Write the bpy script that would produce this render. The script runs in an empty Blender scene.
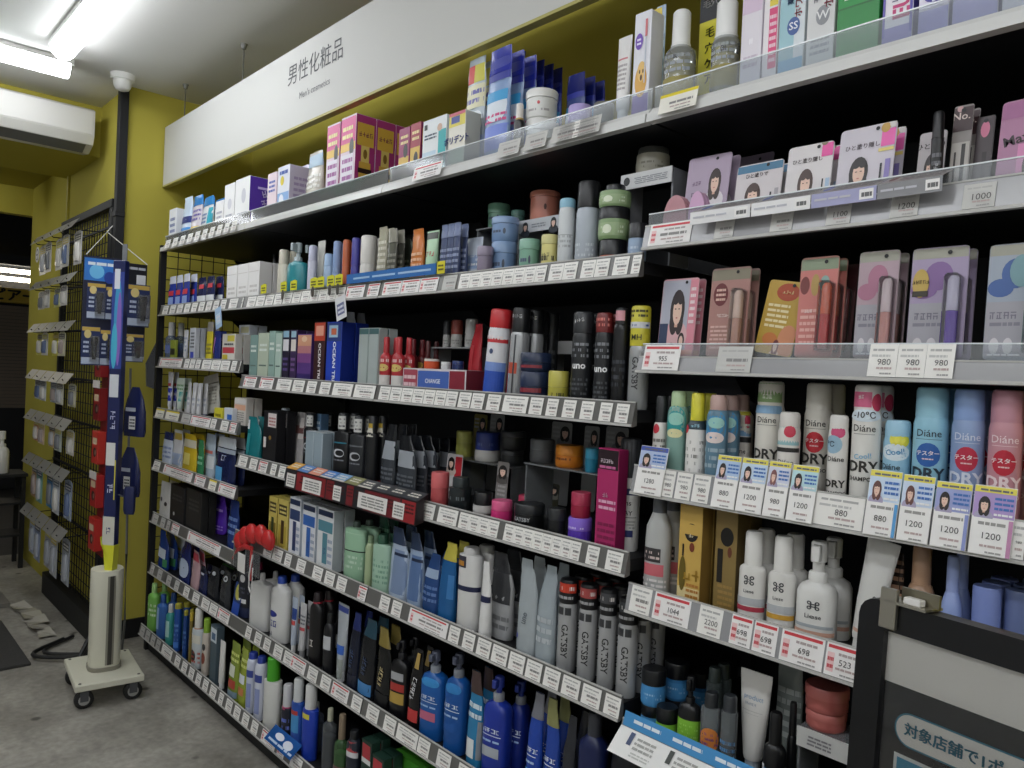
import bpy, bmesh, math, random
from mathutils import Vector, Matrix
random.seed(7)
C = bpy.context.scene.collection
sc = bpy.context.scene

# ------------------------------------------------------------------ camera
F = 769.0; CX, CY = 512.0, 384.0
H, D = 1.34, 1.18                      # eye height; distance from the shelf fronts (plane y = 0)
VP1 = (-190.0, 344.6); ROLL = 0.045
v1 = Vector((VP1[0]-CX, VP1[1]-CY, F))
_t = -(v1.dot(v1))/(v1[0]+ROLL*v1[1])
E1 = v1.normalized()
E2 = Vector((v1[0]+_t, v1[1]+_t*ROLL, F)).normalized()
if E2[2] < 0: E2 = -E2
UP = E1.cross(E2)
if UP[1] > 0: UP = -UP
EYE = Vector((0, -D, H))
cam_d = bpy.data.cameras.new('camera'); cam_d.sensor_width = 36; cam_d.lens = F/1024*36
cam_d.clip_start = 0.02; cam_d.clip_end = 60
cam = bpy.data.objects.new('camera', cam_d); C.objects.link(cam); sc.camera = cam
def cw(i): return Vector((-E1[i], E2[i], UP[i]))
r_, u_, f_ = cw(0), -cw(1), cw(2)
cam.matrix_world = Matrix(((r_.x, u_.x, -f_.x, EYE.x), (r_.y, u_.y, -f_.y, EYE.y), (r_.z, u_.z, -f_.z, EYE.z), (0, 0, 0, 1)))

# ------------------------------------------------------------------ world and exposure
w = bpy.data.worlds.new('world'); sc.world = w; w.use_nodes = True
w.node_tree.nodes['Background'].inputs[0].default_value = (0.62, 0.66, 0.7, 1)
w.node_tree.nodes['Background'].inputs[1].default_value = 0.05
sc.view_settings.view_transform = 'Standard'; sc.view_settings.look = 'None'
sc.view_settings.exposure = 0.68; sc.view_settings.gamma = 1.0
sc.view_settings.use_curve_mapping = False
LAMP = 8.6                            # strength of the tube lamps
sc.cycles.max_bounces = 8; sc.cycles.transparent_max_bounces = 16

# ------------------------------------------------------------------ pixel -> place helpers (real planes of the room)
def x_at(px, Y, Z):
    """world x on the line (y=Y, z=Z) seen at image column px"""
    k = px-CX
    b = (Y+D)*(F*E2[0]-k*E2[2]) + (Z-H)*(F*UP[0]-k*UP[2])
    return b/(F*E1[0]-k*E1[2])
def z_at(py, X, Y):
    k = py-CY
    b = X*(F*E1[1]-k*E1[2]) - (Y+D)*(F*E2[1]-k*E2[2])
    return H + b/(F*UP[1]-k*UP[2])
def ray(px, py):
    r = Vector((px-CX, py-CY, F)); return Vector((-(r.dot(E1)), r.dot(E2), r.dot(UP)))
def onY(px, py, Y): r = ray(px, py); return EYE + r*((Y+D)/r.y)
def onX(px, py, X): r = ray(px, py); return EYE + r*(X/r.x)
def onZ(px, py, Z): r = ray(px, py); return EYE + r*((Z-H)/r.z)
def proj(X, Y, Z):
    q = E1*(-X)+E2*(Y+D)+UP*(Z-H); return (F*q[0]/q[2]+CX, F*q[1]/q[2]+CY)

# ------------------------------------------------------------------ materials
_m = {}
def lin(h):
    h = h.lstrip('#'); o = []
    for i in (0, 2, 4):
        c = int(h[i:i+2], 16)/255; o.append(c/12.92 if c <= .04045 else ((c+.055)/1.055)**2.4)
    return (*o, 1)
def mat(h, rough=.38, metal=0.0, emit=0.0, noise=0.0, scale=40, bump=0.0):
    """h may also be a ready material"""
    if not isinstance(h, str): return h
    k = (h, rough, metal, emit, noise, scale, bump)
    if k in _m: return _m[k]
    m = bpy.data.materials.new('mat_'+h); m.use_nodes = True; nt = m.node_tree; p = nt.nodes['Principled BSDF']
    p.inputs['Base Color'].default_value = lin(h); p.inputs['Roughness'].default_value = rough; p.inputs['Metallic'].default_value = metal
    if emit:
        p.inputs['Emission Color'].default_value = lin(h); p.inputs['Emission Strength'].default_value = emit
    tc = None
    if noise or bump:
        tc = nt.nodes.new('ShaderNodeTexCoord'); nz = nt.nodes.new('ShaderNodeTexNoise'); nz.inputs['Scale'].default_value = scale; nz.inputs['Detail'].default_value = 5
        nt.links.new(tc.outputs['Object'], nz.inputs['Vector'])
    if noise:
        mx = nt.nodes.new('ShaderNodeMix'); mx.data_type = 'RGBA'; c = lin(h)
        mx.inputs['A'].default_value = tuple(x*(1-noise) for x in c[:3])+(1,); mx.inputs['B'].default_value = tuple(min(1, x*(1+noise)) for x in c[:3])+(1,)
        nt.links.new(nz.outputs['Fac'], mx.inputs['Factor']); nt.links.new(mx.outputs['Result'], p.inputs['Base Color'])
    if bump:
        b = nt.nodes.new('ShaderNodeBump'); b.inputs['Strength'].default_value = bump; b.inputs['Distance'].default_value = .004
        nt.links.new(nz.outputs['Fac'], b.inputs['Height']); nt.links.new(b.outputs['Normal'], p.inputs['Normal'])
    _m[k] = m; return m
def clear(tint='ffffff', haze=.05, rough=.06, key='clear'):
    k = (key, tint, haze, rough)
    if k in _m: return _m[k]
    m = bpy.data.materials.new('clear_plastic_'+tint); m.use_nodes = True; nt = m.node_tree; nt.nodes.clear()
    o = nt.nodes.new('ShaderNodeOutputMaterial'); t = nt.nodes.new('ShaderNodeBsdfTransparent'); g = nt.nodes.new('ShaderNodeBsdfGlossy')
    d = nt.nodes.new('ShaderNodeBsdfDiffuse'); fr = nt.nodes.new('ShaderNodeFresnel'); a = nt.nodes.new('ShaderNodeMixShader'); b = nt.nodes.new('ShaderNodeMixShader')
    t.inputs[0].default_value = lin(tint); g.inputs['Roughness'].default_value = rough; fr.inputs[0].default_value = 1.22 if key == 'fence' else 1.45
    d.inputs[0].default_value = lin(tint); a.inputs[0].default_value = haze
    nt.links.new(t.outputs[0], a.inputs[1]); nt.links.new(d.outputs[0], a.inputs[2])
    nt.links.new(fr.outputs[0], b.inputs[0]); nt.links.new(a.outputs[0], b.inputs[1]); nt.links.new(g.outputs[0], b.inputs[2]); nt.links.new(b.outputs[0], o.inputs[0])
    _m[k] = m; return m
def foil(h): return mat(h, .22, .0, 0, .12, 30, .25)
def metal(h, r=.3): return mat(h, r, .9)
CLEAR = clear(); FILM = clear('f4f8ff', .08, .12)

# ------------------------------------------------------------------ mesh builder
class MB:
    def __init__(s): s.v = []; s.f = []; s.mi = []; s.mats = []
    def m(s, c):
        c = mat(c)
        if c not in s.mats: s.mats.append(c)
        return s.mats.index(c)
    def face(s, pts, c):
        n = len(s.v); s.v += [tuple(p) for p in pts]; s.f.append(tuple(range(n, n+len(pts)))); s.mi.append(s.m(c)); return s
    def loft(s, secs, c, N=20, caps=(1, 1)):
        """secs: (z, half width, half depth, exponent[, dx, dy])"""
        i = s.m(c); base = len(s.v)
        for q in secs:
            z, hw, hd, e = q[:4]; dx, dy = (q[4], q[5]) if len(q) > 5 else (0, 0)
            for k in range(N):
                a = 2*math.pi*k/N; ca, sa = math.cos(a), math.sin(a)
                s.v.append((dx+hw*math.copysign(abs(ca)**(2/e), ca), dy+hd*math.copysign(abs(sa)**(2/e), sa), z))
        for j in range(len(secs)-1):
            for k in range(N):
                a = base+j*N+k; b = base+j*N+(k+1) % N
                s.f.append((a, b, b+N, a+N)); s.mi.append(i)
        if caps[0]: s.f.append(tuple(base+k for k in reversed(range(N)))); s.mi.append(i)
        if caps[1]: s.f.append(tuple(base+(len(secs)-1)*N+k for k in range(N))); s.mi.append(i)
        return s
    def box(s, x0, x1, y0, y1, z0, z1, c, bev=0.0):
        i = s.m(c)
        if bev:
            bm = bmesh.new(); bmesh.ops.create_cube(bm, size=1)
            for v in bm.verts: v.co = ((x0+x1)/2+v.co.x*(x1-x0), (y0+y1)/2+v.co.y*(y1-y0), (z0+z1)/2+v.co.z*(z1-z0))
            bmesh.ops.bevel(bm, geom=bm.edges[:], offset=bev, segments=2 if bev > .004 else 1, affect='EDGES')
            n = len(s.v); bm.verts.index_update(); s.v += [tuple(v.co) for v in bm.verts]
            for f in bm.faces: s.f.append(tuple(n+v.index for v in f.verts)); s.mi.append(i)
            bm.free(); return s
        n = len(s.v); s.v += [(x0, y0, z0), (x1, y0, z0), (x1, y1, z0), (x0, y1, z0), (x0, y0, z1), (x1, y0, z1), (x1, y1, z1), (x0, y1, z1)]
        for f in ((3, 2, 1, 0), (4, 5, 6, 7), (0, 1, 5, 4), (1, 2, 6, 5), (2, 3, 7, 6), (3, 0, 4, 7)): s.f.append(tuple(n+k for k in f)); s.mi.append(i)
        return s
    def tube(s, pts, r, c, N=8, caps=True):
        i = s.m(c); pts = [Vector(p) for p in pts]; base = len(s.v)
        for j, p in enumerate(pts):
            t = (pts[min(j+1, len(pts)-1)]-pts[max(j-1, 0)]).normalized()
            a = t.cross(Vector((0, 0, 1)))
            if a.length < .05: a = t.cross(Vector((1, 0, 0)))
            a.normalize(); b = t.cross(a); rr = r[j] if isinstance(r, (list, tuple)) else r
            for k in range(N):
                q = p+(a*math.cos(2*math.pi*k/N)+b*math.sin(2*math.pi*k/N))*rr; s.v.append(tuple(q))
        for j in range(len(pts)-1):
            for k in range(N):
                a = base+j*N+k; b = base+j*N+(k+1) % N; s.f.append((a, b, b+N, a+N)); s.mi.append(i)
        if caps:
            s.f.append(tuple(base+k for k in reversed(range(N)))); s.mi.append(i)
            s.f.append(tuple(base+(len(pts)-1)*N+k for k in range(N))); s.mi.append(i)
        return s
    def poly_prism(s, pts, y0, y1, c):
        """outline in x,z extruded along y"""
        n = len(pts); b = len(s.v); i = s.m(c)
        s.v += [(x, y0, z) for x, z in pts]+[(x, y1, z) for x, z in pts]
        s.f.append(tuple(b+k for k in range(n))); s.mi.append(i)
        s.f.append(tuple(b+n+k for k in reversed(range(n)))); s.mi.append(i)
        for k in range(n):
            j = (k+1) % n; s.f.append((b+k, b+n+k, b+n+j, b+j)); s.mi.append(i)
        return s
    def wrinkle(s, amp, seed=0):
        rnd = random.Random(seed)
        s.v = [(x+rnd.uniform(-amp, amp), y+rnd.uniform(-amp, amp)*.8, z) for x, y, z in s.v]; return s
    def mesh(s, name, smooth=True):
        me = bpy.data.meshes.new(name); me.from_pydata(s.v, [], s.f)
        for c in s.mats: me.materials.append(c)
        me.polygons.foreach_set('material_index', s.mi)
        me.polygons.foreach_set('use_smooth', [smooth]*len(s.f))
        if smooth: me.set_sharp_from_angle(angle=math.radians(42))
        me.update(); return me
    def build(s, name, parent=None, smooth=True):
        o = bpy.data.objects.new(name, s.mesh(name, smooth)); C.objects.link(o); o.parent = parent; return o
def thing(name, label, cat, loc=(0, 0, 0), rz=0, group=None):
    o = bpy.data.objects.new(name, None); C.objects.link(o); o.empty_display_size = .02
    o.location = loc; o.rotation_euler = (0, 0, rz); o['label'] = label; o['category'] = cat
    if group: o['group'] = group
    return o
def tag(o, label, cat, group=None):
    o['label'] = label; o['category'] = cat
    if group: o['group'] = group
    return o
def struct(o): o['kind'] = 'structure'; return o
def children(o): return [c for c in C.objects if c.parent is o]
def copy_tree(o, kids, parent=None):
    c = o.copy(); C.objects.link(c); c.parent = parent
    for ch, sub in kids: copy_tree(ch, sub, c)
    return c

# ------------------------------------------------------------------ lettering
_txt = {}
def text_polys(s, bold=.012):
    k = (s, bold)
    if k not in _txt:
        cjk = any(ord(ch) > 0x2e80 for ch in s)
        c = bpy.data.curves.new('lettering', 'FONT'); c.body = s; c.size = 1; c.resolution_u = 2; c.offset = 0 if cjk else bold; c.align_x = 'CENTER'; c.align_y = 'CENTER'
        o = bpy.data.objects.new('lettering', c); me = o.to_mesh()
        vs = [tuple(v.co)[:2] for v in me.vertices]; fs = [tuple(p.vertices) for p in me.polygons]
        if cjk and bold > .01:
            n0 = len(vs); base = list(vs); bf = list(fs)
            for j, (ox, oy) in enumerate(((bold*1.6, 0), (-bold*1.6, 0), (0, bold), (0, -bold))):
                vs += [(x+ox, y+oy) for x, y in base]; fs += [tuple(q+n0*(j+1) for q in f) for f in bf]
        _txt[k] = (vs, fs)
        o.to_mesh_clear(); bpy.data.objects.remove(o); bpy.data.curves.remove(c)
    return _txt[k]
def text_obj(s, size, c, name='lettering', parent=None, sx=1.0, bold=.012):
    """flat lettering in the local x,z plane facing -y"""
    vs, fs = text_polys(s, bold); b = MB(); i = b.m(c)
    b.v = [(x*size*sx, 0, y*size) for x, y in vs]; b.f = list(fs); b.mi = [i]*len(fs)
    return b.build(name, parent, False)

def scribble(n, seed):
    """n letter-like marks too small to read in the photograph"""
    rnd = random.Random(seed); vs = []; fs = []
    def bar(x0, y0, x1, y1): k = len(vs); vs.extend([(x0, y0), (x1, y0), (x1, y1), (x0, y1)]); fs.append((k, k+1, k+2, k+3))
    for j in range(n):
        x = (j-(n-1)/2)*.62; t = .11
        for _ in range(2): q = rnd.choice((-.2, 0, .12)); bar(x+q, -.33, x+q+t, rnd.choice((.1, .36)))
        for _ in range(2): q = rnd.choice((-.33, -.04, .26)); bar(x-.24, q, x+.24, q+t)
    return vs, fs
# printing on a surface: S(u, v, eps) -> point; u in -1..1 across, v in 0..1 up
def add_print(b, S, prints, wid, hei, e0=.0004):
    for n, p in enumerate(prints):
        eps = e0+.00018*n; k = p[0]
        if k == 'r':
            _, u0, q0, u1, q1, c = p; i = b.m(c)
            nu = max(1, int(abs(u1-u0)*7)); nv = max(1, int(abs(q1-q0)*6)); base = len(b.v)
            for j in range(nv+1):
                for a in range(nu+1): b.v.append(S(u0+(u1-u0)*a/nu, q0+(q1-q0)*j/nv, eps))
            for j in range(nv):
                for a in range(nu):
                    z = base+j*(nu+1)+a; b.f.append((z, z+1, z+nu+2, z+nu+1)); b.mi.append(i)
        elif k == 'd':
            _, u, q, ru, rv, c = p; i = b.m(c); base = len(b.v); N = 18
            b.v.append(S(u, q, eps))
            for rr in (.55, 1):
                for a in range(N): b.v.append(S(u+ru*rr*math.cos(2*math.pi*a/N), q+rv*rr*math.sin(2*math.pi*a/N), eps))
            for a in range(N):
                z = (a+1) % N
                b.f.append((base, base+1+a, base+1+z)); b.mi.append(i)
                b.f.append((base+1+a, base+1+N+a, base+1+N+z, base+1+z)); b.mi.append(i)
        elif k == 't':
            _, u, q, size, s, c = p[:6]; rot = p[6] if len(p) > 6 else 0; bold = p[7] if len(p) > 7 else .012
            if s[0] == '~': vs, fs = scribble(int(s[1:]), int(abs(u+q)*100))
            else: vs, fs = text_polys(s, bold)
            i = b.m(c); base = len(b.v); cr, sr = math.cos(math.radians(rot)), math.sin(math.radians(rot))
            for x, y in vs:
                X = (x*cr-y*sr)*size; Y = (x*sr+y*cr)*size; b.v.append(S(u+X/(wid/2), q+Y/hei, eps+.0002))
            for f in fs: b.f.append(tuple(base+z for z in f)); b.mi.append(i)
        elif k == 'l':          # rows of small print
            _, u0, q0, u1, q1, nl, c = p; rnd = random.Random(int((u0+q0)*1000)+nl); i = b.m(c); st = (q1-q0)/nl
            for a in range(nl):
                q = q0+st*(a+.2); u = u0+(u1-u0)*rnd.uniform(0, .06)
                while u < u1-.02:
                    e = min(u1, u+(u1-u0)*rnd.uniform(.12, .4)); base = len(b.v)
                    b.v += [S(u, q, eps), S(e, q, eps), S(e, q+st*.5, eps), S(u, q+st*.5, eps)]
                    b.f.append((base, base+1, base+2, base+3)); b.mi.append(i); u = e+(u1-u0)*.035
        elif k == 'p':          # printed portrait: hair, neck and shoulders, face, fringe, features
            _, u, q, ru, rv, hair, top = p
            add_print(b, S, [('d', u, q-rv*1.45, ru*1.55, rv*.8, top), ('d', u, q-rv*.1, ru*.95, rv*1.05, hair), ('d', u-ru*.35, q-rv*.7, ru*.55, rv*.7, hair), ('d', u+ru*.4, q-rv*.7, ru*.5, rv*.7, hair), ('r', u-ru*.2, q-rv*1.0, u+ru*.2, q-rv*.4, 'd6a892'), ('d', u+ru*.04, q-rv*.14, ru*.58, rv*.74, 'ecc9b6'),
                ('d', u-ru*.28, q+rv*.46, ru*.42, rv*.3, hair), ('d', u+ru*.36, q+rv*.44, ru*.36, rv*.28, hair), ('d', u-ru*.2, q-rv*.06, ru*.12, rv*.035, '7a5a50'), ('d', u+ru*.28, q-rv*.06, ru*.12, rv*.035, '7a5a50'), ('d', u+ru*.05, q-rv*.52, ru*.14, rv*.045, 'cc8580')], wid, hei, eps)

# ------------------------------------------------------------------ product kinds
def smap(prof, d_off=0):
    """surface map for a lofted body: prof = list of (z, hw, hd, e) in metres; v is z / total height"""
    def mk(hei):
        def S(u, v, eps):
            z = v*hei
            a, b_ = prof[0], prof[-1]
            for i in range(len(prof)-1):
                if prof[i][0] <= z <= prof[i+1][0]: a, b_ = prof[i], prof[i+1]; break
            t = 0 if b_[0] == a[0] else min(1, max(0, (z-a[0])/(b_[0]-a[0])))
            hw = a[1]+(b_[1]-a[1])*t+eps; hd = a[2]+(b_[2]-a[2])*t+eps; e = a[3]+(b_[3]-a[3])*t
            g = u*math.pi/2; sn, cs = math.sin(g), math.cos(g)
            ox = a[4]+(b_[4]-a[4])*t if len(a) > 4 else 0
            return (ox+hw*math.copysign(abs(sn)**(2/e), sn), -hd*abs(cs)**(2/e) if cs > 0 else hd*abs(cs)**(2/e), z)
        return S
    return mk
def printed(t, prof, h, w, prints, name='printed_label'):
    if not prints: return
    b = MB(); add_print(b, smap(prof)(h), prints, w*1.57, h); b.build(name, t, False)
def flat_print(t, w, d, h, prints, name='printed_front', zb=0):
    if not prints: return
    b = MB(); add_print(b, lambda u, v, e: (u*w/2, -d/2-e, zb+v*h), prints, w, h); b.build(name, t, False)
def side_print(t, w, d, h, prints):
    if not prints: return
    b = MB(); add_print(b, lambda u, v, e: (w/2+e, u*d/2, v*h), prints, d, h); b.build('printed_side', t, False)

def k_can(t, w, d, h, body='dddddd', cap='222222', capf=.22, prints=(), capw=.93, shiny=False, dome=.0, capprints=(), N=24):
    r = w/2; z1 = h*(1-capf); mb = mat(body, .25, .3) if shiny else mat(body, .32)
    prof = [(0, r*.93, r*.93, 2), (.004, r, r, 2), (z1-.012, r, r, 2), (z1-.003, r*.92, r*.92, 2), (z1, r*.88, r*.88, 2)]
    MB().loft(prof, mb, N).build('can_body', t)
    c = r*capw; cp = [(z1-.002, c*.99, c*.99, 2), (z1+.002, c, c, 2), (h-.006-dome, c*.985, c*.985, 2), (h-.0015-dome*.3, c*.9 if not dome else c*.7, c*.9 if not dome else c*.7, 2), (h, c*.72 if not dome else c*.3, c*.72 if not dome else c*.3, 2)]
    MB().loft(cp, mat(cap, .35), N).build('cap', t)
    printed(t, prof, h, w, prints)
    if capprints: printed(t, cp, h, w, capprints, 'printed_cap')
def k_bottle(t, w, d, h, body='eeeeee', cap='ffffff', capf=.22, capw=.45, e=2.4, sh=.12, prints=(), clr=False, liquid=None, capprints=(), collar=None, N=20):
    z1 = h*(1-capf); cr = min(w, d)/2*capw*1.0 if capw <= 1 else w/2; cr = max(cr, .006); zs = z1-h*sh
    prof = [(0, w/2*.94, d/2*.94, e), (.004, w/2, d/2, e), (zs, w/2, d/2, e), (zs+h*sh*.5, w/2*.86+cr*.14, d/2*.86+cr*.14, e), (z1-h*sh*.1, cr*1.12, cr*1.12, 2), (z1, cr*.95, cr*.95, 2)]
    MB().loft(prof, clear(body, .22, .05, 'bottle') if clr else mat(body, .3), N).build('bottle_body', t)
    if liquid:
        q = [(.003, w/2*.88, d/2*.88, e), (zs*.86, w/2*.9, d/2*.9, e)]
        MB().loft(q, mat(liquid, .3), N).build('liquid', t)
    cp = [(z1-.001, cr, cr, 2), (h-.004, cr*.97, cr*.97, 2), (h, cr*.8, cr*.8, 2)]
    MB().loft(cp, mat(cap, .35), 16).build('cap', t)
    if collar: MB().loft([(z1-.006, cr*1.08, cr*1.08, 2), (z1+.003, cr*1.08, cr*1.08, 2)], mat(collar), 16).build('collar', t)
    printed(t, prof, h, w, prints); 
    if capprints: printed(t, cp, h, cr*2, capprints, 'printed_cap')
def k_pump(t, w, d, h, body='eeeeee', cap='ffffff', bodyf=.68, e=2.6, prints=(), clr=False, liquid=None, foam=False, nose=-1, collar=None, N=20):
    z1 = h*bodyf; cr = min(w, d)/2*(.62 if foam else .56); sh = h*.1
    prof = [(0, w/2*.95, d/2*.95, e), (.004, w/2, d/2, e), (z1-sh, w/2*.98, d/2*.98, e), (z1-sh*.4, w/2*.84, d/2*.84, e), (z1, cr*1.05, cr*1.05, 2)]
    MB().loft(prof, clear(body, .25, .05, 'bottle') if clr else mat(body, .28), N).build('bottle_body', t)
    if liquid: MB().loft([(.003, w/2*.9, d/2*.9, e), (z1*.45, w/2*.92, d/2*.92, e)], mat(liquid), N).build('liquid', t)
    zc = z1+h*(.1 if foam else .08)
    MB().loft([(z1-.002, cr, cr, 2), (zc-.003, cr, cr, 2), (zc, cr*.86, cr*.86, 2)], mat(collar or cap), 18).build('collar', t)
    hb = MB(); sr = cr*(.62 if foam else .5); zh = zc+(h-zc)*.35; hb.loft([(zc-.001, sr, sr, 2), (zh-.002, sr, sr, 2), (zh, cr*.86, cr*.86, 2), (h-.003, cr*.86, cr*.86, 2), (h, cr*.7, cr*.7, 2)], mat(cap), 16)
    n = max(cr*1.5, w*.3); hb.box(-cr*.45, cr*.45, min(0, nose*n*1.1), max(0, nose*n*1.1), zh+.001, h-.004, mat(cap), .0015); hb.build('pump_head', t)
    printed(t, prof, h, w, prints)
def k_tube(t, w, d, h, body='eeeeee', cap='ffffff', capf=.14, prints=(), capw=.8, N=20, shiny=False):
    z1 = h*capf; cr = d/2*capw
    MB().loft([(0, cr*.97, cr*.97, 2), (.002, cr, cr, 2), (z1-.001, cr, cr, 2)], mat(cap), 18).build('cap', t)
    prof = [(z1-.001, d/2*.95, d/2*.95, 2), (z1+.004, d/2*1.03, d/2, 2), (h*.45, (d/2+w/2)*.5, d/2*.85, 2.1), (h*.8, w/2*.94, d/2*.42, 2.2), (h*.95, w/2, .0022, 2.4), (h, w/2, .0016, 2.4)]
    MB().loft(prof, metal(body) if shiny else mat(body, .32), N).build('tube_body', t)
    printed(t, prof, h, w, prints)
def k_pouch(t, w, d, h, body='3355aa', prints=(), spout=None, top=None, film=False, seed=1, cut=.62, N=22):
    """stand-up pouch: gusset foot, bulging belly, crimped top; cut < 1 gives the slanted refill shoulder"""
    rnd = random.Random(seed); sd = .5*(1-cut)*w*(1 if seed % 2 else -1); prof = []
    for q, fw, fd, cu in ((0, .9, .95, 0), (.008/h, .97, 1.0, 0), (.12, 1.0, .98, 0), (.24, 1.0, .93, 0), (.36, .995, .86, 0), (.48, .985, .74, 0), (.58, .98, .6, 0), (.68, .97, .44, .12), (.77, .96, .3, .38), (.85, .95, .17, .66), (.93, .93, .07, .9), (1.0, .9, .03, 1)):
        hw = w/2*fw*(1-(1-cut)*cu); hd = max(.0013, d/2*fd*rnd.uniform(.88, 1.0)); prof.append((q*h, hw, hd, 2.6-.5*q, sd*cu*.95, rnd.uniform(-.0012, .0012)*q))
    MB().loft(prof, FILM if film else foil(body), N).wrinkle(min(.0015, w*.022), seed).build('pouch_body', t)
    if top:
        tp = [(z, hw*1.012+.0012, hd+.0022, e, dx, dy) for z, hw, hd, e, dx, dy in prof if z > h*.74]; MB().loft(tp, foil(top), N).build('pouch_top', t)
    if spout: MB().tube([(w*.25, 0, h*.9), (w*.32, 0, h*.985)], .006, mat(spout), 10).build('spout', t)
    printed(t, [(z, hw, hd+.0012, e, dx, dy) for z, hw, hd, e, dx, dy in prof], h, w, prints)
def k_box(t, w, d, h, body='ffffff', prints=(), side=None, sprints=(), top=None, hang=None, window=None):
    MB().box(-w/2, w/2, -d/2, d/2, 0, h, mat(body, .42), .0008).build('carton_body', t)
    b = MB()                        # tuck flap seam and lid edge
    b.box(-w/2+.001, w/2-.001, -d/2-.0002, -d/2+.0008, h-.0012, h+.0004, mat(body, .5)); b.build('tuck_flap', t)
    sp = list(sprints)
    if side: sp = [('r', -.99, .005, .99, .995, side)]+sp
    if top: flat = MB().face([(-w/2+.001, -d/2+.001, h+.0006), (w/2-.001, -d/2+.001, h+.0006), (w/2-.001, d/2-.001, h+.0006), (-w/2+.001, d/2-.001, h+.0006)], top).build('printed_top', t, False)
    if hang: MB().poly_prism([(-w*.42, h-.002), (w*.42, h-.002), (w*.36, h+hang), (-w*.36, h+hang)], d/2-.003, d/2-.0015, 'e0c95c').build('hang_tab', t)
    flat_print(t, w, d, h, prints); side_print(t, w, d, h, sp)
def k_card(t, w, d, h, body='dddddd', prints=(), blister=None, bh=(.06, .74), lean=8, hole=True, item=None, film=None, thick=.0012, bub=(.2, .78)):
    """backing card with a hang hole; blister = colour of the thing inside a clear bubble"""
    R = min(.006, w*.12); pts = []
    for cx, cz, a0 in ((w/2-R, R, -90), (w/2-R, h-R, 0), (-w/2+R, h-R, 90), (-w/2+R, R, 180)):
        for k in range(4):
            a = math.radians(a0+30*k); pts.append((cx+R*math.cos(a), cz+R*math.sin(a)))
    th = math.radians(lean); 
    parts = [MB().poly_prism(pts, -thick/2, thick/2, mat(body, .35)).build('backing_card', t, False)]
    pr = list(prints)
    if hole: pr.append(('d', .35 if w > .03 else 0, .945, .0032/(w/2), .0032/h, '0a0b0d'))
    if pr:
        b = MB(); add_print(b, lambda u, v, e: (max(-.985, min(.985, u))*w/2, -thick/2-e, max(.008, min(.992, v))*h), pr, w, h); parts.append(b.build('printed_front', t, False))
    if blister:
        u0, u1 = bub; x0, x1 = u0*w/2, u1*w/2; z0, z1 = bh[0]*h, bh[1]*h; cx = (x0+x1)/2; hw = (x1-x0)/2
        r = min(hw*.8, d*.45); c1, c2 = blister if isinstance(blister, tuple) else (blister, blister)
        zm = z0+(z1-z0)*.52; b = MB()
        b.loft([(z0+.003, r*.96, r*.96, 2, cx, -thick-r), (zm, r*.96, r*.96, 2, cx, -thick-r)], mat(c1, .25), 14)
        parts.append(b.build('cosmetic_stick', t)); b = MB()
        b.loft([(zm+.0005, r, r, 2, cx, -thick-r), (z1-.009, r*.97, r*.97, 2, cx, -thick-r), (z1-.003, r*.6, r*.6, 2, cx, -thick-r)], mat(c2, .2), 14)
        parts.append(b.build('stick_cap', t)); b = MB()
        dd = r*2.3
        b.poly_prism([(cx-hw, z0), (cx+hw, z0), (cx+hw, z1-.004), (cx+hw-.004, z1), (cx-hw+.004, z1), (cx-hw, z1-.004)], -thick-dd, -thick, CLEAR)
        parts.append(b.build('clear_blister', t, False))
    if film:
        b = MB(); b.poly_prism([(-w/2-.002, -.0), (w/2+.002, 0), (w/2+.002, h+.002), (-w/2-.002, h+.002)], -d*.9, -d*.9+.0006, FILM); parts.append(b.build('clear_wrap', t, False))
    M = Matrix.Rotation(-th, 4, 'X')
    for p in parts: p.matrix_local = M
def k_jar(t, w, d, h, body='888888', lid='222222', lidf=.4, prints=(), lidw=1.0, e=2.0, logo=None, N=24, neck=True):
    r = w/2; z1 = h*(1-lidf); hd = d/2
    prof = [(0, r*.9, hd*.9, e), (.003, r*.98, hd*.98, e), (z1*.5, r, hd, e), (z1, r*.98, hd*.98, e)]
    MB().loft(prof, mat(body, .3), N).build('jar_body', t)
    lp = [(z1+.0005, r*lidw, hd*lidw, e), (h-.003, r*lidw, hd*lidw, e), (h, r*lidw*.94, hd*lidw*.94, e)]
    MB().loft(lp, mat(lid, .32), N).build('lid', t)
    printed(t, prof+lp, h, w, prints)
def k_clamshell(t, w, d, h, body='d9a6c4', prints=()):
    b = MB(); pts = [(-w/2, 0), (w/2, 0)]+[(w/2*math.cos(a), h*.35+h*.65*math.sin(a)) for a in [math.pi*k/12 for k in range(13)]]
    b.poly_prism(pts, -d/2, -.001, mat(body, .3)); b.build('case_front', t, False)
    b = MB(); b.poly_prism([(x*1.0, z) for x, z in pts], .001, d/2, mat(body, .3)); b.build('case_back', t, False)
    flat_print(t, w, d, h, prints)
KINDS = {'can': (k_can, 'aerosol_can', 'can', 1), 'bottle': (k_bottle, 'bottle', 'bottle', 0), 'pump': (k_pump, 'pump_bottle', 'bottle', 0), 'tube': (k_tube, 'squeeze_tube', 'tube', 0), 'pouch': (k_pouch, 'refill_pouch', 'pouch', 0), 'box': (k_box, 'carton', 'box', 0), 'card': (k_card, 'blister_pack', 'pack', 0), 'jar': (k_jar, 'jar', 'jar', 1), 'shell': (k_clamshell, 'compact_case', 'case', 0)}

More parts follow.
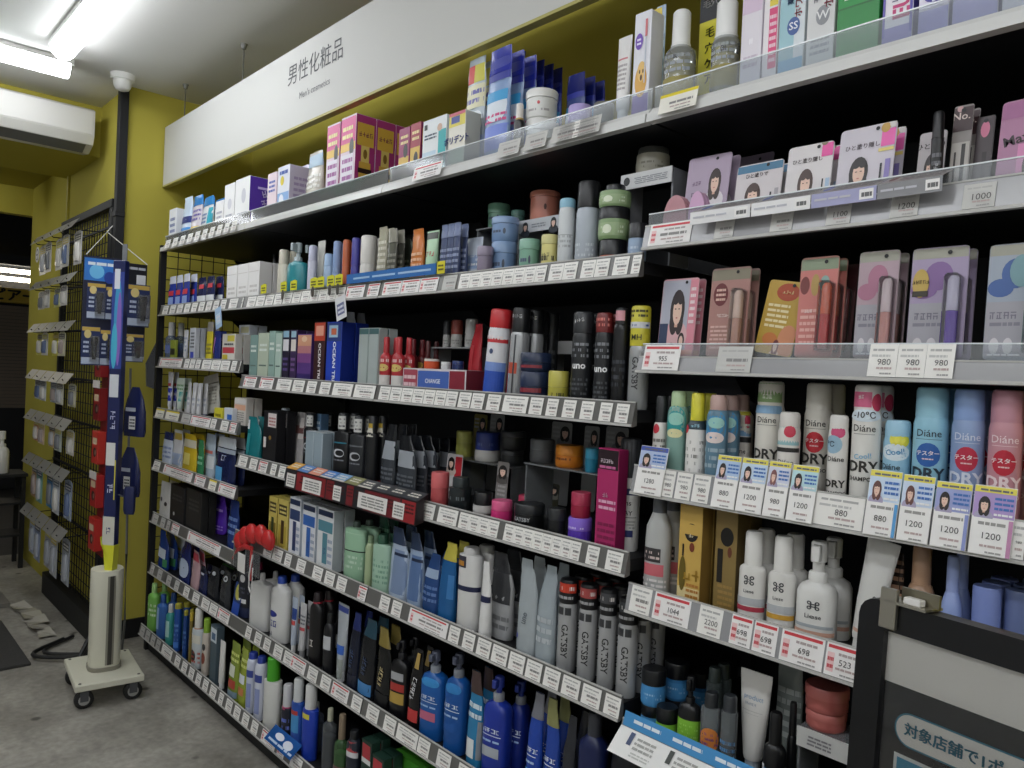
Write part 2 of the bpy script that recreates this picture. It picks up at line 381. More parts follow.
# ------------------------------------------------------------------ shelves: strip bottom heights and bays
BX = [-3.73, -2.795, -1.867, -.94, -.01]      # bay boundaries
SH = {'S1': (1.84, 0, 4), 'S2': (1.546, 0, 3), 'S3a': (1.309, 0, 1), 'S4a': (1.077, 0, 1), 'S5a': (.836, 0, 1), 'S6a': (.595, 0, 1), 'S7': (.36, 0, 4), 'S8': (.08, 0, 4),
      'S3b': (1.254, 1, 3), 'S4b': (.961, 1, 3), 'S5b': (.678, 1, 3), 'P2': (1.596, 3, 4), 'P3': (1.36, 3, 4), 'P4': (1.125, 3, 4), 'P5': (.895, 3, 4), 'P6': (.638, 3, 4)}
TOPZ = .03; SH_D = .43
RISE = {}                                       # extra riser heights
occ = {}
def top_of(s): return SH[s][0]+TOPZ
warns = []
def I(shelf, px0, px1, ytop, kind, label, deep=1, n=1, Y=None, dep=None, rot=0, tilt=0, z0=0.0, name=None, cat=None, jit=2, pitch=None, nooc=False, seed=None, on=None, **kw):
    fn, nm, ct, rnd_ = KINDS[kind]; nm = name or nm; ct = cat or ct; zb = top_of(shelf)+z0+(.0006 if z0 == 0 else 0)
    first = None; kids = None; lst = occ.setdefault((shelf, round(z0, 2)), []); made = []
    sub = [(px0+(px1-px0)*i/n, px0+(px1-px0)*(i+1)/n) for i in range(n)]
    # size from the middle facing
    a, c = sub[len(sub)//2]; y0 = (.024 if shelf != 'S8' else -.01) if Y is None else (Y if shelf != 'S8' else Y-.026)
    if rnd_ or kind in ('bottle', 'pump'): rot += 13
    def measure(a, c, yf, depth):
        h = .12
        for _ in range(6):
            if kind in ('box', 'card', 'pouch', 'tube', 'shell') : yy = yf + (0 if kind in ('box', 'card') else depth/2)
            else: yy = yf+depth/2
            zm = zb+h/2; xa, xb = x_at(a, yy, zm), x_at(c, yy, zm); xm = (xa+xb)/2
            h = max(.012, z_at(ytop, xm, yy)-zb)
            wd = xb-xa
            if kind not in ('box', 'card', 'pouch', 'shell'):
                cs = (yy+D)/math.hypot(xm, yy+D); wd *= cs if rnd_ else (cs*.5+.5)
            if depth is None or dep is None:
                nd = {'box': min(wd, .04), 'card': .02, 'pouch': min(.045, wd*.5), 'tube': min(.04, wd*.72), 'shell': .03}.get(kind, wd if rnd_ else wd*.72)
                depth = nd
        return xm, wd, h, depth, yy
    xm, wd, h, depth, yy = measure(a, c, y0, dep if dep else .04)
    reps = []
    for (a, c) in sub:
        for k in range(deep):
            yf = y0+(k*(pitch or depth+.004))
            while True:
                yy = yf + (0 if kind in ('box', 'card') else depth/2)
                if k == 0:
                    zm = zb+h/2; x = (x_at(a, yy, zm)+x_at(c, yy, zm))/2; xk = x
                x = xk = max(xk, BX[SH[shelf][1]]+(.026 if SH[shelf][1] == 0 else .012)+wd/2)
                R = (x-wd/2+.0004, x+wd/2-.0004, yf, yf+depth)
                if nooc or (not any(R[0] < q[1] and R[1] > q[0] and R[2] < q[3] and R[3] > q[2] for q in lst) and R[1] < BX[SH[shelf][2]]+(.0 if SH[shelf][2] < 4 else .2)): break
                yf += .006
                if yf+depth > SH_D-.0: warns.append((label, k)); yf = None; break
            if yf is None:
                if k == 0: yf = SH_D-depth-.002; lst.append(R); reps.append((x, yf+depth/2, k))
                break
            lst.append(R); reps.append((x, yf+depth/2, k))
    if on: reps = [(on[0].location.x, on[0].location.y, 0)]
    # final height for the place it really took
    if reps:
        hx, hy = reps[0][:2]; hh = z_at(ytop, hx, hy-(depth/2 if kind in ('box', 'card') else 0))-zb
        if hh > .01 and n == 1: h = hh
        up_ = [v[0] for q, v in SH.items() if v[0] > zb+.015 and any(BX[b_] <= hx <= BX[b_+1] for b_ in range(v[1], v[2]))]
        if up_ and z0+0 >= 0: h = min(h, min(up_)-.008-zb)
    grp = None
    if len(reps) > 1: grp = ' '.join(label.split()[:6])
    pre = ['', 'rear ', 'third deep ', 'fourth deep ', 'fifth deep ']
    for i, (x, y, kd) in enumerate(reps):
        if i == 0:
            o = thing(nm, label, ct, group=grp); fn(o, wd*.985, depth*.98, h, **({**kw, **({'seed': seed or int(px0), 'cut': kw.get('cut', .62 if shelf in ('S3b', 'S4b', 'S5b', 'S7') else .93)} if kind == 'pouch' else {})}))
            kids = [(q, []) for q in children(o)]; first = o
        else: o = copy_tree(first, kids); o['label'] = pre[kd]+label
        rz = math.radians(rot+random.uniform(-jit, jit)) if kind != 'box' else math.radians(rot)
        o.location = (x, y, zb+(.002 if kind == 'card' else 0)+abs(math.sin(math.radians(tilt)))*wd/2); o.rotation_euler = (0, math.radians(tilt), rz)
        made.append(o)
    return made, h

# ================================================================== THE ROOM
def floor_mat():
    m = bpy.data.materials.new('worn_concrete_floor'); m.use_nodes = True; nt = m.node_tree; p = nt.nodes['Principled BSDF']; N = nt.nodes.new; L = nt.links.new
    tc = N('ShaderNodeTexCoord'); n1 = N('ShaderNodeTexNoise'); n1.inputs['Scale'].default_value = 3.2; n1.inputs['Detail'].default_value = 8; n1.inputs['Roughness'].default_value = .65
    n2 = N('ShaderNodeTexNoise'); n2.inputs['Scale'].default_value = 38; n2.inputs['Detail'].default_value = 6
    vo = N('ShaderNodeTexVoronoi'); vo.inputs['Scale'].default_value = 5.5
    r1 = N('ShaderNodeValToRGB'); r1.color_ramp.elements[0].position = .3; r1.color_ramp.elements[1].position = .72
    r1.color_ramp.elements[0].color = lin('7d7970'); r1.color_ramp.elements[1].color = lin('bcb8ae')
    r2 = N('ShaderNodeValToRGB'); r2.color_ramp.elements[0].position = .055; r2.color_ramp.elements[1].position = .11; r2.color_ramp.elements[0].color = (.3, .29, .28, 1); r2.color_ramp.elements[1].color = (1, 1, 1, 1)
    r3 = N('ShaderNodeValToRGB'); r3.color_ramp.elements[0].position = .3; r3.color_ramp.elements[1].position = .7; r3.color_ramp.elements[0].color = (.72, .72, .72, 1); r3.color_ramp.elements[1].color = (1, 1, 1, 1)
    a = N('ShaderNodeMix'); a.data_type = 'RGBA'; a.blend_type = 'MULTIPLY'; a.inputs['Factor'].default_value = 1
    b = N('ShaderNodeMix'); b.data_type = 'RGBA'; b.blend_type = 'MULTIPLY'; b.inputs['Factor'].default_value = 1
    for n in (n1, n2, vo): L(tc.outputs['Object'], n.inputs['Vector'])
    L(n1.outputs['Fac'], r1.inputs['Fac']); L(vo.outputs['Distance'], r2.inputs['Fac']); L(n2.outputs['Fac'], r3.inputs['Fac'])
    L(r1.outputs['Color'], a.inputs['A']); L(r2.outputs['Color'], a.inputs['B']); L(a.outputs['Result'], b.inputs['A']); L(r3.outputs['Color'], b.inputs['B']); L(b.outputs['Result'], p.inputs['Base Color'])
    p.inputs['Roughness'].default_value = .55; return m
YEL = mat('bcb14e', .9, 0, 0, .05, 6); CEIL = mat('dededa', .8, 0, 0, .03, 4); WHITE = mat('e8e8e4', .5); BLACK = mat('0d0e11', .6); BLK2 = mat('101114', .65)
OFFW = mat('d2d2d0', .7); ZC = 2.62; YW = .5; XR = -3.93; YP = -.11
YEL.node_tree.nodes['Principled BSDF'].inputs['Specular IOR Level'].default_value = .15
struct(MB().box(-6.0, 4.5, -3.4, .6, -.1, 0, floor_mat()).build('floor', None, False))
struct(MB().box(-6.0, 4.5, -3.4, .6, ZC, ZC+.1, CEIL).build('ceiling', None, False))
struct(MB().box(XR, 4.5, YW, YW+.1, 0, ZC, YEL).build('wall_back', None, False))
struct(MB().box(XR-.08, XR, YP, YW, 0, ZC, YEL).build('wall_return', None, False))
struct(MB().box(-5.97, XR-.08, YP, YP+.1, 0, ZC, YEL).build('wall_pegboard_side', None, False))
struct(MB().box(4.4, 4.5, -3.4, YW, 0, ZC, OFFW).build('wall_right', None, False))
struct(MB().box(-4.4, 4.5, -2.9, -2.8, 0, ZC, OFFW).build('wall_front', None, False))
struct(MB().box(-5.06, -4.38, -3.4, YP, 2.365, ZC, YEL).build('beam', None, False))
struct(MB().box(-6.05, -5.97, -3.4, YP+.1, 2.26, ZC, YEL).build('wall_lintel', None, False))
struct(MB().box(-5.97, -5.06, -3.4, YP, 2.44, 2.47, mat('9f9434', .6)).build('ceiling_entrance', None, False))
struct(MB().box(-5.0, -4.97, YP-.012, YP, 0, 2.365, mat('a99e2c', .5)).build('trim_1', None, False))
struct(MB().box(XR, XR+.012, YP+.02, YW, 0, .09, BLACK).build('baseboard_return', None, False))
struct(MB().box(-6.05, -5.97, -3.4, -2.2, 0, 2.26, OFFW).build('wall_left', None, False))
# what shows through the entrance: street paving, the closed shop across the passage
struct(MB().box(-10.5, -6.0, -3.4, 2.5, -.12, -.02, mat('4a4845', .7, 0, 0, .2, 8)).build('floor_passage', None, False))
sh = thing('shop_front', 'closed shop across the passage with yellow fascia above a brown roller shutter', 'shop', (-9.0, 0, 0))
MB().box(-.3, -.06, -3.2, 2.2, 0, 3.6, mat('1b1d22', .6)).build('facade', sh, False)
for k in range(30): MB().box(-.06, -.035-.008*(k % 2), -3.0, 2.0, .8+k*.034, .8+k*.034+.031, mat('8a7c6c', .5)).build('shutter_slat', sh, False)
MB().box(-.06, .12, -3.2, 2.2, 1.84, 1.98, mat('d9b83a', .5)).build('fascia', sh, False)
o = text_obj('ピアー', .13, mat('2a2418'), 'lettering', sh, 1.0, .03); o.rotation_euler = (0, 0, math.pi/2); o.location = (.123, .28, 1.905)
MB().box(-.06, .02, -3.0, 2.0, 0, .8, mat('15161a', .6)).build('sill_wall', sh, False)
for k, zz in enumerate((2.07, 2.15)):
    MB().tube([(.1, -1.2, zz), (.1, .55, zz)], .022, mat('fff6e2', .4, 0, 5), 10).build('shop_tube_lamp', sh)
MB().box(.0, .2, -3.2, 2.2, 2.2, 2.3, mat('20242b')).build('canopy', sh, False)
struct(MB().box(-10.5, -6.05, -3.4, 2.5, 3.1, 3.2, mat('23262c', .7)).build('ceiling_passage', None, False))
struct(MB().box(-9.0, -6.05, 2.2, 2.3, -.02, 3.1, mat('24262b', .7)).build('wall_passage', None, False))
struct(MB().box(-9.0, -6.05, -3.5, -3.4, -.02, 3.1, mat('24262b', .7)).build('wall_passage_far', None, False))
# door mats
o = MB().box(-4.5, -3.8, -1.5, -.44, .0, .012, mat('3a3937', .9, 0, 0, .3, 120, .6), .003).build('door_mat'); tag(o, 'dark grey ribbed door mat lying on the concrete floor', 'mat')
p0 = onZ(0, 605, 0); o = MB().box(-5.02, -4.75, -1.2, -.36, 0, .02, mat('8d8a84', .4, .4), .004).build('threshold_plate'); tag(o, 'flat grey metal threshold plate on the floor at the entrance', 'plate')

# ------------------------------------------------------------------ lamps on the ceiling
LMAT = mat('f7faff', .4, 0, LAMP)
def tube_light(label, x0, x1, y0, y1, zt=ZC):
    along = 'x' if (x1-x0) > (y1-y0) else 'y'
    t = thing('ceiling_light', label, 'light', ((x0+x1)/2, (y0+y1)/2, zt), 0)
    L = max(x1-x0, y1-y0)/2; r = .047
    a = MB(); a.box(-L, L, -.05, .05, -.022, 0, mat('d8d8d4', .4), .003); A = a.build('housing', t, False)
    b = MB(); pts = [(r*math.cos(math.pi+math.pi*k/10), -.022+.052*math.sin(math.pi+math.pi*k/10)) for k in range(11)]
    base = [( -L+.012, y, z) for y, z in pts]; end = [(L-.012, y, z) for y, z in pts]
    for k in range(10): b.face([base[k], end[k], end[k+1], base[k+1]], LMAT)
    B = b.build('diffuser', t)
    c = MB()
    for s in (-1, 1): c.face([(s*(L-.012), y, z) for y, z in pts], mat('f0f0ec', .4)); c.box(min(s*L, s*(L-.012)), max(s*L, s*(L-.012)), -.048, .048, -.03, -.0225, mat('e4e4e0'))
    Cc = c.build('end_cap', t, False)
    if along == 'y':
        for o in (A, B, Cc): o.rotation_euler = (0, 0, math.pi/2)
    return t
lx = x_at(62, -.45, 2.57)
tube_light('long white tube lamp running parallel to the hanging header sign', lx, lx+1.25, -.5, -.4)
ORD = ['nearest the entrance', 'second from the entrance', 'third from the entrance', 'fourth from the entrance', 'farthest from the entrance']
for k in range(5):  # two out-of-view lamp rows, added to even out the light on the shelves
    tube_light('added unseen fill lamp in the middle row, '+ORD[k], -3.0+k*1.45, -1.75+k*1.45, -1.35, -1.25)
    tube_light('added unseen fill lamp in the row by the opposite wall, '+ORD[k], -3.0+k*1.45, -1.75+k*1.45, -2.25, -2.15)
fx = -3.82
tube_light('white tube lamp set crosswise in front of the air conditioner', fx-.05, fx+.05, -1.62, -.37)
t = tube_light('yellowish tube lamp under the low entrance ceiling', -5.6, -5.5, -1.4, -.52, 2.44)
# recessed panel frame on the ceiling
o = MB().box(-3.1, -2.2, -1.0, -.72, ZC-.012, ZC, mat('a8a8a4', .6), .004).build('ceiling_panel'); tag(o, 'shallow grey access panel set in the ceiling beside the lamp', 'panel')
# smoke sensor dome
t = thing('ceiling_sensor', 'white round sensor dome on the ceiling above the black pole', 'sensor', (-3.80, -.17, ZC)); t.scale = (.84, .84, .84)
MB().loft([(-.03, .058, .058, 2), (-.002, .062, .062, 2), (0, .062, .062, 2)], WHITE, 24).build('base_ring', t)
MB().loft([(-.085, .018, .018, 2), (-.078, .034, .034, 2), (-.06, .044, .044, 2), (-.03, .046, .046, 2)], mat('dcdcd8', .3), 24).build('dome', t)
t = thing('black_pole', 'black square conduit pole from floor to ceiling at the yellow corner', 'pole', (XR+.012, YP-.02, 0))
MB().box(-.022, .022, -.02, .018, 0, ZC, BLK2, .002).build('pole_body', t, False)
for z in (.4, 1.2, 2.0): MB().box(-.026, .026, -.024, .018, z, z+.025, BLACK, .002).build('bracket_clip', t, False)
# air conditioner
t = thing('air_conditioner', 'white wall air conditioner mounted on the yellow beam', 'air conditioner', (-4.38, -.185, 2.345))
b = MB(); prof = [(0, .015), (.11, .0), (.18, .03), (.2, .07), (.2, .19), (.17, .205), (0, .205)]
n = len(prof); y0, y1 = -.86, 0
for k in range(n):
    a, c = prof[k], prof[(k+1) % n]; b.face([(a[0], y0, a[1]), (c[0], y0, c[1]), (c[0], y1, c[1]), (a[0], y1, a[1])], mat('cfcec8', .45))
b.face([(q[0], y1, q[1]) for q in prof], mat('cfcec8', .45)); b.face([(q[0], y0, q[1]) for q in reversed(prof)], mat('cfcec8', .45)); b.build('housing', t, False)
b = MB(); b.face([(.113, y0+.03, -.001), (.178, y0+.03, .027), (.178, y1-.03, .027), (.113, y1-.03, -.001)], mat('6f6f6c', .5)); b.build('air_louvre', t, False)
b = MB(); b.box(.2, .203, y0+.01, y1-.01, .075, .186, mat('d6d5d0', .4), .001); b.build('front_panel', t, False)
# exit sign at the edge of view
q = onY(1, 40, -.62); t = thing('exit_sign', 'hanging green and white exit sign edge near the air conditioner', 'sign', (-3.9, -.735, 2.3))
MB().box(-.02, .02, -.34, .0, 0, .24, WHITE, .004).build('sign_case', t, False)
MB().box(.0202, .0215, -.33, -.008, .01, .23, mat('2f9a57', .4, 0, .25), .0004).build('green_face', t, False)
for y in (-.28, -.06): MB().tube([(0, y, .24), (0, y, ZC-2.3)], .004, WHITE, 6).build('hanger', t)

# ------------------------------------------------------------------ hanging header sign
YH = .06; zb0, zt0 = onX(161, 186, XR).z, onX(163, 127, XR).z
t = thing('header_sign', 'long white hanging header board with grey lettering above the shelves', 'sign', (0, YH, 0))
MB().box(XR+.004, .35, 0, .022, zb0, zt0, mat('cbcbc7', .6), .002).build('board', t, False)
MB().box(XR+.004, .35, -.002, .024, zb0-.008, zb0, mat('b0a860', .5)).build('lower_edge', t, False)
a, c = onY(288, 78, YH), onY(344, 50, YH); X0, X1 = a.x, c.x; hgt = z_at(58, (X0+X1)/2, YH)-z_at(86, (X0+X1)/2, YH)
sz = (X1-X0)/5.0; zc = (z_at(77, X0, YH)+z_at(50, X1, YH))/2
o = text_obj('男性化粧品', sz, mat('4d4f52', .5), 'lettering', t, 1.0, .0); o.location = ((X0+X1)/2, -.0012, zc)
a, c = onY(297, 97, YH), onY(333, 80, YH); X0, X1 = a.x, c.x
o = text_obj("Men's cosmetics", (X1-X0)/7.7, mat('6a6c6f', .5), 'small_lettering', t, 1.0, .0); o.location = ((X0+X1)/2, -.0012, (a.z+c.z)/2)
for px in (182, 240, 380): x = x_at(px, YH, zt0); MB().tube([(x, .011, zt0-.01), (x, .011, ZC)], .0025, mat('55554f'), 6).build('suspension_wire', t); MB().loft([(ZC-.02, .008, .008, 2, x, .011), (ZC, .014, .014, 2, x, .011)], mat('77776f'), 12).build('ceiling_anchor', t)

# ================================================================== THE SHELVING BAYS
RAIL = mat('676663', .28, 0, 0, .04, 9); RAILP = mat('98989a', .18); FENCE = clear('f2f5f7', .13, .1, 'fence'); RAILW = mat('d4d4d2', .25); RIM = mat('c2c1bd', .3)  # RAILP is lighter: the bright reflection on those rails is put into its colour
NAVY = mat('0a0d14', .55)
bays = []
BL = ['black shelving bay of dental goods beside the yellow return wall', 'black shelving bay of hair oils and lotions next to the dental bay', 'black shelving bay of hair wax and silver sprays', 'black shelving bay of dry shampoo and makeup packs']
for i in range(4):
    t = thing('shelving_bay', BL[i], 'shelf', (BX[i], 0, 0)); W = BX[i+1]-BX[i]; bays.append((t, W))
    MB().box(.004, W-.004, .452, .466, .0, 1.86, NAVY).build('back_panel', t, False)
    MB().box(0, W, .012, .45, 0, .075, BLACK).build('plinth', t, False)
    MB().box(.003, .03, .434, .474, 0, 1.9, BLK2).build('upright', t, False)
    if i == 0: MB().box(-.014, .012, .0, .026, 0, 1.87, BLACK).build('front_post', t, False)
b = MB()                                            # wire side panel
for z in [1.0+.055*k for k in range(16)]+[.1+.06*k for k in range(15)]: b.tube([(-.001, .026, z), (-.001, .45, z)], .0022, BLACK, 5)
for y in [.026+.055*k for k in range(9)]: b.tube([(-.001, y, .0), (-.001, y, 1.86)], .0022, BLACK, 5)
o = b.build('wire_side_panel', bays[0][0])
shelf_objs = {}
def make_shelf(key, bi):
    t, W = bays[bi]; zb = SH[key][0]; zt = zb+TOPZ; tp = key == 'S1'; fy = .0 if key != 'S8' else -.03
    b = MB(); b.box(.004, W-.004, .016+fy, .445, zt-.024, zt, BLACK if not tp else mat('101216', .5)); s = b.build('shelf', t, False)
    s['label'] = 'black steel shelf with a price rail'
    r = MB(); hs = {'P3': .03, 'P4': .054, 'P5': .054}.get(key, .046); th = .0035                       # price rail: tilted face with a lower lip and rim
    if tp:
        pr = [(-.004, zb), (-.002, zb+.018), (.006, zb+.02), (.012, zb+.03), (.016, zb+.03), (.016, zb)]
    else:
        pr = [(0, zb), (.010, zb+hs), (.014, zb+hs), (.016, zb+hs*.5), (.016, zb), (.004, zb-.003)]
    pr = [(y+fy, z) for y, z in pr]; n = len(pr); cm = RAILW if tp else (RAILP if key[0] == 'P' else RAIL)
    for k in range(n):
        a, c = pr[k], pr[(k+1) % n]; r.face([(.002, a[0], a[1]), (W-.002, a[0], a[1]), (W-.002, c[0], c[1]), (.002, c[0], c[1])], cm)
    for x in (.002, W-.002): r.face([(x, y, z) for y, z in pr], cm)
    ro = r.build('price_rail', s, False)
    if not tp:
        e = MB(); e.box(.002, W-.002, fy-.0022, fy+.0006, zb-.002, zb+.003, RIM); e.box(.002, W-.002, fy+.0085, fy+.0125, zb+hs-.0015, zb+hs+.001, RIM); e.build('rail_edge', s, False)
    if tp or key in ('P2', 'P3'):
        c = MB(); hf = .052 if tp else (.05 if key == 'P2' else .034); c.box(.003, W-.003, .0175+fy, .0195+fy, zb+.012, zb+.02+hf, FENCE); c.build('clear_fence', s, False)
        c = MB(); c.box(.003, W-.003, .0172+fy, .0198+fy, zb+.0195+hf, zb+.0215+hf, mat('e9eef0', .15)); c.build('fence_edge', s, False)
    for x in (.006, W-.008):                              # side brackets under the shelf
        k = MB(); k.face([(x, .34, zt-.025), (x, .44, zt-.025), (x, .44, zt-.09), (x, .38, zt-.06)], BLK2); k.face([(x+.002, .34, zt-.025), (x+.002, .38, zt-.06), (x+.002, .44, zt-.09), (x+.002, .44, zt-.025)], BLK2); k.build('bracket', s, False)
    shelf_objs[(key, bi)] = s
for key, (zb, b0, b1) in SH.items():
    for bi in range(b0, b1): make_shelf(key, bi)

# ------------------------------------------------------------------ price tags in the rails
_tagc = {}
def tag_mesh(wd, style, price=None, h=.038):
    k = (round(wd, 3), style, price, h)
    if k in _tagc: return _tagc[k]
    wd = round(wd, 3); b = MB(); base = {'g': 'c9c8c4', 'w': 'f1efea', 'r': 'f3f0ee', 'y': 'f2efe4'}[style]
    b.box(-wd/2, wd/2, -.0007, 0, 0, h, mat(base, .45))
    S = lambda u, v, e: (u*wd/2, -.0007-e, v*h)
    P = []
    if style == 'r': P += [('r', -.9, .83, .9, .93, 'cf3f47'), ('r', -.9, .12, -.9+min(.5, .022/wd), .7, 'f0c9c9'), ('l', -.88, .18, -.88+min(.45, .02/wd), .62, 2, 'd05a62'), ('l', -.3, .62, .7, .78, 1, 'b5a8a6')]
    elif style == 'y': P += [('r', -1, .84, 1, 1, 'f0dc3a')]
    else: P += [('l', -.82, .76, .8, .9, 1, 'b4b3b1'), ('l', -.82, .58, .5, .72, 1, 'c6c5c3')]
    if price: P += [('t', .12, .44, min(.0135, wd*.33), price, '4d4a4a', 0, .0)]
    else: P += [('l', -.45, .36, .8, .6, 1, '8d8b89')]
    P += [('l', -.4, .2, .7, .33, 1, 'bfaaa7'), ('l', -.1, .05, .7, .15, 1, 'a5a3a1')]
    add_print(b, S, P, wd, h, .0002)
    _tagc[k] = b.mesh('price_tag', False); return _tagc[k]
TILT = math.atan2(.010, .046)
def T(key, px0, px1, n=1, fill=.9, style='w', price=None, lift=0.0, h=.038):
    zb = SH[key][0]; fy = -.03 if key == 'S8' else 0
    for i in range(n):
        a = px0+(px1-px0)*i/n; c = px0+(px1-px0)*(i+1)/n; m = (a+c)/2; hw = (c-a)/2*fill
        x0, x1 = x_at(m-hw, fy, zb+.02), x_at(m+hw, fy, zb+.02); x = (x0+x1)/2
        for bi in range(SH[key][1], SH[key][2]):
            if BX[bi] <= x <= BX[bi+1]:
                wd = min(x1-x0, 2*min(x-BX[bi], BX[bi+1]-x)-.002)
                if wd < .006: break
                s = shelf_objs[(key, bi)]; o = bpy.data.objects.new('price_tag', tag_mesh(wd, style, price, h)); C.objects.link(o); o.parent = s
                o.location = (x-BX[bi], fy+.0002+.0007-.0012+lift*.2-(.012 if key == 'S1' else 0), zb+.004+lift); o.rotation_euler = (-TILT, 0, 0); break
T('S2', 161, 226, 9, .72); T('S2', 228, 300, 8, .9); T('S2', 300, 344, 5, .95); T('S2', 345, 437, 5, .97, 'r'); T('S2', 441, 456, 1, .9, 'g'); T('S2', 458, 545, 8, .97); T('S2', 548, 576, 2, .96); T('S2', 580, 608, 2, .96); T('S2', 612, 643, 2, .96)
T('S3a', 159, 181, 1, 1, 'r'); T('S3a', 183, 200, 3, .8); T('S3a', 201, 229, 3, .92); T('S3a', 230, 242, 2, .8)
for a, c, s in [(243, 255, 'r'), (259, 272, 'r'), (276, 290, 'w'), (292, 303, 'w'), (306, 315, 'w'), (319, 329, 'w'), (332, 351, 'w'), (353, 374, 'w')]: T('S3b', a, c, 1, 1, s)
T('S3b', 378, 456, 7, .95); T('S3b', 457, 483, 2, .9); T('S3b', 486, 499, 1, 1); T('S3b', 502, 526, 1, 1)
for a, c in [(528, 542), (545, 557), (561, 575), (579, 593), (598, 611), (614, 628)]: T('S3b', a, c)
for a, c, s in [(155, 163, 'y'), (165, 178, 'y'), (181, 189, 'g'), (190, 209, 'r'), (210, 215, 'w'), (220, 227, 'w'), (229, 235, 'r'), (236, 241, 'r')]: T('S4a', a, c, 1, 1, s)
for a, c, s in [(151, 160, 'w'), (163, 191, 'r'), (194, 204, 'r'), (208, 215, 'y'), (217, 235, 'r')]: T('S5a', a, c, 1, 1, s)
for a, c, s in [(152, 157, 'g'), (160, 164, 'g'), (166, 169, 'g'), (171, 178, 'r'), (187, 219, 'r')]: T('S6a', a, c, 1, 1, s)
for a, c, s in [(150, 153, 'g'), (157, 161, 'g'), (166, 170, 'g'), (174, 178, 'g'), (183, 188, 'w'), (192, 198, 'w'), (201, 208, 'w'), (209, 216, 'w'), (217, 228, 'r'), (245, 250, 'w'), (254, 260, 'w'), (263, 269, 'w'), (273, 281, 'w'), (283, 291, 'w'), (290, 304, 'r'), (307, 316, 'w'), (320, 329, 'w'), (331, 347, 'r'), (351, 360, 'w'), (366, 377, 'w'), (383, 394, 'w'), (396, 416, 'w'), (417, 428, 'w'), (436, 449, 'w'), (457, 470, 'w'), (478, 492, 'w'), (500, 514, 'w')]: T('S7', a, c, 1, 1, s)
T('S8', 139, 160, 4, .7, 'g'); T('S8', 160, 172, 1, .8, 'w'); T('S8', 173, 208, 5, .66); T('S8', 208, 240, 4, .7); T('S8', 240, 258, 2, .65); T('S8', 260, 275, 1, .9, 'r'); T('S8', 276, 284, 1, .8, 'r'); T('S8', 286, 340, 3, .6)
for a, c, s in [(263, 271, 'w'), (272, 281, 'w'), (284, 290, 'w'), (296, 304, 'w'), (312, 321, 'w'), (324, 333, 'w'), (336, 345, 'w'), (346, 377, 'r'), (379, 388, 'w'), (391, 400, 'w'), (408, 446, 'r'), (448, 458, 'w'), (462, 473, 'w'), (476, 489, 'w'), (491, 506, 'w'), (508, 523, 'w'), (525, 540, 'w'), (543, 558, 'w'), (561, 578, 'w'), (581, 599, 'w'), (602, 620, 'w')]: T('S5b', a, c, 1, 1, s)
for a, c, s in [(238, 246, 'w'), (249, 256, 'w'), (258, 266, 'r'), (270, 275, 'w'), (278, 284, 'w')]: T('S4b', a, c, 1, 1, s)
T('S4b', 416, 434); T('S4b', 436, 457); T('S4b', 458, 497, 4, .98); T('S4b', 503, 579, 8, .98); T('S4b', 585, 598); T('S4b', 604, 622)
for a, c, p in [(659, 673, '980'), (674, 690, '980'), (691, 708, '980'), (812, 863, '880'), (1010, 1024, '980')]: T('P4', a, c, 1, .96, 'w', p, 0, .05)
for a, c, s, p in [(629, 649, 'w', None), (652, 688, 'r', '1044'), (697, 720, 'w', '2200'), (729, 750, 'r', '698'), (752, 775, 'r', '698'), (779, 822, 'r', '698'), (824, 860, 'r', '523')]: T('P5', a, c, 1, 1, s, p, 0, .05)
T('P3', 642, 678, 1, 1, 'r', '955', 0, .049); T('P3', 716, 750, 1, 1, 'g', None, 0, .046); T('P3', 867, 953, 3, .99, 'w', '980', 0, .05)
T('P2', 648, 690, 1, 1, 'r', None, 0, .043)
for a, c, p in [(714, 733, None), (770, 792, None), (826, 850, '1100'), (890, 918, '1200'), (962, 995, '1000')]: T('P2', a, c, 1, 1, 'g', p, 0, .036)
T('S1', 166, 240, 10, .62); T('S1', 416, 444, 1, 1, 'r'); T('S1', 498, 606, 4, .8, 'g'); T('S1', 662, 700, 1, 1, 'y'); T('S1', 560, 600, 1, .9, 'w')
# ================================================================== PRODUCTS
def ln(q0, q1, n, c='8a8a8a', u0=-.7, u1=.7): return ('l', u0, q0, u1, q1, n, c)
def band(q0, q1, c, u=.98): return ('r', -u, q0, u, q1, c)
# ---- top shelf
I('S1', 167, 174, 209, 'box', 'slim white carton at the wall end of the top shelf', body='eef0f2', prints=[ln(.3, .8, 3, '7a86b0')])
I('S1', 175, 184, 204, 'pouch', 'white and navy denture pouch beside the slim white carton', 2, body='e6eaf4', prints=[band(.12, .5, '22357e'), ln(.6, .8, 2, '5060a0')])
I('S1', 184, 193, 197, 'pouch', 'clear topped pouch with pale blue and navy print on the top shelf', 2, body='cfe0f2', prints=[band(.05, .3, '3f8fd8'), band(.4, .55, '26357e')])
I('S1', 193, 203, 196, 'pouch', 'lavender and beige pouch between two blue pouches', 2, body='d9d2d8', top='2f7fc4', prints=[band(.1, .28, 'd8b93c'), ln(.4, .7, 3, '6a5fa8')])
I('S1', 203, 214, 197, 'pouch', 'white pouch with teal right side on the top shelf', 2, body='e8ecee', top='2e86c8', prints=[('r', .3, .05, .95, .7, '2aa3b8'), ln(.3, .6, 3, '4a6aa0', -.7, .2)])
I('S1', 215, 223, 201, 'box', 'small plain white carton against the large white cartons', body='f0efee', prints=[ln(.4, .7, 2, 'a8a8b8')])
I('S1', 224, 234, 184, 'box', 'white carton with faint grey swirl beside a purple sided carton', dep=.06, body='f2f2f2', prints=[('d', .1, .55, .4, .12, 'd6d6de'), ln(.15, .35, 2, 'a9a9b5')])
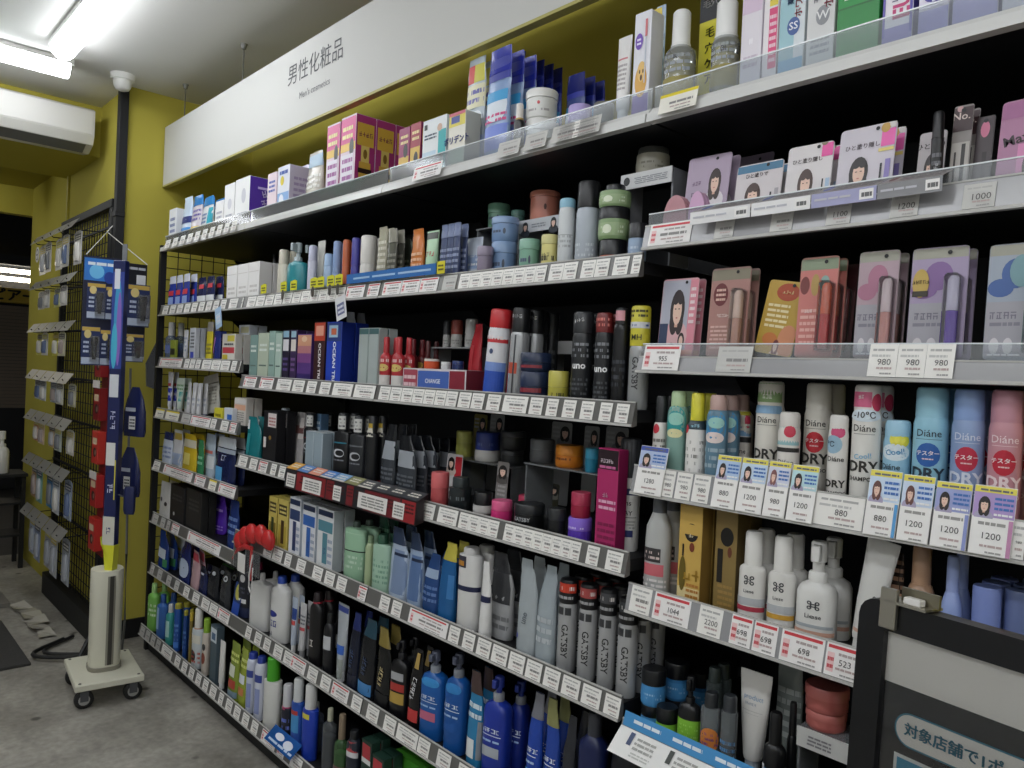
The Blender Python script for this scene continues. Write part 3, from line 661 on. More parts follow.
I('S1', 234.5, 249, 178, 'box', 'white carton with a purple patterned side panel', dep=.16, body='f2f2f2', prints=[('d', .2, .62, .3, .16, 'd2d2da'), ln(.12, .3, 2, 'a9a9b5')], side='5a35b0', sprints=[('t', 0, .3+.2*k, .035, '~3', 'e6dcff', 20) for k in range(3)]+[('r', -.8, .2, -.3, .24, 'f0eaff'), ('r', .1, .6, .8, .65, 'd9c8ff'), ('r', -.6, .75, .1, .8, 'd9c8ff')])
I('S1', 267, 276, 173, 'box', 'pale pink carton with blue lettering on the top shelf', dep=.05, body='f0dde4', prints=[ln(.55, .85, 3, '5a6ab8'), ('r', -.8, .1, .8, .25, 'e39ab8')], side='ead6e2')
I('S1', 277, 289, 166, 'box', 'white carton with blue and yellow flower dots', dep=.1, body='e8eaf4', prints=[('r', -.95, .05, .95, .45, '8fb4e4'), ('d', -.3, .3, .4, .12, 'f2f6ff'), ('d', .3, .14, .4, .1, 'e58ab0'), ('d', -.2, .7, .3, .1, 'e8d44a'), ln(.8, .95, 1, '4a62b0')], side='dcd4ea', sprints=[ln(.2, .8, 5, 'b7a6cf')])
I('S1', 297, 308, 166, 'box', 'pale lilac carton behind the foil pouch on the top shelf', dep=.05, Y=.1, body='e2dcf0', prints=[ln(.3, .8, 4, 'a89cc8')])
I('S1', 308, 324, 152, 'pouch', 'silvery tan film pouch leaning beside the pink boxes', body='cfc9bd', prints=[band(.03, .2, '7a5a48'), band(.72, .95, '9db8cc'), ln(.3, .6, 3, 'e8e6e0')])
gold = [('r', -.85, .62, .85, .9, 'e0b84a'), ('t', 0, .76, .02, '~4', '7a2a50'), ('r', -.6, .1, .6, .42, 'd9b24a'), ('r', -.42, .42, .42, .62, 'e8d27a'), ('d', 0, .52, .2, .06, '8a6a2a'), ('r', -.7, .28, .7, .34, '2a1a1a')]
pinkp = [('r', -.97, .62, .97, .98, 'd8428a'), ('r', -.97, .56, .97, .66, 'ecc04e'), ('d', .5, .6, .3, .11, '1f1a20'), ('l', -.8, .7, .6, .9, 2, 'f4e2a0'), ('r', -.8, .14, .8, .52, 'ece4f0'), ('l', -.7, .18, .7, .5, 3, 'a45aa0'), ('r', -.97, .02, .97, .1, 'd27aa8')]
I('S1', 326, 339, 124, 'box', 'pink and gold hair removal carton with black figure, first of two fronts', 3, dep=.07, pitch=.0715, body='e9d3e2', prints=pinkp, side='b03a80', sprints=gold, top='d8428a')
I('S1', 340, 355, 116, 'box', 'pink and gold hair removal carton showing its gold bottle side', 4, dep=.07, pitch=.0715, body='e9d3e2', prints=pinkp, side='b03a80', sprints=gold, top='d8428a')
I('S1', 398, 409, 128, 'box', 'dark pink and gold carton left of the teal whitening box', 2, Y=.06, dep=.07, body='9d3566', prints=[('r', -.9, .1, .9, .5, 'd9b24a'), ('d', .3, .6, .4, .12, '241818'), ln(.7, .9, 2, 'f0d9a0')], side='8a2c5c', sprints=gold)
I('S1', 409.5, 420, 123, 'box', 'gold and crimson carton touching the teal whitening box', 2, Y=.06, dep=.07, body='a93a4a', prints=[('r', -.9, .3, .9, .6, 'd9b24a'), ('d', .2, .4, .4, .12, '241818'), ln(.7, .9, 2, 'f0d9a0')], side='8a2c5c', sprints=gold)
I('S1', 422, 446, 118, 'box', 'white and teal tooth whitening carton with a tooth graphic', dep=.05, body='e9eef0', prints=[('r', .35, .02, .98, .75, '33b0b4'), ('d', .55, .2, .28, .09, 'eaf7f7'), ('d', .45, .8, .2, .07, 'd8b7a0'), ('l', -.85, .62, .2, .74, 2, '3a4a60'), ('r', -.85, .82, -.6, .92, '22262a'), ('r', -.95, .05, .2, .4, 'c5dcea')], side='d8e2e6')
I('S1', 448, 465, 112, 'box', 'yellow and white denture cleanser carton with blue katakana', dep=.05, body='e9e6da', prints=[('r', -.95, .74, .95, .98, 'e2d45a'), ('r', -.7, .8, .3, .93, '3a4a9a'), ('t', 0, .48, .021, 'ポリデント', '2a3f9a', 0, .03), ('r', -.95, .05, .95, .3, 'd4e2d4'), ('r', -.95, .94, .95, 1.0, 'd66a78')], side='d8d8cc')
I('S1', 466, 486, 58, 'pouch', 'tall pouch with red and yellow top and clear lower half', 2, dep=.03, body='c3cfd8', prints=[('r', -.95, .78, -.1, .94, 'd4413f'), ('r', -.1, .78, .95, .94, 'd6cf52'), ('r', -.95, .55, .95, .76, 'e5e2c0'), ln(.58, .74, 2, '6a6ab0'), ('r', -.9, .08, .9, .3, 'b4c6ea'), ('d', .2, .42, .5, .1, 'e9eef4')])
navyp = [('r', -.95, .7, .95, .95, '24309a'), ('r', -.95, .05, .95, .28, '6f86d8'), ('d', .1, .45, .6, .14, 'dfe8f2'), ('r', -.6, .5, .7, .6, '3aa0d8'), ln(.3, .4, 2, 'd84a8a')]
I('S1', 487, 511, 49, 'pouch', 'shiny blue topped film pouch with curved white tray inside', 3, dep=.03, pitch=.04, body='8fa8d0', top='2430a0', prints=navyp)
I('S1', 512, 524, 53, 'pouch', 'navy film pouch lined up behind the white tubs', 5, Y=.09, dep=.03, pitch=.034, body='5a6fc0', top='1f2a8a', prints=navyp)
I('S1', 566, 585, 74, 'pouch', 'dark navy film pouch behind the lilac jar', 3, Y=.14, dep=.03, pitch=.036, body='46558f', top='1a2470', prints=navyp)
I('S1', 504, 514, 124, 'jar', 'small black jar with gold ring lying in front of the film pouches', body='17181c', lid='caa85a', lidf=.2)
I('S1', 514.5, 524, 104, 'bottle', 'black bottle with gold collar beside the white tubs', body='191a1d', cap='e9e4de', capf=.35, capw=.9, collar='c9a452')
m, h = I('S1', 525, 556, 122, 'jar', 'lower white tub of the stacked pair on the top shelf', body='e2e2de', lid='efefec', lidf=.35, lidw=1.04)
I('S1', 525, 558, 93, 'jar', 'upper white tub with small red crest on the stacked pair', z0=h+.0005, on=m, body='e6e6e2', lid='f2f2ef', lidf=.3, lidw=1.04, prints=[('d', .25, .5, .06, .06, 'c9303a'), ln(.2, .35, 1, 'b5b0b0')], cat='jar')
I('S1', 568, 592, 107, 'jar', 'lilac lidded jar between white tubs and grey jar', body='e6e2ee', lid='b9a9e0', lidf=.55, lidw=1.03)
I('S1', 593, 614, 104, 'jar', 'flat grey lidded jar next to the lilac jar', body='77776f', lid='6f6f69', lidf=.5)
I('S1', 616, 632, 37, 'tube', 'white squeeze tube with pink line beside the toothbrush carton', body='eceae8', cap='f4f4f4', prints=[('r', -.5, .72, .5, .74, 'd88a90'), ln(.35, .68, 6, 'b9b4b4', -.5, .5)])
I('S1', 633, 650, 12, 'box', 'toothbrush carton with dog photo and yellow hang tab', dep=.04, body='e9e9f0', prints=[('r', -.95, .02, .95, .2, '6a45a8'), ('d', 0, .33, .7, .16, 'dda84a'), ('d', .05, .42, .5, .1, 'e8bd6a'), ('d', -.15, .42, .07, .02, '2a1a10'), ('d', .25, .42, .07, .02, '2a1a10'), ('d', .05, .36, .12, .03, '5a3520'), ('d', -.35, .72, .45, .08, '7a55c0'), ln(.68, .76, 2, 'f2ecff', -.6, -.1), ('r', .35, .75, .6, .92, 'd87a80'), ('r', .42, .3, .52, .75, 'c8d0dc')], side='dcdce2', hang=.018)
I('S1', 653, 664, 6, 'pouch', 'pale blue pouch tucked behind the toothbrush carton', Y=.13, body='c4d8ea', prints=[ln(.4, .8, 4, '7a9ac0')])
olive = [('r', -.8, .08, .8, .3, '8f8430'), ln(.34, .55, 3, '9aa0a0', -.6, .6)]
I('S1', 665, 696, 12, 'bottle', 'clear foam bottle with white cover cap and olive base left of the yellow carton', capf=.36, capw=.72, sh=.13, collar='e9e9e6', e=2, body='e9ecec', cap='f0f0ee', clr=True, liquid='a49a40', prints=olive+[('t', 0, .5, .012, 'Bi', '4a4d55')], dep=.05, name='foam_bottle')
I('S1', 698, 720, -16, 'box', 'yellow pore cleanser carton with black top band', 1, Y=.1, dep=.045, body='dcd33c', prints=[('r', -.98, .72, .98, .99, '202226'), ('t', 0, .85, .018, '毛穴', 'f2f2ee'), ('t', .05, .62, .022, '毛', '3a3f2a'), ('t', .05, .5, .022, '穴', '3a3f2a'), ('t', .05, .38, .022, 'ケ', '3a3f2a'), ('t', .05, .26, .022, 'ア', '3a3f2a'), ('r', -.98, .02, .98, .1, 'f0ea80')], side='c9c034')
I('S1', 712, 740, 2, 'bottle', 'clear foam bottle with white cover cap and olive base right of the yellow carton', capf=.38, capw=.8, sh=.13, collar='e9e9e6', e=2, body='e9ecec', cap='f2f2f0', clr=True, liquid='a49a40', prints=olive+[('t', .1, .46, .014, 'Bi', '4a4d55')], dep=.05, name='foam_bottle')
I('S1', 741, 762, -18, 'box', 'pearly pink white carton with heart emboss', dep=.04, body='e8e2ea', prints=[('r', -.95, .7, .95, .98, 'dcc6dc'), ('r', -.95, .9, .3, .98, '6a5fa8'), ('d', -.1, .42, .1, .03, 'f8f4fa'), ('d', .1, .42, .1, .03, 'f8f4fa'), ln(.15, .3, 2, 'c9bccb')], side='ddd4e2')
I('S1', 763, 778, -22, 'box', 'white and hot pink toothpaste carton on the top shelf', dep=.04, body='efe9ec', prints=[('r', -.2, .1, .9, .7, 'e0487e'), ('d', .2, .82, .4, .07, '3a2a30'), ('r', -.2, .72, .9, .78, 'e8d44a'), ln(.15, .65, 7, 'f6c9d8', -.1, .8)], side='e6dade')
I('S1', 779, 805, -28, 'box', 'teal and silver toothpaste carton with blue oval mark', dep=.04, body='dfe6ea', prints=[('r', -.95, .02, .2, .98, '9fc8d2'), ('d', .15, .46, .5, .09, '3a5a9c'), ('t', .15, .46, .018, 'SS', 'e8eef8'), ('t', .55, .72, .016, 'ホワイト', 'c03a58', 90), ('t', -.1, .75, .012, '薬用', '3a5a9c', 90), ('r', -.95, .02, .95, .14, '7fb6d8')], side='d2dade')
I('S1', 807, 835, -34, 'box', 'silver grey toothpaste carton with dark oval W mark', dep=.04, body='dcdcdc', prints=[('d', .15, .5, .5, .1, '8d8f94'), ('t', .15, .5, .02, 'W', 'eeeeee'), ('t', .6, .78, .018, 'ホワイト', 'c24a62', 90), ('t', -.3, .8, .014, '~6', '7a7d84', 90), ln(.1, .3, 3, 'aaacb0')], side='cfcfcf')
I('S1', 837, 880, -40, 'box', 'bright green carton with a darker lid fold', dep=.05, body='2e9a4a', prints=[('r', -.98, .02, .98, .52, '268a40'), ('r', -.98, .52, .98, .54, '1c6a30'), ('t', -.3, .72, .02, '薬用', 'eef8ee'), ln(.6, .66, 1, 'dff0df')], side='227a3a')
I('S1', 883, 914, -44, 'box', 'white and purple whitening carton with tall magenta letters', dep=.045, body='f0ecf2', prints=[('t', .3, .6, .034, 'EUTH', 'c83a78', 90, .03), ('t', -.2, .62, .012, '~5', '4a3f80', 90), ('r', -.98, .02, .98, .2, '8f86c8'), ('r', -.98, .1, -.82, .98, '6a5fb8'), ('r', .8, .1, .98, .98, '5a4fae')], side='4a429c')
I('S1', 919, 950, -50, 'box', 'purple and white carton with a gold seal, beside the magenta lettered carton', dep=.045, body='e6e2f2', prints=[('r', -.98, .02, .98, .3, '8f8ac8'), ('d', .0, .62, .55, .1, 'c9a860'), ('d', 0, .62, .4, .07, 'e2c98a'), ('d', .2, .44, .8, .06, '4a42a0'), ('t', .2, .44, .02, '~2', 'f2f0fa')], side='4a429c')
I('S1', 953, 1000, -58, 'box', 'wide violet and white carton at the near end of the top shelf', dep=.045, body='dcd8ea', prints=[('r', -.98, .02, .98, .36, 'a09ad0'), ('d', -.2, .5, .5, .05, '4a42a0'), ('t', -.2, .5, .02, '~2', 'f2f0fa'), ('r', .3, .3, .95, .5, '5a52aa')], side='4a429c')
I('S1', 1003, 1050, -66, 'box', 'pale grey carton at the very end of the top shelf', dep=.045, body='d6d4e0', prints=[ln(.3, .7, 5, '8a86b0')])

# ---- second shelf, left
I('S2', 169, 197, 274, 'pouch', 'navy interdental brush pack with white top on the second shelf', n=4, dep=.02, body='2c3f9a', top='d9dce8', prints=[band(.4, .55, 'cf3a4a', .5), ('r', -.5, .08, .5, .35, '8fa8e0')], cat='pack', name='brush_pack')
I('S2', 198, 224, 276, 'pouch', 'dark navy pack with white tray and red badge', n=3, dep=.02, body='20264f', prints=[band(.05, .35, 'dfe2e6', .8), ('r', -.3, .6, .4, .75, 'cc3a48')], cat='pack', name='brush_pack')
I('S2', 226, 270, 262, 'box', 'plain white film wrapped carton in the row of four', 2, n=4, dep=.05, body='f0eeec', prints=[ln(.2, .45, 2, 'cfcbc8'), ('r', -.9, .75, .9, .77, 'd8d4d0')])
I('S2', 271, 277, 254, 'bottle', 'narrow black bottle behind the white cartons', 1, Y=.1, body='2b2d31', cap='1a1b1e', capf=.2, capw=.8)
I('S2', 279, 288, 250, 'bottle', 'cream cylinder bottle next to the teal bottle', 2, dep=.035, body='d8d4c4', cap='cfc9b8', capf=.3, capw=1.0, e=2, sh=.02)
I('S2', 289, 307, 243, 'pump', 'teal pump bottle with pale cap on the second shelf', 2, dep=.05, body='2f8c96', cap='b9c6ca', bodyf=.66, e=2)
I('S2', 309, 316, 246, 'bottle', 'pale lilac cylinder bottle right of the teal pump', 1, dep=.03, body='d4d6e8', cap='c6c9e0', capf=.3, capw=1, e=2, sh=.02)
I('S2', 316, 326, 241, 'tube', 'cream squeeze tube behind the pale blue bottle', 1, Y=.05, dep=.03, body='dcdcd4', cap='e8e8e4')
I('S2', 325, 332, 254, 'bottle', 'short pale blue bottle in front of the cream tube', 1, dep=.03, body='b4cdea', cap='a8c4e4', capf=.3, capw=1, e=2, sh=.02)
for a, c, y, col, nm in [(332.5, 341.5, 241.5, '8ea8d4', 'powder blue'), (342, 350.5, 240, 'c8683e', 'burnt orange'), (351, 359.5, 238, '4a48a0', 'violet blue'), (360, 377, 236, 'e2dfd8', 'wide ivory')]:
    I('S2', a, c, y, 'can', nm+' cylinder bottle in the colourful row on the second shelf', 2, body=col, cap=col, capf=.5, capw=.99, prints=[('r', -.9, .12, .9, .15, '2a2a30')], cat='bottle', name='cylinder_bottle')
I('S2', 378, 387, 227, 'pouch', 'tall grey beige pouch right of the ivory bottle', 2, dep=.02, body='b0ac98', prints=[ln(.2, .8, 6, 'd8d5c6')])
I('S2', 388, 397, 229, 'pouch', 'tall charcoal pouch with pale seam on the second shelf', 2, dep=.02, body='55554d', top='9a988c', prints=[ln(.2, .6, 4, '8a887c')])
I('S2', 398, 411, 239, 'pouch', 'black green pouch left of the orange tube', 2, dep=.03, body='33382f', prints=[ln(.2, .6, 4, '5a6050')])
I('S2', 412, 424, 229, 'pouch', 'orange pointed pouch beside the pale green bottle', 1, dep=.03, body='cf7a3c', prints=[ln(.3, .6, 3, 'e9b48a')])
I('S2', 425, 440, 231, 'tube', 'pale green tube with red lettering and dark top', 1, dep=.035, body='b9dcb8', cap='d6ead4', prints=[('t', 0, .55, .018, '~4', 'c83a40'), ('r', -.8, .84, .8, .97, '3a4038')])
I('S2', 441, 460, 224, 'pouch', 'slate blue slanted refill pouch in a row of three', 2, n=3, dep=.02, body='4a5578', top='7a86a8', prints=[ln(.2, .6, 4, '8a96b8')])
I('S2', 461, 483, 238, 'pouch', 'crinkled white and blue pouch left of the mauve jar', 1, dep=.04, body='cfd8e6', prints=[('r', -.7, .3, .7, .6, '9ab0d4'), ln(.35, .55, 2, 'f2f4f8')])
I('S2', 477, 493, 247, 'jar', 'small mauve jar in front of the crinkled pouch', Y=.015, body='8d8296', lid='9a8fa4', lidf=.3, lidw=1.05)
hairprint = [('d', .35, .4, .07, .12, '4a5668'), ln(.3, .5, 1, '55617a', -.3, .2)]
m, h = I('S2', 491, 517, 243, 'jar', 'lower blue jar of the stacked pair on the second shelf', body='7f9cc4', lid='88a4ca', lidf=.3, lidw=1.04, prints=hairprint)
I('S2', 490, 518, 218.5, 'jar', 'upper blue jar of the stacked pair on the second shelf', z0=h+.0005, on=m, body='7f9cc4', lid='90aad0', lidf=.28, lidw=1.04, prints=hairprint, jit=0)
I('S2', 519, 540, 240, 'jar', 'sage green jar beside the small yellow jar', body='7fae98', lid='88b6a0', lidf=.3, lidw=1.04, prints=hairprint)
I('S2', 541, 558, 235.5, 'jar', 'small butter yellow jar next to the white bottle', body='ded58a', lid='d6cf8e', lidf=.25, lidw=1.04, prints=[ln(.25, .5, 1, '4a4632'), ('t', 0, .45, .011, '~3', '4a4632')])
I('S2', 558, 575, 199, 'can', 'white cylinder bottle with pale blue cap on the second shelf', body='d5d9db', cap='8fc0d6', capf=.12, capw=.98, prints=[ln(.3, .5, 3, 'b0b4b6'), ('r', -.9, .48, .9, .49, 'a9adaf')], cat='bottle', name='cylinder_bottle')
I('S2', 576, 600, 182, 'can', 'tall silver grey bottle with glossy black cap', body='b4bcc6', cap='121317', capf=.3, capw=.97, prints=[ln(.12, .3, 3, 'd4dae0')], cat='bottle', name='cylinder_bottle')
grn = [('r', -.8, .1, .8, .5, '9db487'), ln(.15, .45, 2, 'd6e2c6'), ('d', 0, .3, .2, .14, 'e2ead2')]
m, h = I('S2', 599, 627, 241, 'jar', 'bottom green jar with black lid in a stack of three', body='b0604a', lid='17191c', lidf=.6, lidw=1.0)
m, h2 = I('S2', 599, 631, 209, 'jar', 'middle green jar with black lid in a stack of three', z0=h+.0005, on=m, body='8ba677', lid='16181b', lidf=.38, prints=grn, jit=0)
I('S2', 602, 635, 186, 'jar', 'top green jar with tall black lid in a stack of three', z0=h+h2+.001, on=m, body='8ba677', lid='191b1e', lidf=.32, lidw=.62, prints=grn, jit=0)
I('S2', 628, 647, 224, 'jar', 'pale blue jar with black lid at the end of the second shelf', body='9fb4cf', lid='1b1d21', lidf=.38, prints=[ln(.2, .45, 2, 'c9d6e6')])

# display risers (small stands that lift a back row)
def riser(shelf, px0, px1, ytop, Y, dep, label, col='4a4c50', clr=False, face=None, prints=()):
    zb = top_of(shelf)+.0006; z = .06
    for _ in range(5):
        x0, x1 = x_at(px0, Y, zb+z), x_at(px1, Y, zb+z); z = z_at(ytop, (x0+x1)/2, Y)-zb
    t = thing('display_riser', label, 'stand', ((x0+x1)/2, Y+dep/2, zb)); W = x1-x0; m = clear('cdd2d6', .25, .1, 'riser') if clr else mat(col, .4)
    MB().box(-W/2, W/2, -dep/2, dep/2, z-.004, z, m).build('top_plate', t, False)
    for s in (-1, 1): MB().box(s*W/2*.96-.002, s*W/2*.96+.002, -dep/2+.004, dep/2-.002, 0, z-.004, m).build('side_panel', t, False)
    if face:
        MB().box(-W/2, W/2, -dep/2-.003, -dep/2, z-.03, z+.002, mat(face, .4)).build('front_strip', t, False)
        b = MB(); add_print(b, lambda u, v, e: (u*W/2, -dep/2-.003-e, z-.03+v*.03), list(prints), W, .03); b.build('printed_strip', t, False)
    occ.setdefault((shelf, 0.0), []).append(((x0+x1)/2-W/2, (x0+x1)/2+W/2, Y, Y+dep))
    return z
faces2 = [('p', -.55, .5, .13, .4, '2a2c30', '3a4048'), ('l', -.3, .3, .35, .7, 2, '8a8f96'), ('p', .7, .55, .13, .4, '2a2c30', '3a4048')]
z = riser('S2', 517, 562, 219, .13, .09, 'grey riser with portrait strip under the salmon jar', 'b2b5ba', False, 'c4c7cc', faces2)
I('S2', 530, 560, 193, 'jar', 'salmon jar lifted on a grey riser', Y=.135, z0=z+.0005, body='c07a68', lid='c47e6c', lidf=.2, lidw=1.05, prints=[('d', .4, .45, .06, .1, '5a2f28'), ('t', -.55, .4, .022, '~2', '4a2a24', 90)])
z = riser('S2', 476, 516, 226, .155, .09, 'grey riser under the two green jars', '777a7e')
I('S2', 488, 510, 205, 'jar', 'mint green jar on the riser behind the blue jars', Y=.16, z0=z+.0005, body='76a68c', lid='80b096', lidf=.4, lidw=1.05, prints=hairprint)
I('S2', 511, 525, 211, 'jar', 'dull teal jar on the riser behind the blue jars', Y=.165, z0=z+.0005, body='5d8a80', lid='648f86', lidf=.4, lidw=1.05)
z = riser('S2', 622, 673, 172, .085, .07, 'grey riser carrying the beige jar by the makeup bay', '7a7c80', False, 'd2d3d4', [('d', -.75, .55, .13, .3, '2a2e30'), ('l', -.45, .25, .85, .75, 4, '8d9096')])
I('S2', 636, 671, 146, 'jar', 'beige jar with dark lid standing on a grey riser', Y=.09, z0=z+.0005, body='b5b2a4', lid='4c4c4a', lidf=.25, lidw=.92, prints=[ln(.2, .5, 2, '8a877a')])

# ---- makeup shelf with portrait cards (upper)
def face_card(bg, hair, top, u=-.15, v=.42, ru=.42, rv=.26, extra=()):
    return [('r', -.97, .02, .97, .98, bg), ('p', u, v, ru, rv, hair, top)]+list(extra)
TXT = ('t', -.15, .86, .0085, 'ひと塗り隠し', '6a5f62', 0, .0)
I('P2', 666, 690, 196, 'shell', 'dusty rose half round compact at the edge of the makeup shelf', Y=.022, dep=.02, body='c08a92')
I('P2', 691, 708, 192, 'shell', 'lilac pink half round compact beside the rose one', Y=.022, dep=.02, body='d0a6c8')
I('P2', 679, 722, 152, 'card', 'mauve portrait card with ponytailed model', 2, Y=.07, pitch=.03, body='b9a8bc', prints=face_card('b7a5bb', '3a2a2a', 'e8e2e6', .35, .66, .3, .17, [('t', -.5, .66, .011, '~3', '7a5f80'), ('t', -.5, .52, .011, '~3', '7a5f80')]))
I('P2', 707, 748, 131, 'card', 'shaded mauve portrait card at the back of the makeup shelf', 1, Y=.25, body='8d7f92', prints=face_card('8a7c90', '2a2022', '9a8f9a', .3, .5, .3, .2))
I('P2', 729, 776, 160, 'card', 'portrait card with blue top edge and eyeliner window', 2, Y=.05, pitch=.03, body='d9d2d4', prints=face_card('dbd4d6', '4a3530', 'd8c4c0', -.2, .5, .36, .2, [('r', -.97, .86, .97, .98, '4a7ea0'), ('t', -.1, .8, .009, 'ひと塗りで', '5a5052'), ('r', .55, .1, .62, .5, '2a2a2e'), ('r', .74, .1, .9, .55, 'b0aab0')]))
I('P2', 780, 826, 141, 'card', 'pale portrait card left of the large portrait card', 2, Y=.04, pitch=.03, body='dedadc', prints=face_card('e0dbdc', '4a3530', 'e3d2cc', -.1, .48, .36, .2, [('t', -.1, .78, .009, 'ひと塗り隠し', '6a5f62'), ('r', .62, .1, .68, .5, '2a2a2e'), ('r', .78, .1, .95, .5, 'a9c0d8'), ('r', .5, .8, .97, .98, 'ee5aa8'), ('d', .6, .99, .14, .04, '8a7a60')]))
I('P2', 831, 889, 122, 'card', 'large portrait card with pink sticker and violet mascara window', 2, Y=.035, pitch=.035, body='d2ccd6', prints=face_card('d3cdd6', '2a2426', 'e8dede', -.2, .47, .36, .18, [('t', -.15, .76, .0095, 'ひと塗り隠し', '6a6068'), ('r', .5, .72, .97, .92, 'ee6ab4'), ('d', .62, .94, .16, .06, 'c8a050'), ('d', .88, .98, .14, .055, 'd8d4d0'), ('r', .44, .66, .97, .7, 'e3d27a'), ('r', .55, .1, .62, .52, '2a2a30'), ('r', .72, .08, .9, .56, '8f82c0')]))
I('P2', 912, 940, 128, 'card', 'grey portrait card behind the black mascara', 1, Y=.06, body='b9b2b4', prints=face_card('bab3b5', '2a2022', '6a6266', 0, .5, .5, .2, [('t', -.1, .8, .011, 'ひと塗り', '4a4446')]))
I('P2', 930.5, 943.5, 112, 'bottle', 'black mascara tube with silver lettering standing before the cards', Y=.03, dep=.016, body='0e0e11', cap='16161a', capf=.3, capw=1, e=2, sh=.01, prints=[('t', 0, .34, .007, '~4', 'b9b9bd', 90), ln(.1, .55, 5, '6a6a70', -.5, .5)], name='mascara_tube', cat='mascara')
I('P2', 946, 966, 100, 'card', 'eyeliner card with black top and number one badge', 2, Y=.045, pitch=.025, body='8a8480', prints=[('r', -.97, .72, .97, .98, '3a2226'), ('t', .1, .88, .016, 'No.1', 'd8c8c0'), ('d', -.4, .97, .3, .04, 'c8a0a0'), ('r', -.9, .05, .9, .6, 'b2aca6'), ('r', .1, .1, .5, .58, '2a2726'), ('r', -.6, .1, -.4, .5, '3a3532')])
I('P2', 969, 988, 112, 'card', 'dark brown mascara card with pink star sticker', 1, Y=.06, body='3a3032', prints=[('r', -.9, .05, .9, .98, '42363a'), ('d', 0, .84, .5, .1, 'd87a9a'), ('r', -.1, .08, .4, .56, '2a2022')])
I('P2', 993, 1040, 92, 'card', 'magenta and black lash card at the end of the makeup shelf', 2, Y=.035, pitch=.03, lean=10, body='b07a9c', prints=[('r', -.97, .8, .97, .98, 'a86a96'), ('t', -.1, .56, .02, 'Max!', '2a1a24', 12, .02), ('r', -.1, .04, .97, .5, 'd88ab8'), ('p', .5, .26, .35, .16, '3a2226', 'c890a8')])
# ---- makeup shelf with blister packs (lower)
I('P3', 651, 687, 278, 'card', 'pink portrait card of a long haired model with white price slip below', 2, Y=.04, pitch=.022, body='d9a4ac', lean=5, prints=[('r', -.97, .02, .55, .98, 'b4b6c4'), ('r', .55, .02, .97, .98, 'e08f9e'), ('p', -.05, .62, .42, .25, '33282a', 'e0b4b8'), ('r', -.97, .1, -.5, .42, '2f4060'), ('d', .3, .2, .18, .1, '3a2e2e'), ('d', .3, .19, .11, .07, 'e9c8b8'), ('l', .62, .4, .9, .9, 6, 'f6e2e4'), ('d', -.2, .12, .2, .05, '5a3034'), ('r', -.97, .02, .97, .08, 'e2a89a')])
I('P3', 704, 744, 267, 'card', 'brown pink blister pack with hexagon badge', 2, Y=.035, pitch=.03, lean=4, body='a9857c', prints=[('r', -.97, .02, .97, .86, 'b0827a'), ('r', -.97, .86, .97, .98, '8d8672'), ('d', -.45, .7, .38, .13, '6f2f32'), ('l', -.7, .62, -.2, .78, 3, 'e0b8a8'), ('t', -.2, .46, .008, '~6', 'e9d8d0'), ('l', -.85, .08, .2, .36, 6, 'd9b4aa')], blister=('c99a88', 'e2c4b4'), bub=(.36, .9))
I('P3', 751, 791, 284, 'card', 'mustard yellow eyelash card leaning sideways', 1, Y=.055, rot=-4, tilt=9, lean=5, body='c9a84a', prints=[('r', -.97, .02, .97, .98, 'c4a040'), ('d', .1, .85, .6, .12, 'b04a28'), ('t', .1, .85, .009, '~4', 'f2dca0'), ('l', -.8, .35, .4, .7, 5, 'efe0b0'), ('d', .6, .2, .5, .22, 'd8926a'), ('d', -.3, .2, .4, .09, 'cf7f42'), ('p', .1, .12, .18, .09, '7a3a3a', 'e6c0a8')])
I('P3', 793, 832, 256, 'card', 'coral red blister pack with lip stick and round badges', 2, Y=.03, pitch=.03, lean=4, body='b98072', prints=[('r', -.97, .02, .97, .87, 'cf7f78'), ('r', -.97, .87, .97, .98, '8d9a80'), ('d', -.7, .72, .25, .09, '7a3a38'), ('d', -.15, .72, .22, .11, 'b99a5a'), ('d', .35, .74, .24, .07, '8fb0a8'), ('l', -.85, .12, .25, .5, 6, 'e8b4aa'), ('t', -.4, .46, .008, '~3', 'f4ded8')], blister=('c83a3c', 'd4603e'), bub=(.3, .92))
I('P3', 834, 849, 262, 'card', 'deep burgundy blister pack squeezed between coral and pink packs', 1, Y=.06, body='4a2226', prints=[('r', -.95, .02, .95, .88, '52262a')], blister=('6a2028', '7a2a30'), bub=(-.6, .6), hole=False)
def blist(bg, c2, badge=None): return [('r', -.97, .02, .97, .9, bg), ('r', -.97, .9, .97, .99, 'a9a89a'), ('d', .0, .74, .5, .13, c2), ('d', -.5, .62, .48, .08, c2), ('r', -.97, .03, .55, .5, 'aaa8b0'), ('t', -.35, .38, .014, '~4', '7d7a88', 0, -.004), ('l', -.85, .28, .3, .34, 1, '8a8894'), ('d', -.6, .12, .18, .07, 'd8d4d8'), ('d', -.1, .12, .18, .07, 'd8d4d8'), ('l', -.85, .03, .35, .06, 1, 'e8e8ee')]+(list(badge) if badge else [])
I('P3', 852, 893, 250, 'card', 'dusty pink blister pack with crystal topped pen', 2, Y=.03, pitch=.035, lean=4, body='a99a9e', prints=blist('b8a0aa', 'b47a92'), blister=('d89a94', 'd9c6cc'), bub=(.28, .92))
I('P3', 905, 963, 246, 'card', 'purple blister pack with gold crest and violet pen', 2, Y=.03, pitch=.035, lean=4, body='a296ae', prints=blist('ab9cba', '8a6aa0', [('d', -.62, .68, .3, .13, 'c8aa58'), ('t', -.62, .69, .008, '~5', '4a3a18'), ('r', -.9, .56, -.34, .61, '3a3528')]), blister=('6a48b4', 'c9c4dc'), bub=(.34, .88))
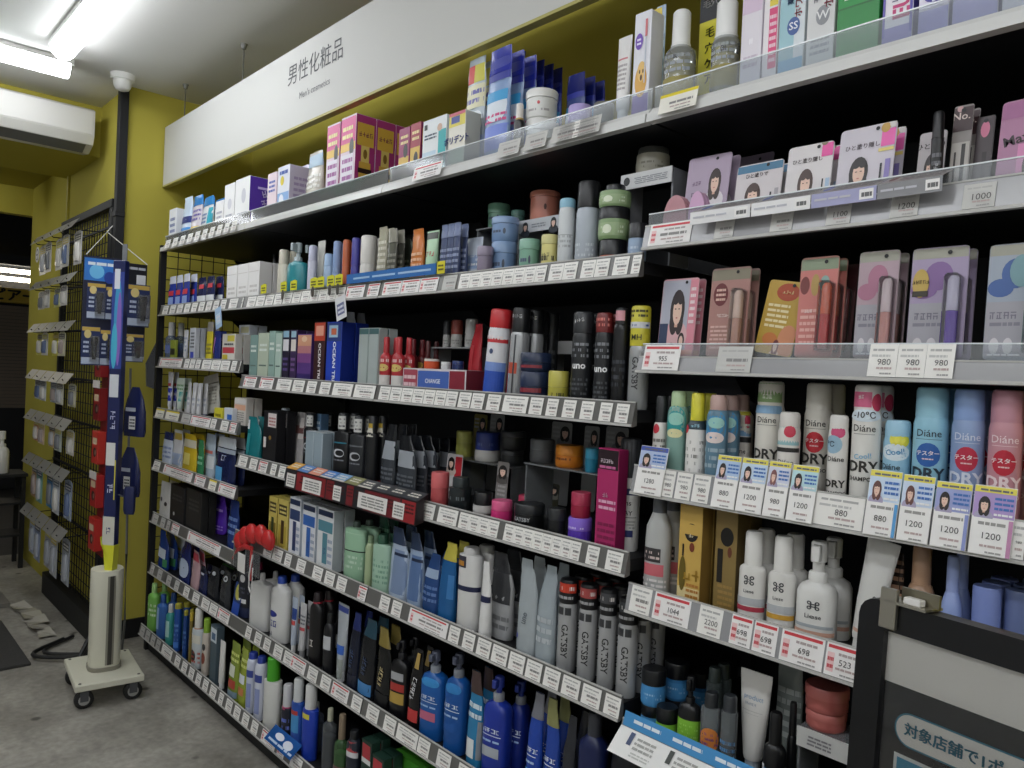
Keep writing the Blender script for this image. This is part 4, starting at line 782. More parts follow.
I('P3', 982, 1040, 242, 'card', 'blue blister pack with teal pen at the end of the shelf', 2, Y=.03, pitch=.035, lean=4, body='a2a8b4', prints=blist('a4aebc', '4a68a4', [('d', .25, .76, .45, .14, '7aa0a8')]), blister=('5aa8a0', 'cfdede'), bub=(.5, .95))

# ---- dry shampoo shelf
I('P4', 654, 667, 396, 'bottle', 'white label bottle with black cap and red heart at the shelf corner', 2, Y=.035, dep=.03, body='e3e0da', cap='26282a', capf=.32, capw=.8, prints=[('d', -.2, .6, .3, .06, 'c83444'), ln(.2, .5, 4, '8a8680')])
I('P4', 668, 687, 391, 'bottle', 'aqua green bottle with round teal sticker and yellow green cap', 2, dep=.035, Y=.03, body='86aaa0', cap='b7d0a4', capf=.17, capw=.85, prints=[('d', .0, .67, .75, .17, '2f9a9a'), ('d', .05, .69, .5, .07, '9fd6c8'), ('d', 0, .53, .5, .05, 'e6e2b0')])
I('P4', 687.5, 706, 393, 'bottle', 'bottle with lemon yellow nozzle and white wrap label', 2, dep=.035, Y=.026, body='2f3f4a', cap='dcd53c', capf=.3, capw=.75, prints=[('r', -.95, .05, .95, .6, 'eceae6'), ln(.12, .5, 5, '8f8d88'), ('d', -.6, .6, .3, .05, 'c83444'), ('t', .1, .64, .008, '~3', '8fc0d0')])
I('P4', 707, 727, 395, 'bottle', 'slate blue bottle with round blue sticker and rose cap', 2, dep=.036, Y=.022, body='64869a', cap='c4a49c', capf=.16, capw=.85, prints=[('d', .0, .66, .8, .18, '3f8fc0'), ('d', .1, .7, .5, .06, '9fd0c8'), ('d', 0, .54, .6, .06, 'e8d8d4'), ln(.2, .45, 3, '9fb4c0')])
I('P4', 730, 752, 395, 'bottle', 'cream carton wrapped mist bottle with rose cap and heart sticker', 1, dep=.034, Y=.04, body='e4dcd2', cap='b99a92', capf=.17, capw=.8, e=4, prints=[('r', -.95, .55, .95, .8, '7fa8cc'), ('d', .5, .72, .3, .08, 'd83a5a'), ('r', -.95, .48, .95, .54, '2e2c2c'), ('t', -.1, .38, .012, 'Diáne', '4a4644'), ln(.6, .7, 2, 'f2f0e4'), ('r', -.95, .78, .95, .82, 'd8cf4a')])
def diane(col, ink, circ=None, cc='c8303c', extra=()): 
    return [('t', .0, .65, .015, 'Diáne', ink, 0, .004), ('r', -.5, .605, .5, .608, ink)]+([('d', 0, .49, .44, .09, cc), ('t', 0, .5, .0078, 'テスター', 'f4ecec', 0, .02), ln(.45, .47, 1, 'e8c8c8', -.2, .2)] if circ else [])+[('t', 0, .345, .0235, 'DRY', ink, 0, .03), ('t', 0, .25, .0088, 'SHAMPOO', ink, 0, .02)]+list(extra)
I('P4', 755, 784, 381, 'can', 'white dry shampoo can with green and blue top sticker', 1, Y=.055, body='e6e2d8', cap='e4e0d6', capf=.2, prints=diane('', '35332f', extra=[('r', -.75, .71, .75, .78, '8ab0d0')]), capprints=[('r', -.8, .81, .8, .98, '8aa870'), ('t', 0, .86, .01, '~3', 'f4f4e8')])
I('P4', 777, 800, 412, 'can', 'small white can with red heart sticker and aqua label', 1, Y=.026, body='e6e1da', cap='e2ddd6', capf=.16, prints=[('r', -.85, .62, .85, .84, '9cc4c8'), ('d', .2, .78, .35, .07, 'd03a52'), ('r', -.85, .54, .85, .59, '33312f'), ('t', 0, .42, .011, 'Diáne', '45423f')])
I('P4', 803, 832, 383, 'can', 'white dry shampoo can with red round sticker', 2, Y=.05, body='e6e2d8', cap='e4e0d6', capf=.22, prints=diane('', '35332f', 1))
I('P4', 827, 848, 415, 'can', 'slim white can with pink heart in front of the red stickered can', 1, Y=.022, body='e8e5e0', cap='e4e1dc', capf=.14, prints=[('d', .1, .82, .5, .07, 'd0507a'), ('d', -.2, .68, .6, .1, '9fc0d4'), ('t', -.35, .68, .012, '℃', '3a4a5a'), ('t', 0, .52, .011, 'Diáne', '45423f'), ('t', 0, .25, .016, 'DRY', '35332f', 0, .03), ('t', 0, .15, .008, 'SHAMPOO', '35332f')])
I('P4', 851, 881, 384, 'can', 'white dry shampoo can with minus ten degree sticker', 2, Y=.026, body='e6e4de', cap='e8e4e0', capf=.2, prints=diane('', '35332f', extra=[('d', 0, .755, .8, .05, 'dce8f0'), ('t', 0, .755, .0135, '-10℃', '2c2c30'), ('t', 0, .43, .011, 'Cool!', '7fb8d8', 8)]), capprints=[('r', -.9, .82, .3, .94, 'd2688a'), ('d', .6, .86, .3, .07, 'c83a5a'), ('t', -.2, .9, .008, '~2', 'f6f0f0')])
I('P4', 882, 911, 420, 'can', 'short sky blue can with yellow splash sticker', 1, Y=.04, body='9fcbe2', cap='a6d0e6', capf=.16, prints=[('d', .2, .8, .5, .09, 'e4dc4a'), ('d', 0, .66, .7, .09, 'e4eef4'), ('t', 0, .66, .012, 'Cool!', '4a90c0', 8), ('t', -.2, .5, .012, 'Diáne', '3a4a55')])
I('P4', 912, 949, 387, 'can', 'sky blue dry shampoo can with navy round sticker', 2, Y=.035, body='96c8dc', cap='9ccde0', capf=.22, prints=diane('', '2c3a48', 1, '2f62ac'))
I('P4', 950, 985, 389, 'can', 'periwinkle blue dry shampoo can with red sticker', 2, Y=.03, body='8fa4cc', cap='8ca6d6', capf=.22, prints=diane('', 'd8deec', 1, 'c02f48'))
I('P4', 987, 1023, 389, 'can', 'rose pink dry shampoo can with red sticker', 2, Y=.025, body='c9929c', cap='c48e9c', capf=.22, prints=diane('', 'f0dce0', 1, 'c02a3e'))
I('P4', 1026, 1060, 400, 'can', 'orange can at the right end of the dry shampoo shelf', 1, Y=.03, body='d8a040', cap='e0b050', capf=.2)

# ---- styling shelf
I('P5', 643, 667, 498, 'bottle', 'pale grey mist bottle with dark cap and pink label', 2, dep=.04, Y=.03, body='b9bab8', cap='5c6066', capf=.14, capw=.7, sh=.3, prints=[('r', -.6, .22, .5, .34, 'cf6a74'), ('r', -.9, .36, .3, .5, '3a3638'), ln(.38, .48, 2, 'd6c4c0', -.85, .25), ln(.1, .2, 2, 'e6e2e0')])
I('P5', 678, 701, 506, 'box', 'gold hair oil carton with black tag and bottle picture', 2, Y=.03, dep=.035, pitch=.037, body='caa552', prints=[('r', -.97, .02, .97, .98, 'd0ab58'), ('r', -.97, .02, .97, .2, 'e0cf9a'), ('d', .1, .74, .6, .09, '221f1e'), ('r', -.5, .72, .7, .82, 'd0ab58'), ('t', .1, .71, .009, '~2', 'f0e6c8'), ('d', .2, .6, .22, .045, '7a3a28'), ('d', -.55, .33, .3, .17, '6a5a20'), ('r', -.62, .5, -.48, .62, '1e1c1a'), ('t', .25, .33, .03, '~2', 'b08a30'), ('l', -.2, .1, .9, .26, 3, 'b97f3c')], side='8a6c34')
I('P5', 714, 736, 508, 'box', 'dark gold hair oil carton with black bottle picture', 2, Y=.05, dep=.04, body='8d7644', prints=[('d', .1, .74, .6, .09, '1c1a18'), ('d', .4, .6, .2, .05, '6a3a28'), ('r', -.7, .3, -.2, .62, '1f1c19'), ('l', -.6, .08, .8, .3, 4, 'a5844a')], side='6a5832')
def clover(u, v, s): return [('t', u, v, s*.13, '⌘', '3b3d40', 0, .01)]
I('P5', 740, 766, 531, 'bottle', 'white styling bottle with clover mark and red band', 2, Y=.03, dep=.036, body='e4e2dd', cap='e6e4df', capf=.36, capw=.88, sh=.06, e=2.2, prints=clover(-.05, .48, .16)+[('t', -.05, .37, .008, 'Liese', '4a4a4c'), ('r', -.85, .22, .85, .3, 'b9bcc0'), ('r', -.85, .16, .85, .21, 'b03a4c')])
I('P5', 769, 796, 536, 'bottle', 'white styling bottle with clover mark and orange band', 2, Y=.03, dep=.036, body='e4e2dd', cap='e6e4df', capf=.36, capw=.88, sh=.06, e=2.2, prints=clover(-.05, .48, .16)+[('t', -.05, .37, .008, 'Liese', '4a4a4c'), ('r', -.85, .22, .85, .3, 'b9bcc0'), ('r', -.85, .16, .85, .21, 'd0a040')])
I('P5', 798, 838, 541, 'pump', 'white foam pump bottle with clover mark and peach band', 2, Y=.03, dep=.05, body='dddcd8', cap='e2e1dd', bodyf=.6, foam=True, prints=clover(0, .38, .14)+[('t', 0, .28, .01, 'Liese', '4a4a4c'), ('r', -.7, .17, .7, .2, 'a9b0b4'), ('r', -.8, .1, .8, .14, 'd0a490')])
I('P5', 846, 880, 538, 'tube', 'white squeeze tube leaning beside the foam pump', 1, Y=.03, dep=.035, tilt=9, body='d8d7d3', cap='e2e1dd', prints=clover(.3, .5, .12)+[('t', .3, .42, .009, 'Liese', '4a4a4c'), ('r', -.5, .2, .6, .23, 'cfa694')])
I('P5', 884, 904, 552, 'pouch', 'dark pouch with brown hair strands behind the sign clip', 1, Y=.06, dep=.03, body='3a2f2b', prints=[('l', -.8, .5, .8, .95, 6, 'b08a70')])
I('P5', 906, 934, 546, 'bottle', 'tan bottle with round topped brown cap', 1, Y=.04, dep=.04, body='9c7c62', cap='b08c70', capf=.3, capw=.7)
I('P5', 940, 962, 556, 'bottle', 'pale blue mist bottle behind the black sign', 2, Y=.035, dep=.035, body='92a4d6', cap='9cacdc', capf=.28, capw=.6, sh=.2)
I('P5', 970, 1000, 586, 'jar', 'periwinkle capped bottle behind the black sign', 3, Y=.035, body='d8d4d0', lid='7f90cc', lidf=.72, lidw=1.0, cat='bottle', name='capped_bottle')
I('P5', 1002, 1034, 590, 'jar', 'dim blue capped bottle beside the periwinkle one', 3, Y=.05, body='d8d4c4', lid='66749f', lidf=.72, lidw=1.0, cat='bottle', name='capped_bottle')

# ---- styling shelf with blue header card
I('P6', 656, 678, 706, 'jar', 'lime green wax jar with black band and lime lid', Y=.024, body='86c442', lid='15171a', lidf=.5, prints=[('r', -.8, .1, .8, .4, '8fd04a')])
bj = [('r', -.9, .08, .9, .5, '4a90c8'), ln(.2, .4, 2, '9fc4e4')]
m, h = I('P6', 641, 664, 703, 'jar', 'lower blue and black wax jar of the front stack', Y=.03, body='3f86c0', lid='14161a', lidf=.5, prints=bj, deep=1)
I('P6', 641, 666, 668, 'jar', 'upper blue and black wax jar of the front stack', Y=.03, z0=h+.0005, on=m, body='4a92cc', lid='14161a', lidf=.42, prints=bj, jit=0)
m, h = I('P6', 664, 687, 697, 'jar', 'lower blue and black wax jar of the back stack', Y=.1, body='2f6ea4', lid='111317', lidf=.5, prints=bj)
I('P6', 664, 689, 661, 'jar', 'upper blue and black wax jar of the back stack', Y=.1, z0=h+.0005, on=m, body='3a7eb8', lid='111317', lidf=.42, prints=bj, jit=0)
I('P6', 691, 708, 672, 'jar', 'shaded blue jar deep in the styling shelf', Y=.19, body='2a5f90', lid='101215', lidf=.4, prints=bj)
I('P6', 679, 701, 676, 'pump', 'lime green pump bottle with black shoulder and pump', 1, Y=.03, dep=.032, body='17181b', cap='121316', bodyf=.62, e=2, prints=[('r', -.98, .02, .98, .4, '86c23e'), ln(.1, .35, 5, 'a6d86a')])
I('P6', 701, 720, 692, 'bottle', 'clear bottle with orange lettering and dark cap', 1, Y=.026, dep=.026, body='c4ccd0', clr=True, cap='2a2d30', capf=.22, capw=.95, e=2, sh=.03, prints=[('d', .1, .3, .7, .18, 'd07f3c'), ln(.2, .42, 3, '8a4a80'), ln(.05, .12, 1, '3f78b0')])
I('P6', 721, 737, 695, 'bottle', 'clear bottle with blue lettering and dark cap', 1, Y=.026, dep=.026, body='c4ccd0', clr=True, cap='34383c', capf=.22, capw=.95, e=2, sh=.03, prints=[ln(.1, .4, 3, '5a90c4')])
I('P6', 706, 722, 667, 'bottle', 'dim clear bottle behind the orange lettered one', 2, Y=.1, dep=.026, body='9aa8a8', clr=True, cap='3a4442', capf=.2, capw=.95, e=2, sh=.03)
I('P6', 738, 772, 672, 'tube', 'tall white squeeze tube with pale blue lettering', 1, Y=.03, dep=.034, body='d6d4d0', cap='a9b4be', capf=.1, prints=[('t', 0, .74, .0125, 'product', '7fa0c0', 0, .0), ('t', -.1, .67, .006, '~6', '8a98a8'), ('r', -.6, .6, .5, .603, '9a9a9a'), ('r', -.3, .57, .3, .572, '9a9a9a')])
I('P6', 764, 786, 712, 'bottle', 'black dropper bottle with blue label', 1, Y=.024, dep=.032, body='16171a', cap='101114', capf=.42, capw=.66, e=2, prints=[('r', -.8, .04, .8, .26, '4a90c4'), ('r', -.8, .04, -.5, .3, 'd8dade')])
I('P6', 787, 797, 702, 'bottle', 'slim black bottle next to the dropper bottle', 1, Y=.04, dep=.018, body='141518', cap='121316', capf=.4, capw=.7, e=2)
I('P6', 776, 803, 664, 'pouch', 'grey green pouch leaning behind the black bottles', 1, Y=.1, dep=.03, body='7f8684', prints=[ln(.3, .8, 5, 'a4aaa8')])
z = riser('P6', 798, 852, 736, .045, .075, 'clear riser under the terracotta jars beside the sign', 'aaaaaa', True, 'c4c4c2', [('l', -.6, .2, .3, .8, 3, '77757a')])
m, h = I('P6', 806, 847, 709, 'jar', 'lower terracotta pink jar beside the black sign', Y=.05, z0=z+.0005, body='b2625c', lid='b86a64', lidf=.4, lidw=1.03)
I('P6', 804, 848, 684, 'jar', 'upper terracotta pink jar beside the black sign', Y=.05, z0=z+h+.001, on=m, body='b4625c', lid='bd6c66', lidf=.45, lidw=1.03, jit=0)
# blue and white header card clipped on the rail
t = thing('header_card', 'blue and white product card clipped under the wax jars', 'card', (0, 0, 0))
zb = SH['P6'][0]; xa, xb = x_at(612, -.02, zb), BX[4]-.1
b = MB(); b.face([(xa, -.035, zb-.004), (xb, -.035, zb-.004), (xb, .006, zb+.034), (xa, .006, zb+.034)], 'f0efec'); b.build('white_face', t, False)
b = MB(); b.face([(xa+.004, .005, zb+.036), (xb, .005, zb+.036), (xb, .012, zb+.062), (xa+.004, .012, zb+.062)], '4a96d0'); b.build('blue_face', t, False)
for k in range(6):
    x = xa+.06+k*.09
    o = MB(); S = lambda u, v, e, x=x: (x+u*.04, -.0355+.041*v-e*.4, zb-.003+.038*v+e*.6); add_print(o, S, [('r', -.75, .45, -.5, .9, ['3a4a70', '3a403a', '2a2c2c', 'c07a5a', '3a3a3c', '5a6a80'][k]), ('l', -.35, .35, .8, .85, 3, 'a9a9a4'), ('l', -.35, .1, .8, .3, 2, 'c4c4c0')], .08, .04); o.build('printed_icon', t, False)
    o = MB(); S2 = lambda u, v, e, x=x: (x+u*.04, .0045+.007*v-e, zb+.037+.025*v+e*.2); add_print(o, S2, [('l', -.8, .3, .8, .8, 1, 'e8f2fa')], .08, .026); o.build('printed_line', t, False)
# promotional cards standing over the rails of the dry shampoo shelf
def pop(px0, px1, ytop, col, head, hair='2c2526', price='1200', key='P4', edge=None, label=None):
    zb = SH[key][0]; y = -.004; xa, xb = x_at(px0, y, zb+.03), x_at(px1, y, zb+.03); x = (xa+xb)/2; W = (xb-xa)*.97; h = z_at(ytop, x, y)-zb-.002
    bi = 3; s = shelf_objs[(key, bi)]
    b = MB(); b.box(-W/2, W/2, -.0008, 0, 0, h, mat('f0eeea', .4)); q = .05/h
    P = [('r', -.98, q+.02, .98, .99, col), ('r', -.98, .9, .98, .99, head), ('l', -.8, .91, .8, .97, 1, '6a6a70'), ('p', -.45, q+(1-q)*.42, .3, (1-q)*.26, hair, 'b0a8c4'), ('l', -.02, q+.12, .9, .86, 3, '4a78c0'), ('l', -.02, q+.04, .9, q+.1, 1, 'f2f2f2'),
         ('r', -.98, .01, .98, q, 'f3f1ee'), ('l', -.7, q*.78, .7, q*.95, 1, '9a9894'), ('t', .0, q*.52, min(.0125, W*.3), price, '3f3c3c', 0, .0), ('l', -.5, q*.2, .6, q*.32, 1, 'bfaaa7'), ('l', -.2, q*.05, .6, q*.14, 1, 'a5a3a1')]
    if edge: P.append(('r', .78, .01, .98, q, edge))
    add_print(b, lambda u, v, e: (max(-.985, min(.985, u))*W/2, -.0008-e, v*h), P, W, h); o = b.build('promo_card', s, False); o.location = (x-BX[bi], y, zb+.002); o.rotation_euler = (-TILT, 0, 0)
    o['label'] = label or 'promotional price card with a portrait'
pop(634, 662, 446, 'b9c8e6', '4a5fb4', price='1280'); pop(711, 735, 455, 'b6cdea', 'e8dc5a', price='880'); pop(735.5, 762, 458, 'c9dcf0', 'e8dc5a', price='1200'); pop(762.5, 785, 461, 'd9dcec', 'e8dc5a', hair='8a5a5a', price='980'); pop(786, 813, 465, 'bfe0e6', 'e8dc5a', price='1200')
pop(863, 896, 470, 'cfe0f4', 'e8dc5a', hair='6a4440', price='880', edge='5aa0d8'); pop(896.5, 929, 475, 'd2e0f4', 'e8dc5a', hair='6a4440', price='1200'); pop(930, 967, 482, 'a0a8d8', 'e8dc5a', price='1200', edge='8f9ad0'); pop(968, 1012, 486, 'b49ad0', 'e8dc5a', price='1200', edge='c48ab0')
# portrait strips on the upper makeup rail
def strip_card(px0, px1, col, face):
    zb = SH['P2'][0]; y = -.012; xa, xb = x_at(px0, y, zb+.04), x_at(px1, y, zb+.04); s = shelf_objs[('P2', 3)]; W = xb-xa; x = (xa+xb)/2
    b = MB(); b.face([(-W/2, -.03, 0), (W/2, -.03, 0), (W/2, -.03, .022), (-W/2, -.03, .022)], face); b.face([(-W/2, -.03, .022), (W/2, -.03, .022), (W/2, .024, .045), (-W/2, .024, .045)], 'e9e4e2')
    b.face([(-W/2, -.03, .022), (-W/2, .024, .045), (W/2, .024, .045), (W/2, -.03, .022)], 'cfcaca')
    add_print(b, lambda u, v, e: (u*W/2, -.03+.054*v-e*.4, .022+.023*v+e), [('d', -.7, .5, .12, .3, col), ('l', -.45, .15, .9, .8, 3, '9a9294'), ('r', -.98, .9, .98, .99, 'd88a9a')], W, .06)
    add_print(b, lambda u, v, e: (u*W/2, -.03-e, .022*v), [('r', .5, .15, .92, .85, 'f4f2f0'), ('l', .55, .2, .88, .8, 1, '6a6a6a'), ('l', -.9, .4, .3, .7, 1, 'c4c4cc')], W, .022)
    o = b.build('promo_card', s, False); o.location = (x-BX[3], .012, zb+.03); o['label'] = 'folded promotional strip over the makeup rail'
strip_card(692, 752, '6a78b0', 'e9e8e8'); strip_card(753, 812, '6a78b0', 'f0efef'); strip_card(813, 878, '7a82c4', 'a8a8cc'); strip_card(879, 944, '8a5a58', '8d8d90')

# ---- hair colour shelf
for a, c, y, col, nm in [(249.5, 257, 335, '7f9c96', 'grey green'), (257.5, 268, 333, 'b9c4b0', 'pale sage'), (268.5, 274.5, 331, '94b0a6', 'narrow mint'), (275, 281, 333, 'b2c8bc', 'light mint')]:
    I('S3b', a, c, y, 'box', nm+' carton at the left end of the hair colour shelf', 2, dep=.04, body=col, prints=[('r', -.7, .3, .7, .33, '5a7068'), ln(.6, .8, 2, 'dfe8e0')])
I('S3b', 282, 289, 330, 'box', 'black violet carton with white top label', 2, dep=.035, body='241f35', prints=[('r', -.8, .6, .8, .82, 'e0dce0'), ('r', -.8, .86, .8, .98, '8fb4c8'), ln(.2, .5, 3, '5a4a80')])
I('S3b', 290, 296, 330, 'box', 'plum carton with cream top label', 2, dep=.035, body='3a2a50', prints=[('r', -.8, .6, .8, .82, 'e4dcd4'), ('r', -.8, .86, .8, .98, '9fc0d0'), ln(.2, .5, 3, '7a5a90')])
I('S3b', 297, 311, 334, 'box', 'carton fading from peach to deep purple', 2, dep=.04, body='5a3a80', prints=[('r', -.97, .75, .97, .98, 'd8a080'), ('r', -.97, .6, .97, .76, 'b87a80'), ('r', -.97, .42, .97, .61, '7f4a88'), ('r', -.97, .02, .97, .2, '3a2a6a'), ('d', 0, .9, .4, .06, 'e9c8a8')], side='4a3070')
I('S3b', 313.5, 324.5, 322, 'box', 'dark maroon carton with tall white letters and red top', 2, dep=.045, body='3a1d22', prints=[('r', -.97, .7, .97, .99, 'b8432f'), ('r', -.7, .78, .7, .94, 'e4a08a'), ('t', .1, .38, .022, 'OCEAN TRI', 'e8e4e4', -90, .03)], side='2c1519')
I('S3b', 326, 341, 322, 'box', 'royal blue carton with tall white letters', 2, dep=.045, body='2242b4', prints=[('r', -.97, .7, .97, .99, '2a3f80'), ('r', -.7, .76, .5, .95, '9fc0d4'), ('r', -.4, .8, .3, .9, 'c86a4a'), ('t', .1, .38, .024, 'OCEAN TRI', 'f0f2f8', -90, .03)], side='1a2f88')
I('S3b', 342, 356, 313, 'pouch', 'plain silver grey pouch leaning by the blue carton', 2, dep=.035, tilt=4, body='a9aeb4', prints=[('r', -.5, .1, .0, .8, 'b9bec4')])
I('S3b', 358, 378, 328, 'box', 'flat grey green carton with clear gold topped window', 2, n=2, dep=.03, body='aab4b2', prints=[('r', -.97, .9, .97, .99, '4a6a6c'), ('r', .86, .02, .97, .9, '8a9896')], top='c9b650')
I('S3b', 381, 391, 337, 'bottle', 'slim red and gold hair tonic bottle, first of the red pair', 2, dep=.03, body='b8323a', cap='c03a40', capf=.3, capw=.6, e=2, prints=[('d', 0, .42, .7, .07, 'd8c070'), ('r', -.9, .05, .9, .28, 'd8d4d0'), ln(.5, .62, 1, 'e8c0c0')])
I('S3b', 393, 404, 337, 'bottle', 'slim red and gold hair tonic bottle, second of the red pair', 2, dep=.03, body='b8323a', cap='c03a40', capf=.3, capw=.6, e=2, prints=[('d', 0, .42, .7, .07, 'd8c070'), ('r', -.9, .05, .9, .28, 'd8d4d0'), ln(.5, .62, 1, 'e8c0c0')])
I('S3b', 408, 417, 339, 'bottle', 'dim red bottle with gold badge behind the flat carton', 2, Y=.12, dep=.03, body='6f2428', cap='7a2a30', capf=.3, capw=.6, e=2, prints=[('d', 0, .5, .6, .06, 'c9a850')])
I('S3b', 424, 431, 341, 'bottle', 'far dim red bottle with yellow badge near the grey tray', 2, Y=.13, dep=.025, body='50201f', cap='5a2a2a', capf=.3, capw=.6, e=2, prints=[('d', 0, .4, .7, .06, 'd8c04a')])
m, h = I('S3b', 402, 466, 369, 'box', 'flat wide carton with blue letter panel lying on the shelf', dep=.09, body='d8d2d6', prints=[('r', -.97, .05, -.5, .95, 'a84a5a'), ('r', -.48, .08, .5, .92, '4a6ab8'), ('t', 0, .5, .016, 'CHANGE', 'eef0fa'), ('r', .52, .08, .97, .95, '8a2a3a'), ln(.2, .8, 2, 'e8c8cc', -.95, -.55)], side='7a2a38', top='b9bcc8')
I('S3b', 424, 440, 359, 'jar', 'orange red tin lying on the flat carton', Y=.04, z0=h+.001, body='d8562f', lid='d8d4cc', lidf=.25)
I('S3b', 441, 451, 362, 'jar', 'small white tin lying on the flat carton', Y=.04, z0=h+.001, body='d8d8d8', lid='e4e4e4', lidf=.4)
I('S3b', 452, 464, 361, 'jar', 'small navy tin lying on the flat carton', Y=.04, z0=h+.001, body='24305f', lid='2a3a70', lidf=.4)
z = riser('S3b', 429, 478, 347, .15, .08, 'grey moulded tray stand with three tubs on it', '8b8d8e')
for a, c, y, lidc, nm in [(443, 450.5, 321, '3a3c40', 'narrow grey topped'), (451, 463, 320, '9a4a40', 'wide rust topped'), (465, 478, 319, 'c9c9c6', 'plain white topped')]:
    I('S3b', a, c, y, 'can', nm+' white tub on the grey tray stand', Y=.155, z0=z+.0005, body='c9c9c6', cap=lidc, capf=.5, capw=.99, prints=[ln(.1, .3, 2, '9a9a98')], cat='jar', name='tub')
I('S3b', 469, 482, 324, 'pouch', 'plain red pointed refill pouch', 2, dep=.03, body='b02a34', prints=[('r', -.4, .1, .0, .7, 'b8333c')])
m, h = I('S3b', 520, 551, 372, 'jar', 'lower navy tin of the stacked pair', Y=.025, body='1f2a44', lid='26324f', lidf=.5, prints=[('r', -.6, .3, .6, .45, '8a2f3a')])
I('S3b', 520, 552, 353, 'jar', 'upper navy tin of the stacked pair', Y=.025, z0=h+.0005, on=m, body='1f2a44', lid='26324f', lidf=.5, prints=[('r', -.6, .2, .6, .35, '8a2f3a')], jit=0)
I('S3b', 484, 507, 310, 'can', 'red white and blue spray can leaning slightly', 1, tilt=4, body='e6e6ea', cap='cc3036', capf=.2, capw=.98, prints=[('r', -.98, .02, .98, .3, '2f55b8'), ('r', -.98, .3, .98, .4, '7f9ad8'), ('r', -.98, .62, .98, .8, 'c8323a'), ln(.64, .72, 1, 'f0e4e4', -.6, .6), ('d', 0, .52, .12, .03, '4a5a80')])
I('S3b', 508, 527, 308, 'can', 'silver spray can with glossy black cap and red mark', 2, tilt=2, shiny=True, body='b4b6b8', cap='1a1b1e', capf=.26, capw=.98, prints=[('r', -.4, .28, .3, .4, 'c0503a'), ('r', .0, .05, .12, .7, '3a3c40')], capprints=[('t', 0, .9, .012, '~4', 'e0e0e2')])
I('S3b', 533, 547, 312, 'can', 'shaded black spray can behind the navy tins', 2, Y=.12, body='24262a', cap='34363a', capf=.24, capw=.97, prints=[ln(.3, .6, 3, '5a5d62')])
z = riser('S3b', 545, 573, 342, .2, .07, 'white block riser behind the navy tins', 'b9babc', False, 'd4d4d4', [])
I('S3b', 538, 556, 329, 'card', 'round red and black promotional card on the block riser', Y=.21, z0=z+.0005, body='1c1c1e', prints=[('d', 0, .5, .9, .45, 'c8452f'), ln(.3, .7, 3, 'e8d8d0')], hole=False, lean=6)
I('S3b', 548, 569, 371, 'jar', 'small olive yellow tin at the front of the hair colour shelf', Y=.024, body='b8b04a', lid='c4bc58', lidf=.5, prints=[ln(.15, .4, 1, '5a5620')])
I('S3b', 571.5, 593, 312, 'can', 'black spray can with white lower case lettering', 2, Y=.03, body='26282b', cap='303235', capf=.22, capw=.98, prints=[('t', .1, .42, .02, 'uno', 'f0f0f0', 0, .03), ln(.5, .68, 3, '8a8d92'), ln(.1, .3, 4, '55585c')], capprints=[('t', 0, .9, .01, '~4', 'd8d8da', 12)])
I('S3b', 594.5, 612.5, 313, 'can', 'black spray can with red cap wrap', 2, Y=.03, body='2a2b2e', cap='7a2a2a', capf=.2, capw=.98, prints=[('t', .1, .4, .02, 'uno', 'f0f0f0', 0, .03), ln(.5, .7, 3, '8a8d92'), ln(.08, .28, 4, '55585c')], capprints=[ln(.84, .96, 2, 'd87a70', -.7, .7)])
I('S3b', 613.5, 627, 308, 'bottle', 'flat black bottle with a pink corner label', 1, Y=.03, dep=.03, body='18191c', cap='1c1d20', capf=.16, capw=.9, prints=[ln(.2, .5, 4, '3f4248')], capprints=[('r', -.5, .87, .6, .97, 'd89aa4')])
I('S3b', 629, 650, 306, 'can', 'yellow topped silver spray can at the bay edge', 1, Y=.03, shiny=True, body='a9abac', cap='d2c83c', capf=.38, capw=.98, prints=[('t', 0, .35, .018, 'GATSBY', '2c2d30', -90, .02)], capprints=[('r', -.95, .78, .95, .84, 'd8dade'), ln(.79, .83, 1, '3a5a9a', -.8, .8), ('t', 0, .69, .016, 'MH', '33331c'), ln(.88, .97, 2, '4a4720', -.7, .7)])

# ---- wax and lotion shelf
I('S4b', 248, 261, 417, 'pouch', 'teal pouch with white slanted corner', 2, dep=.03, body='1f7a80', prints=[('r', -.9, .7, -.3, .92, 'e4e8ea'), ('r', -.5, .1, -.1, .6, '2a8e94')])
I('S4b', 263, 276, 411, 'box', 'black carton with white flag label on top', 2, dep=.035, body='1c1b1e', prints=[('r', -.3, .7, .95, .96, 'e2d8d6'), ln(.72, .9, 3, 'b87a7a', -.2, .85), ('r', -.9, .3, -.5, .5, 'd8d4d0'), ('d', .1, .5, .2, .04, '8a6a30')])
I('S4b', 278, 292, 408, 'bottle', 'tall white bottle with round clear sticker', 1, dep=.036, body='dcdad4', cap='c9d4dc', capf=.2, capw=.9, e=2.4, sh=.04, prints=[ln(.45, .6, 2, '9a9894'), ('d', 0, .8, .7, .07, 'c4d4e0')])
I('S4b', 291, 305, 412, 'pouch', 'crinkled pale grey pouch behind the white bottle', 2, Y=.07, dep=.03, body='b2aeae', prints=[('r', -.9, .6, .9, .75, '6a4a48'), ('r', .2, .5, .7, .9, 'd0cac6')])
I('S4b', 305, 322, 433, 'box', 'silver blue folded carton with slanted top', 2, n=2, dep=.035, body='96a6b0', prints=[('r', .8, .02, .97, .98, 'b4c0c8')], top='d4dce0')
I('S4b', 314, 320, 414, 'box', 'narrow blue printed carton standing behind the silver cartons', 1, Y=.1, dep=.03, body='5a7a9a', prints=[ln(.5, .9, 4, 'c8d6e2')])
def blk(acc): return [('d', 0, .42, .4, .06, 'c4c6ca'), ('d', .08, .42, .28, .04, '191a1d'), ln(.3, .34, 1, '7d8086', -.4, .4), ('r', -.6, .56, .6, .58, acc)]
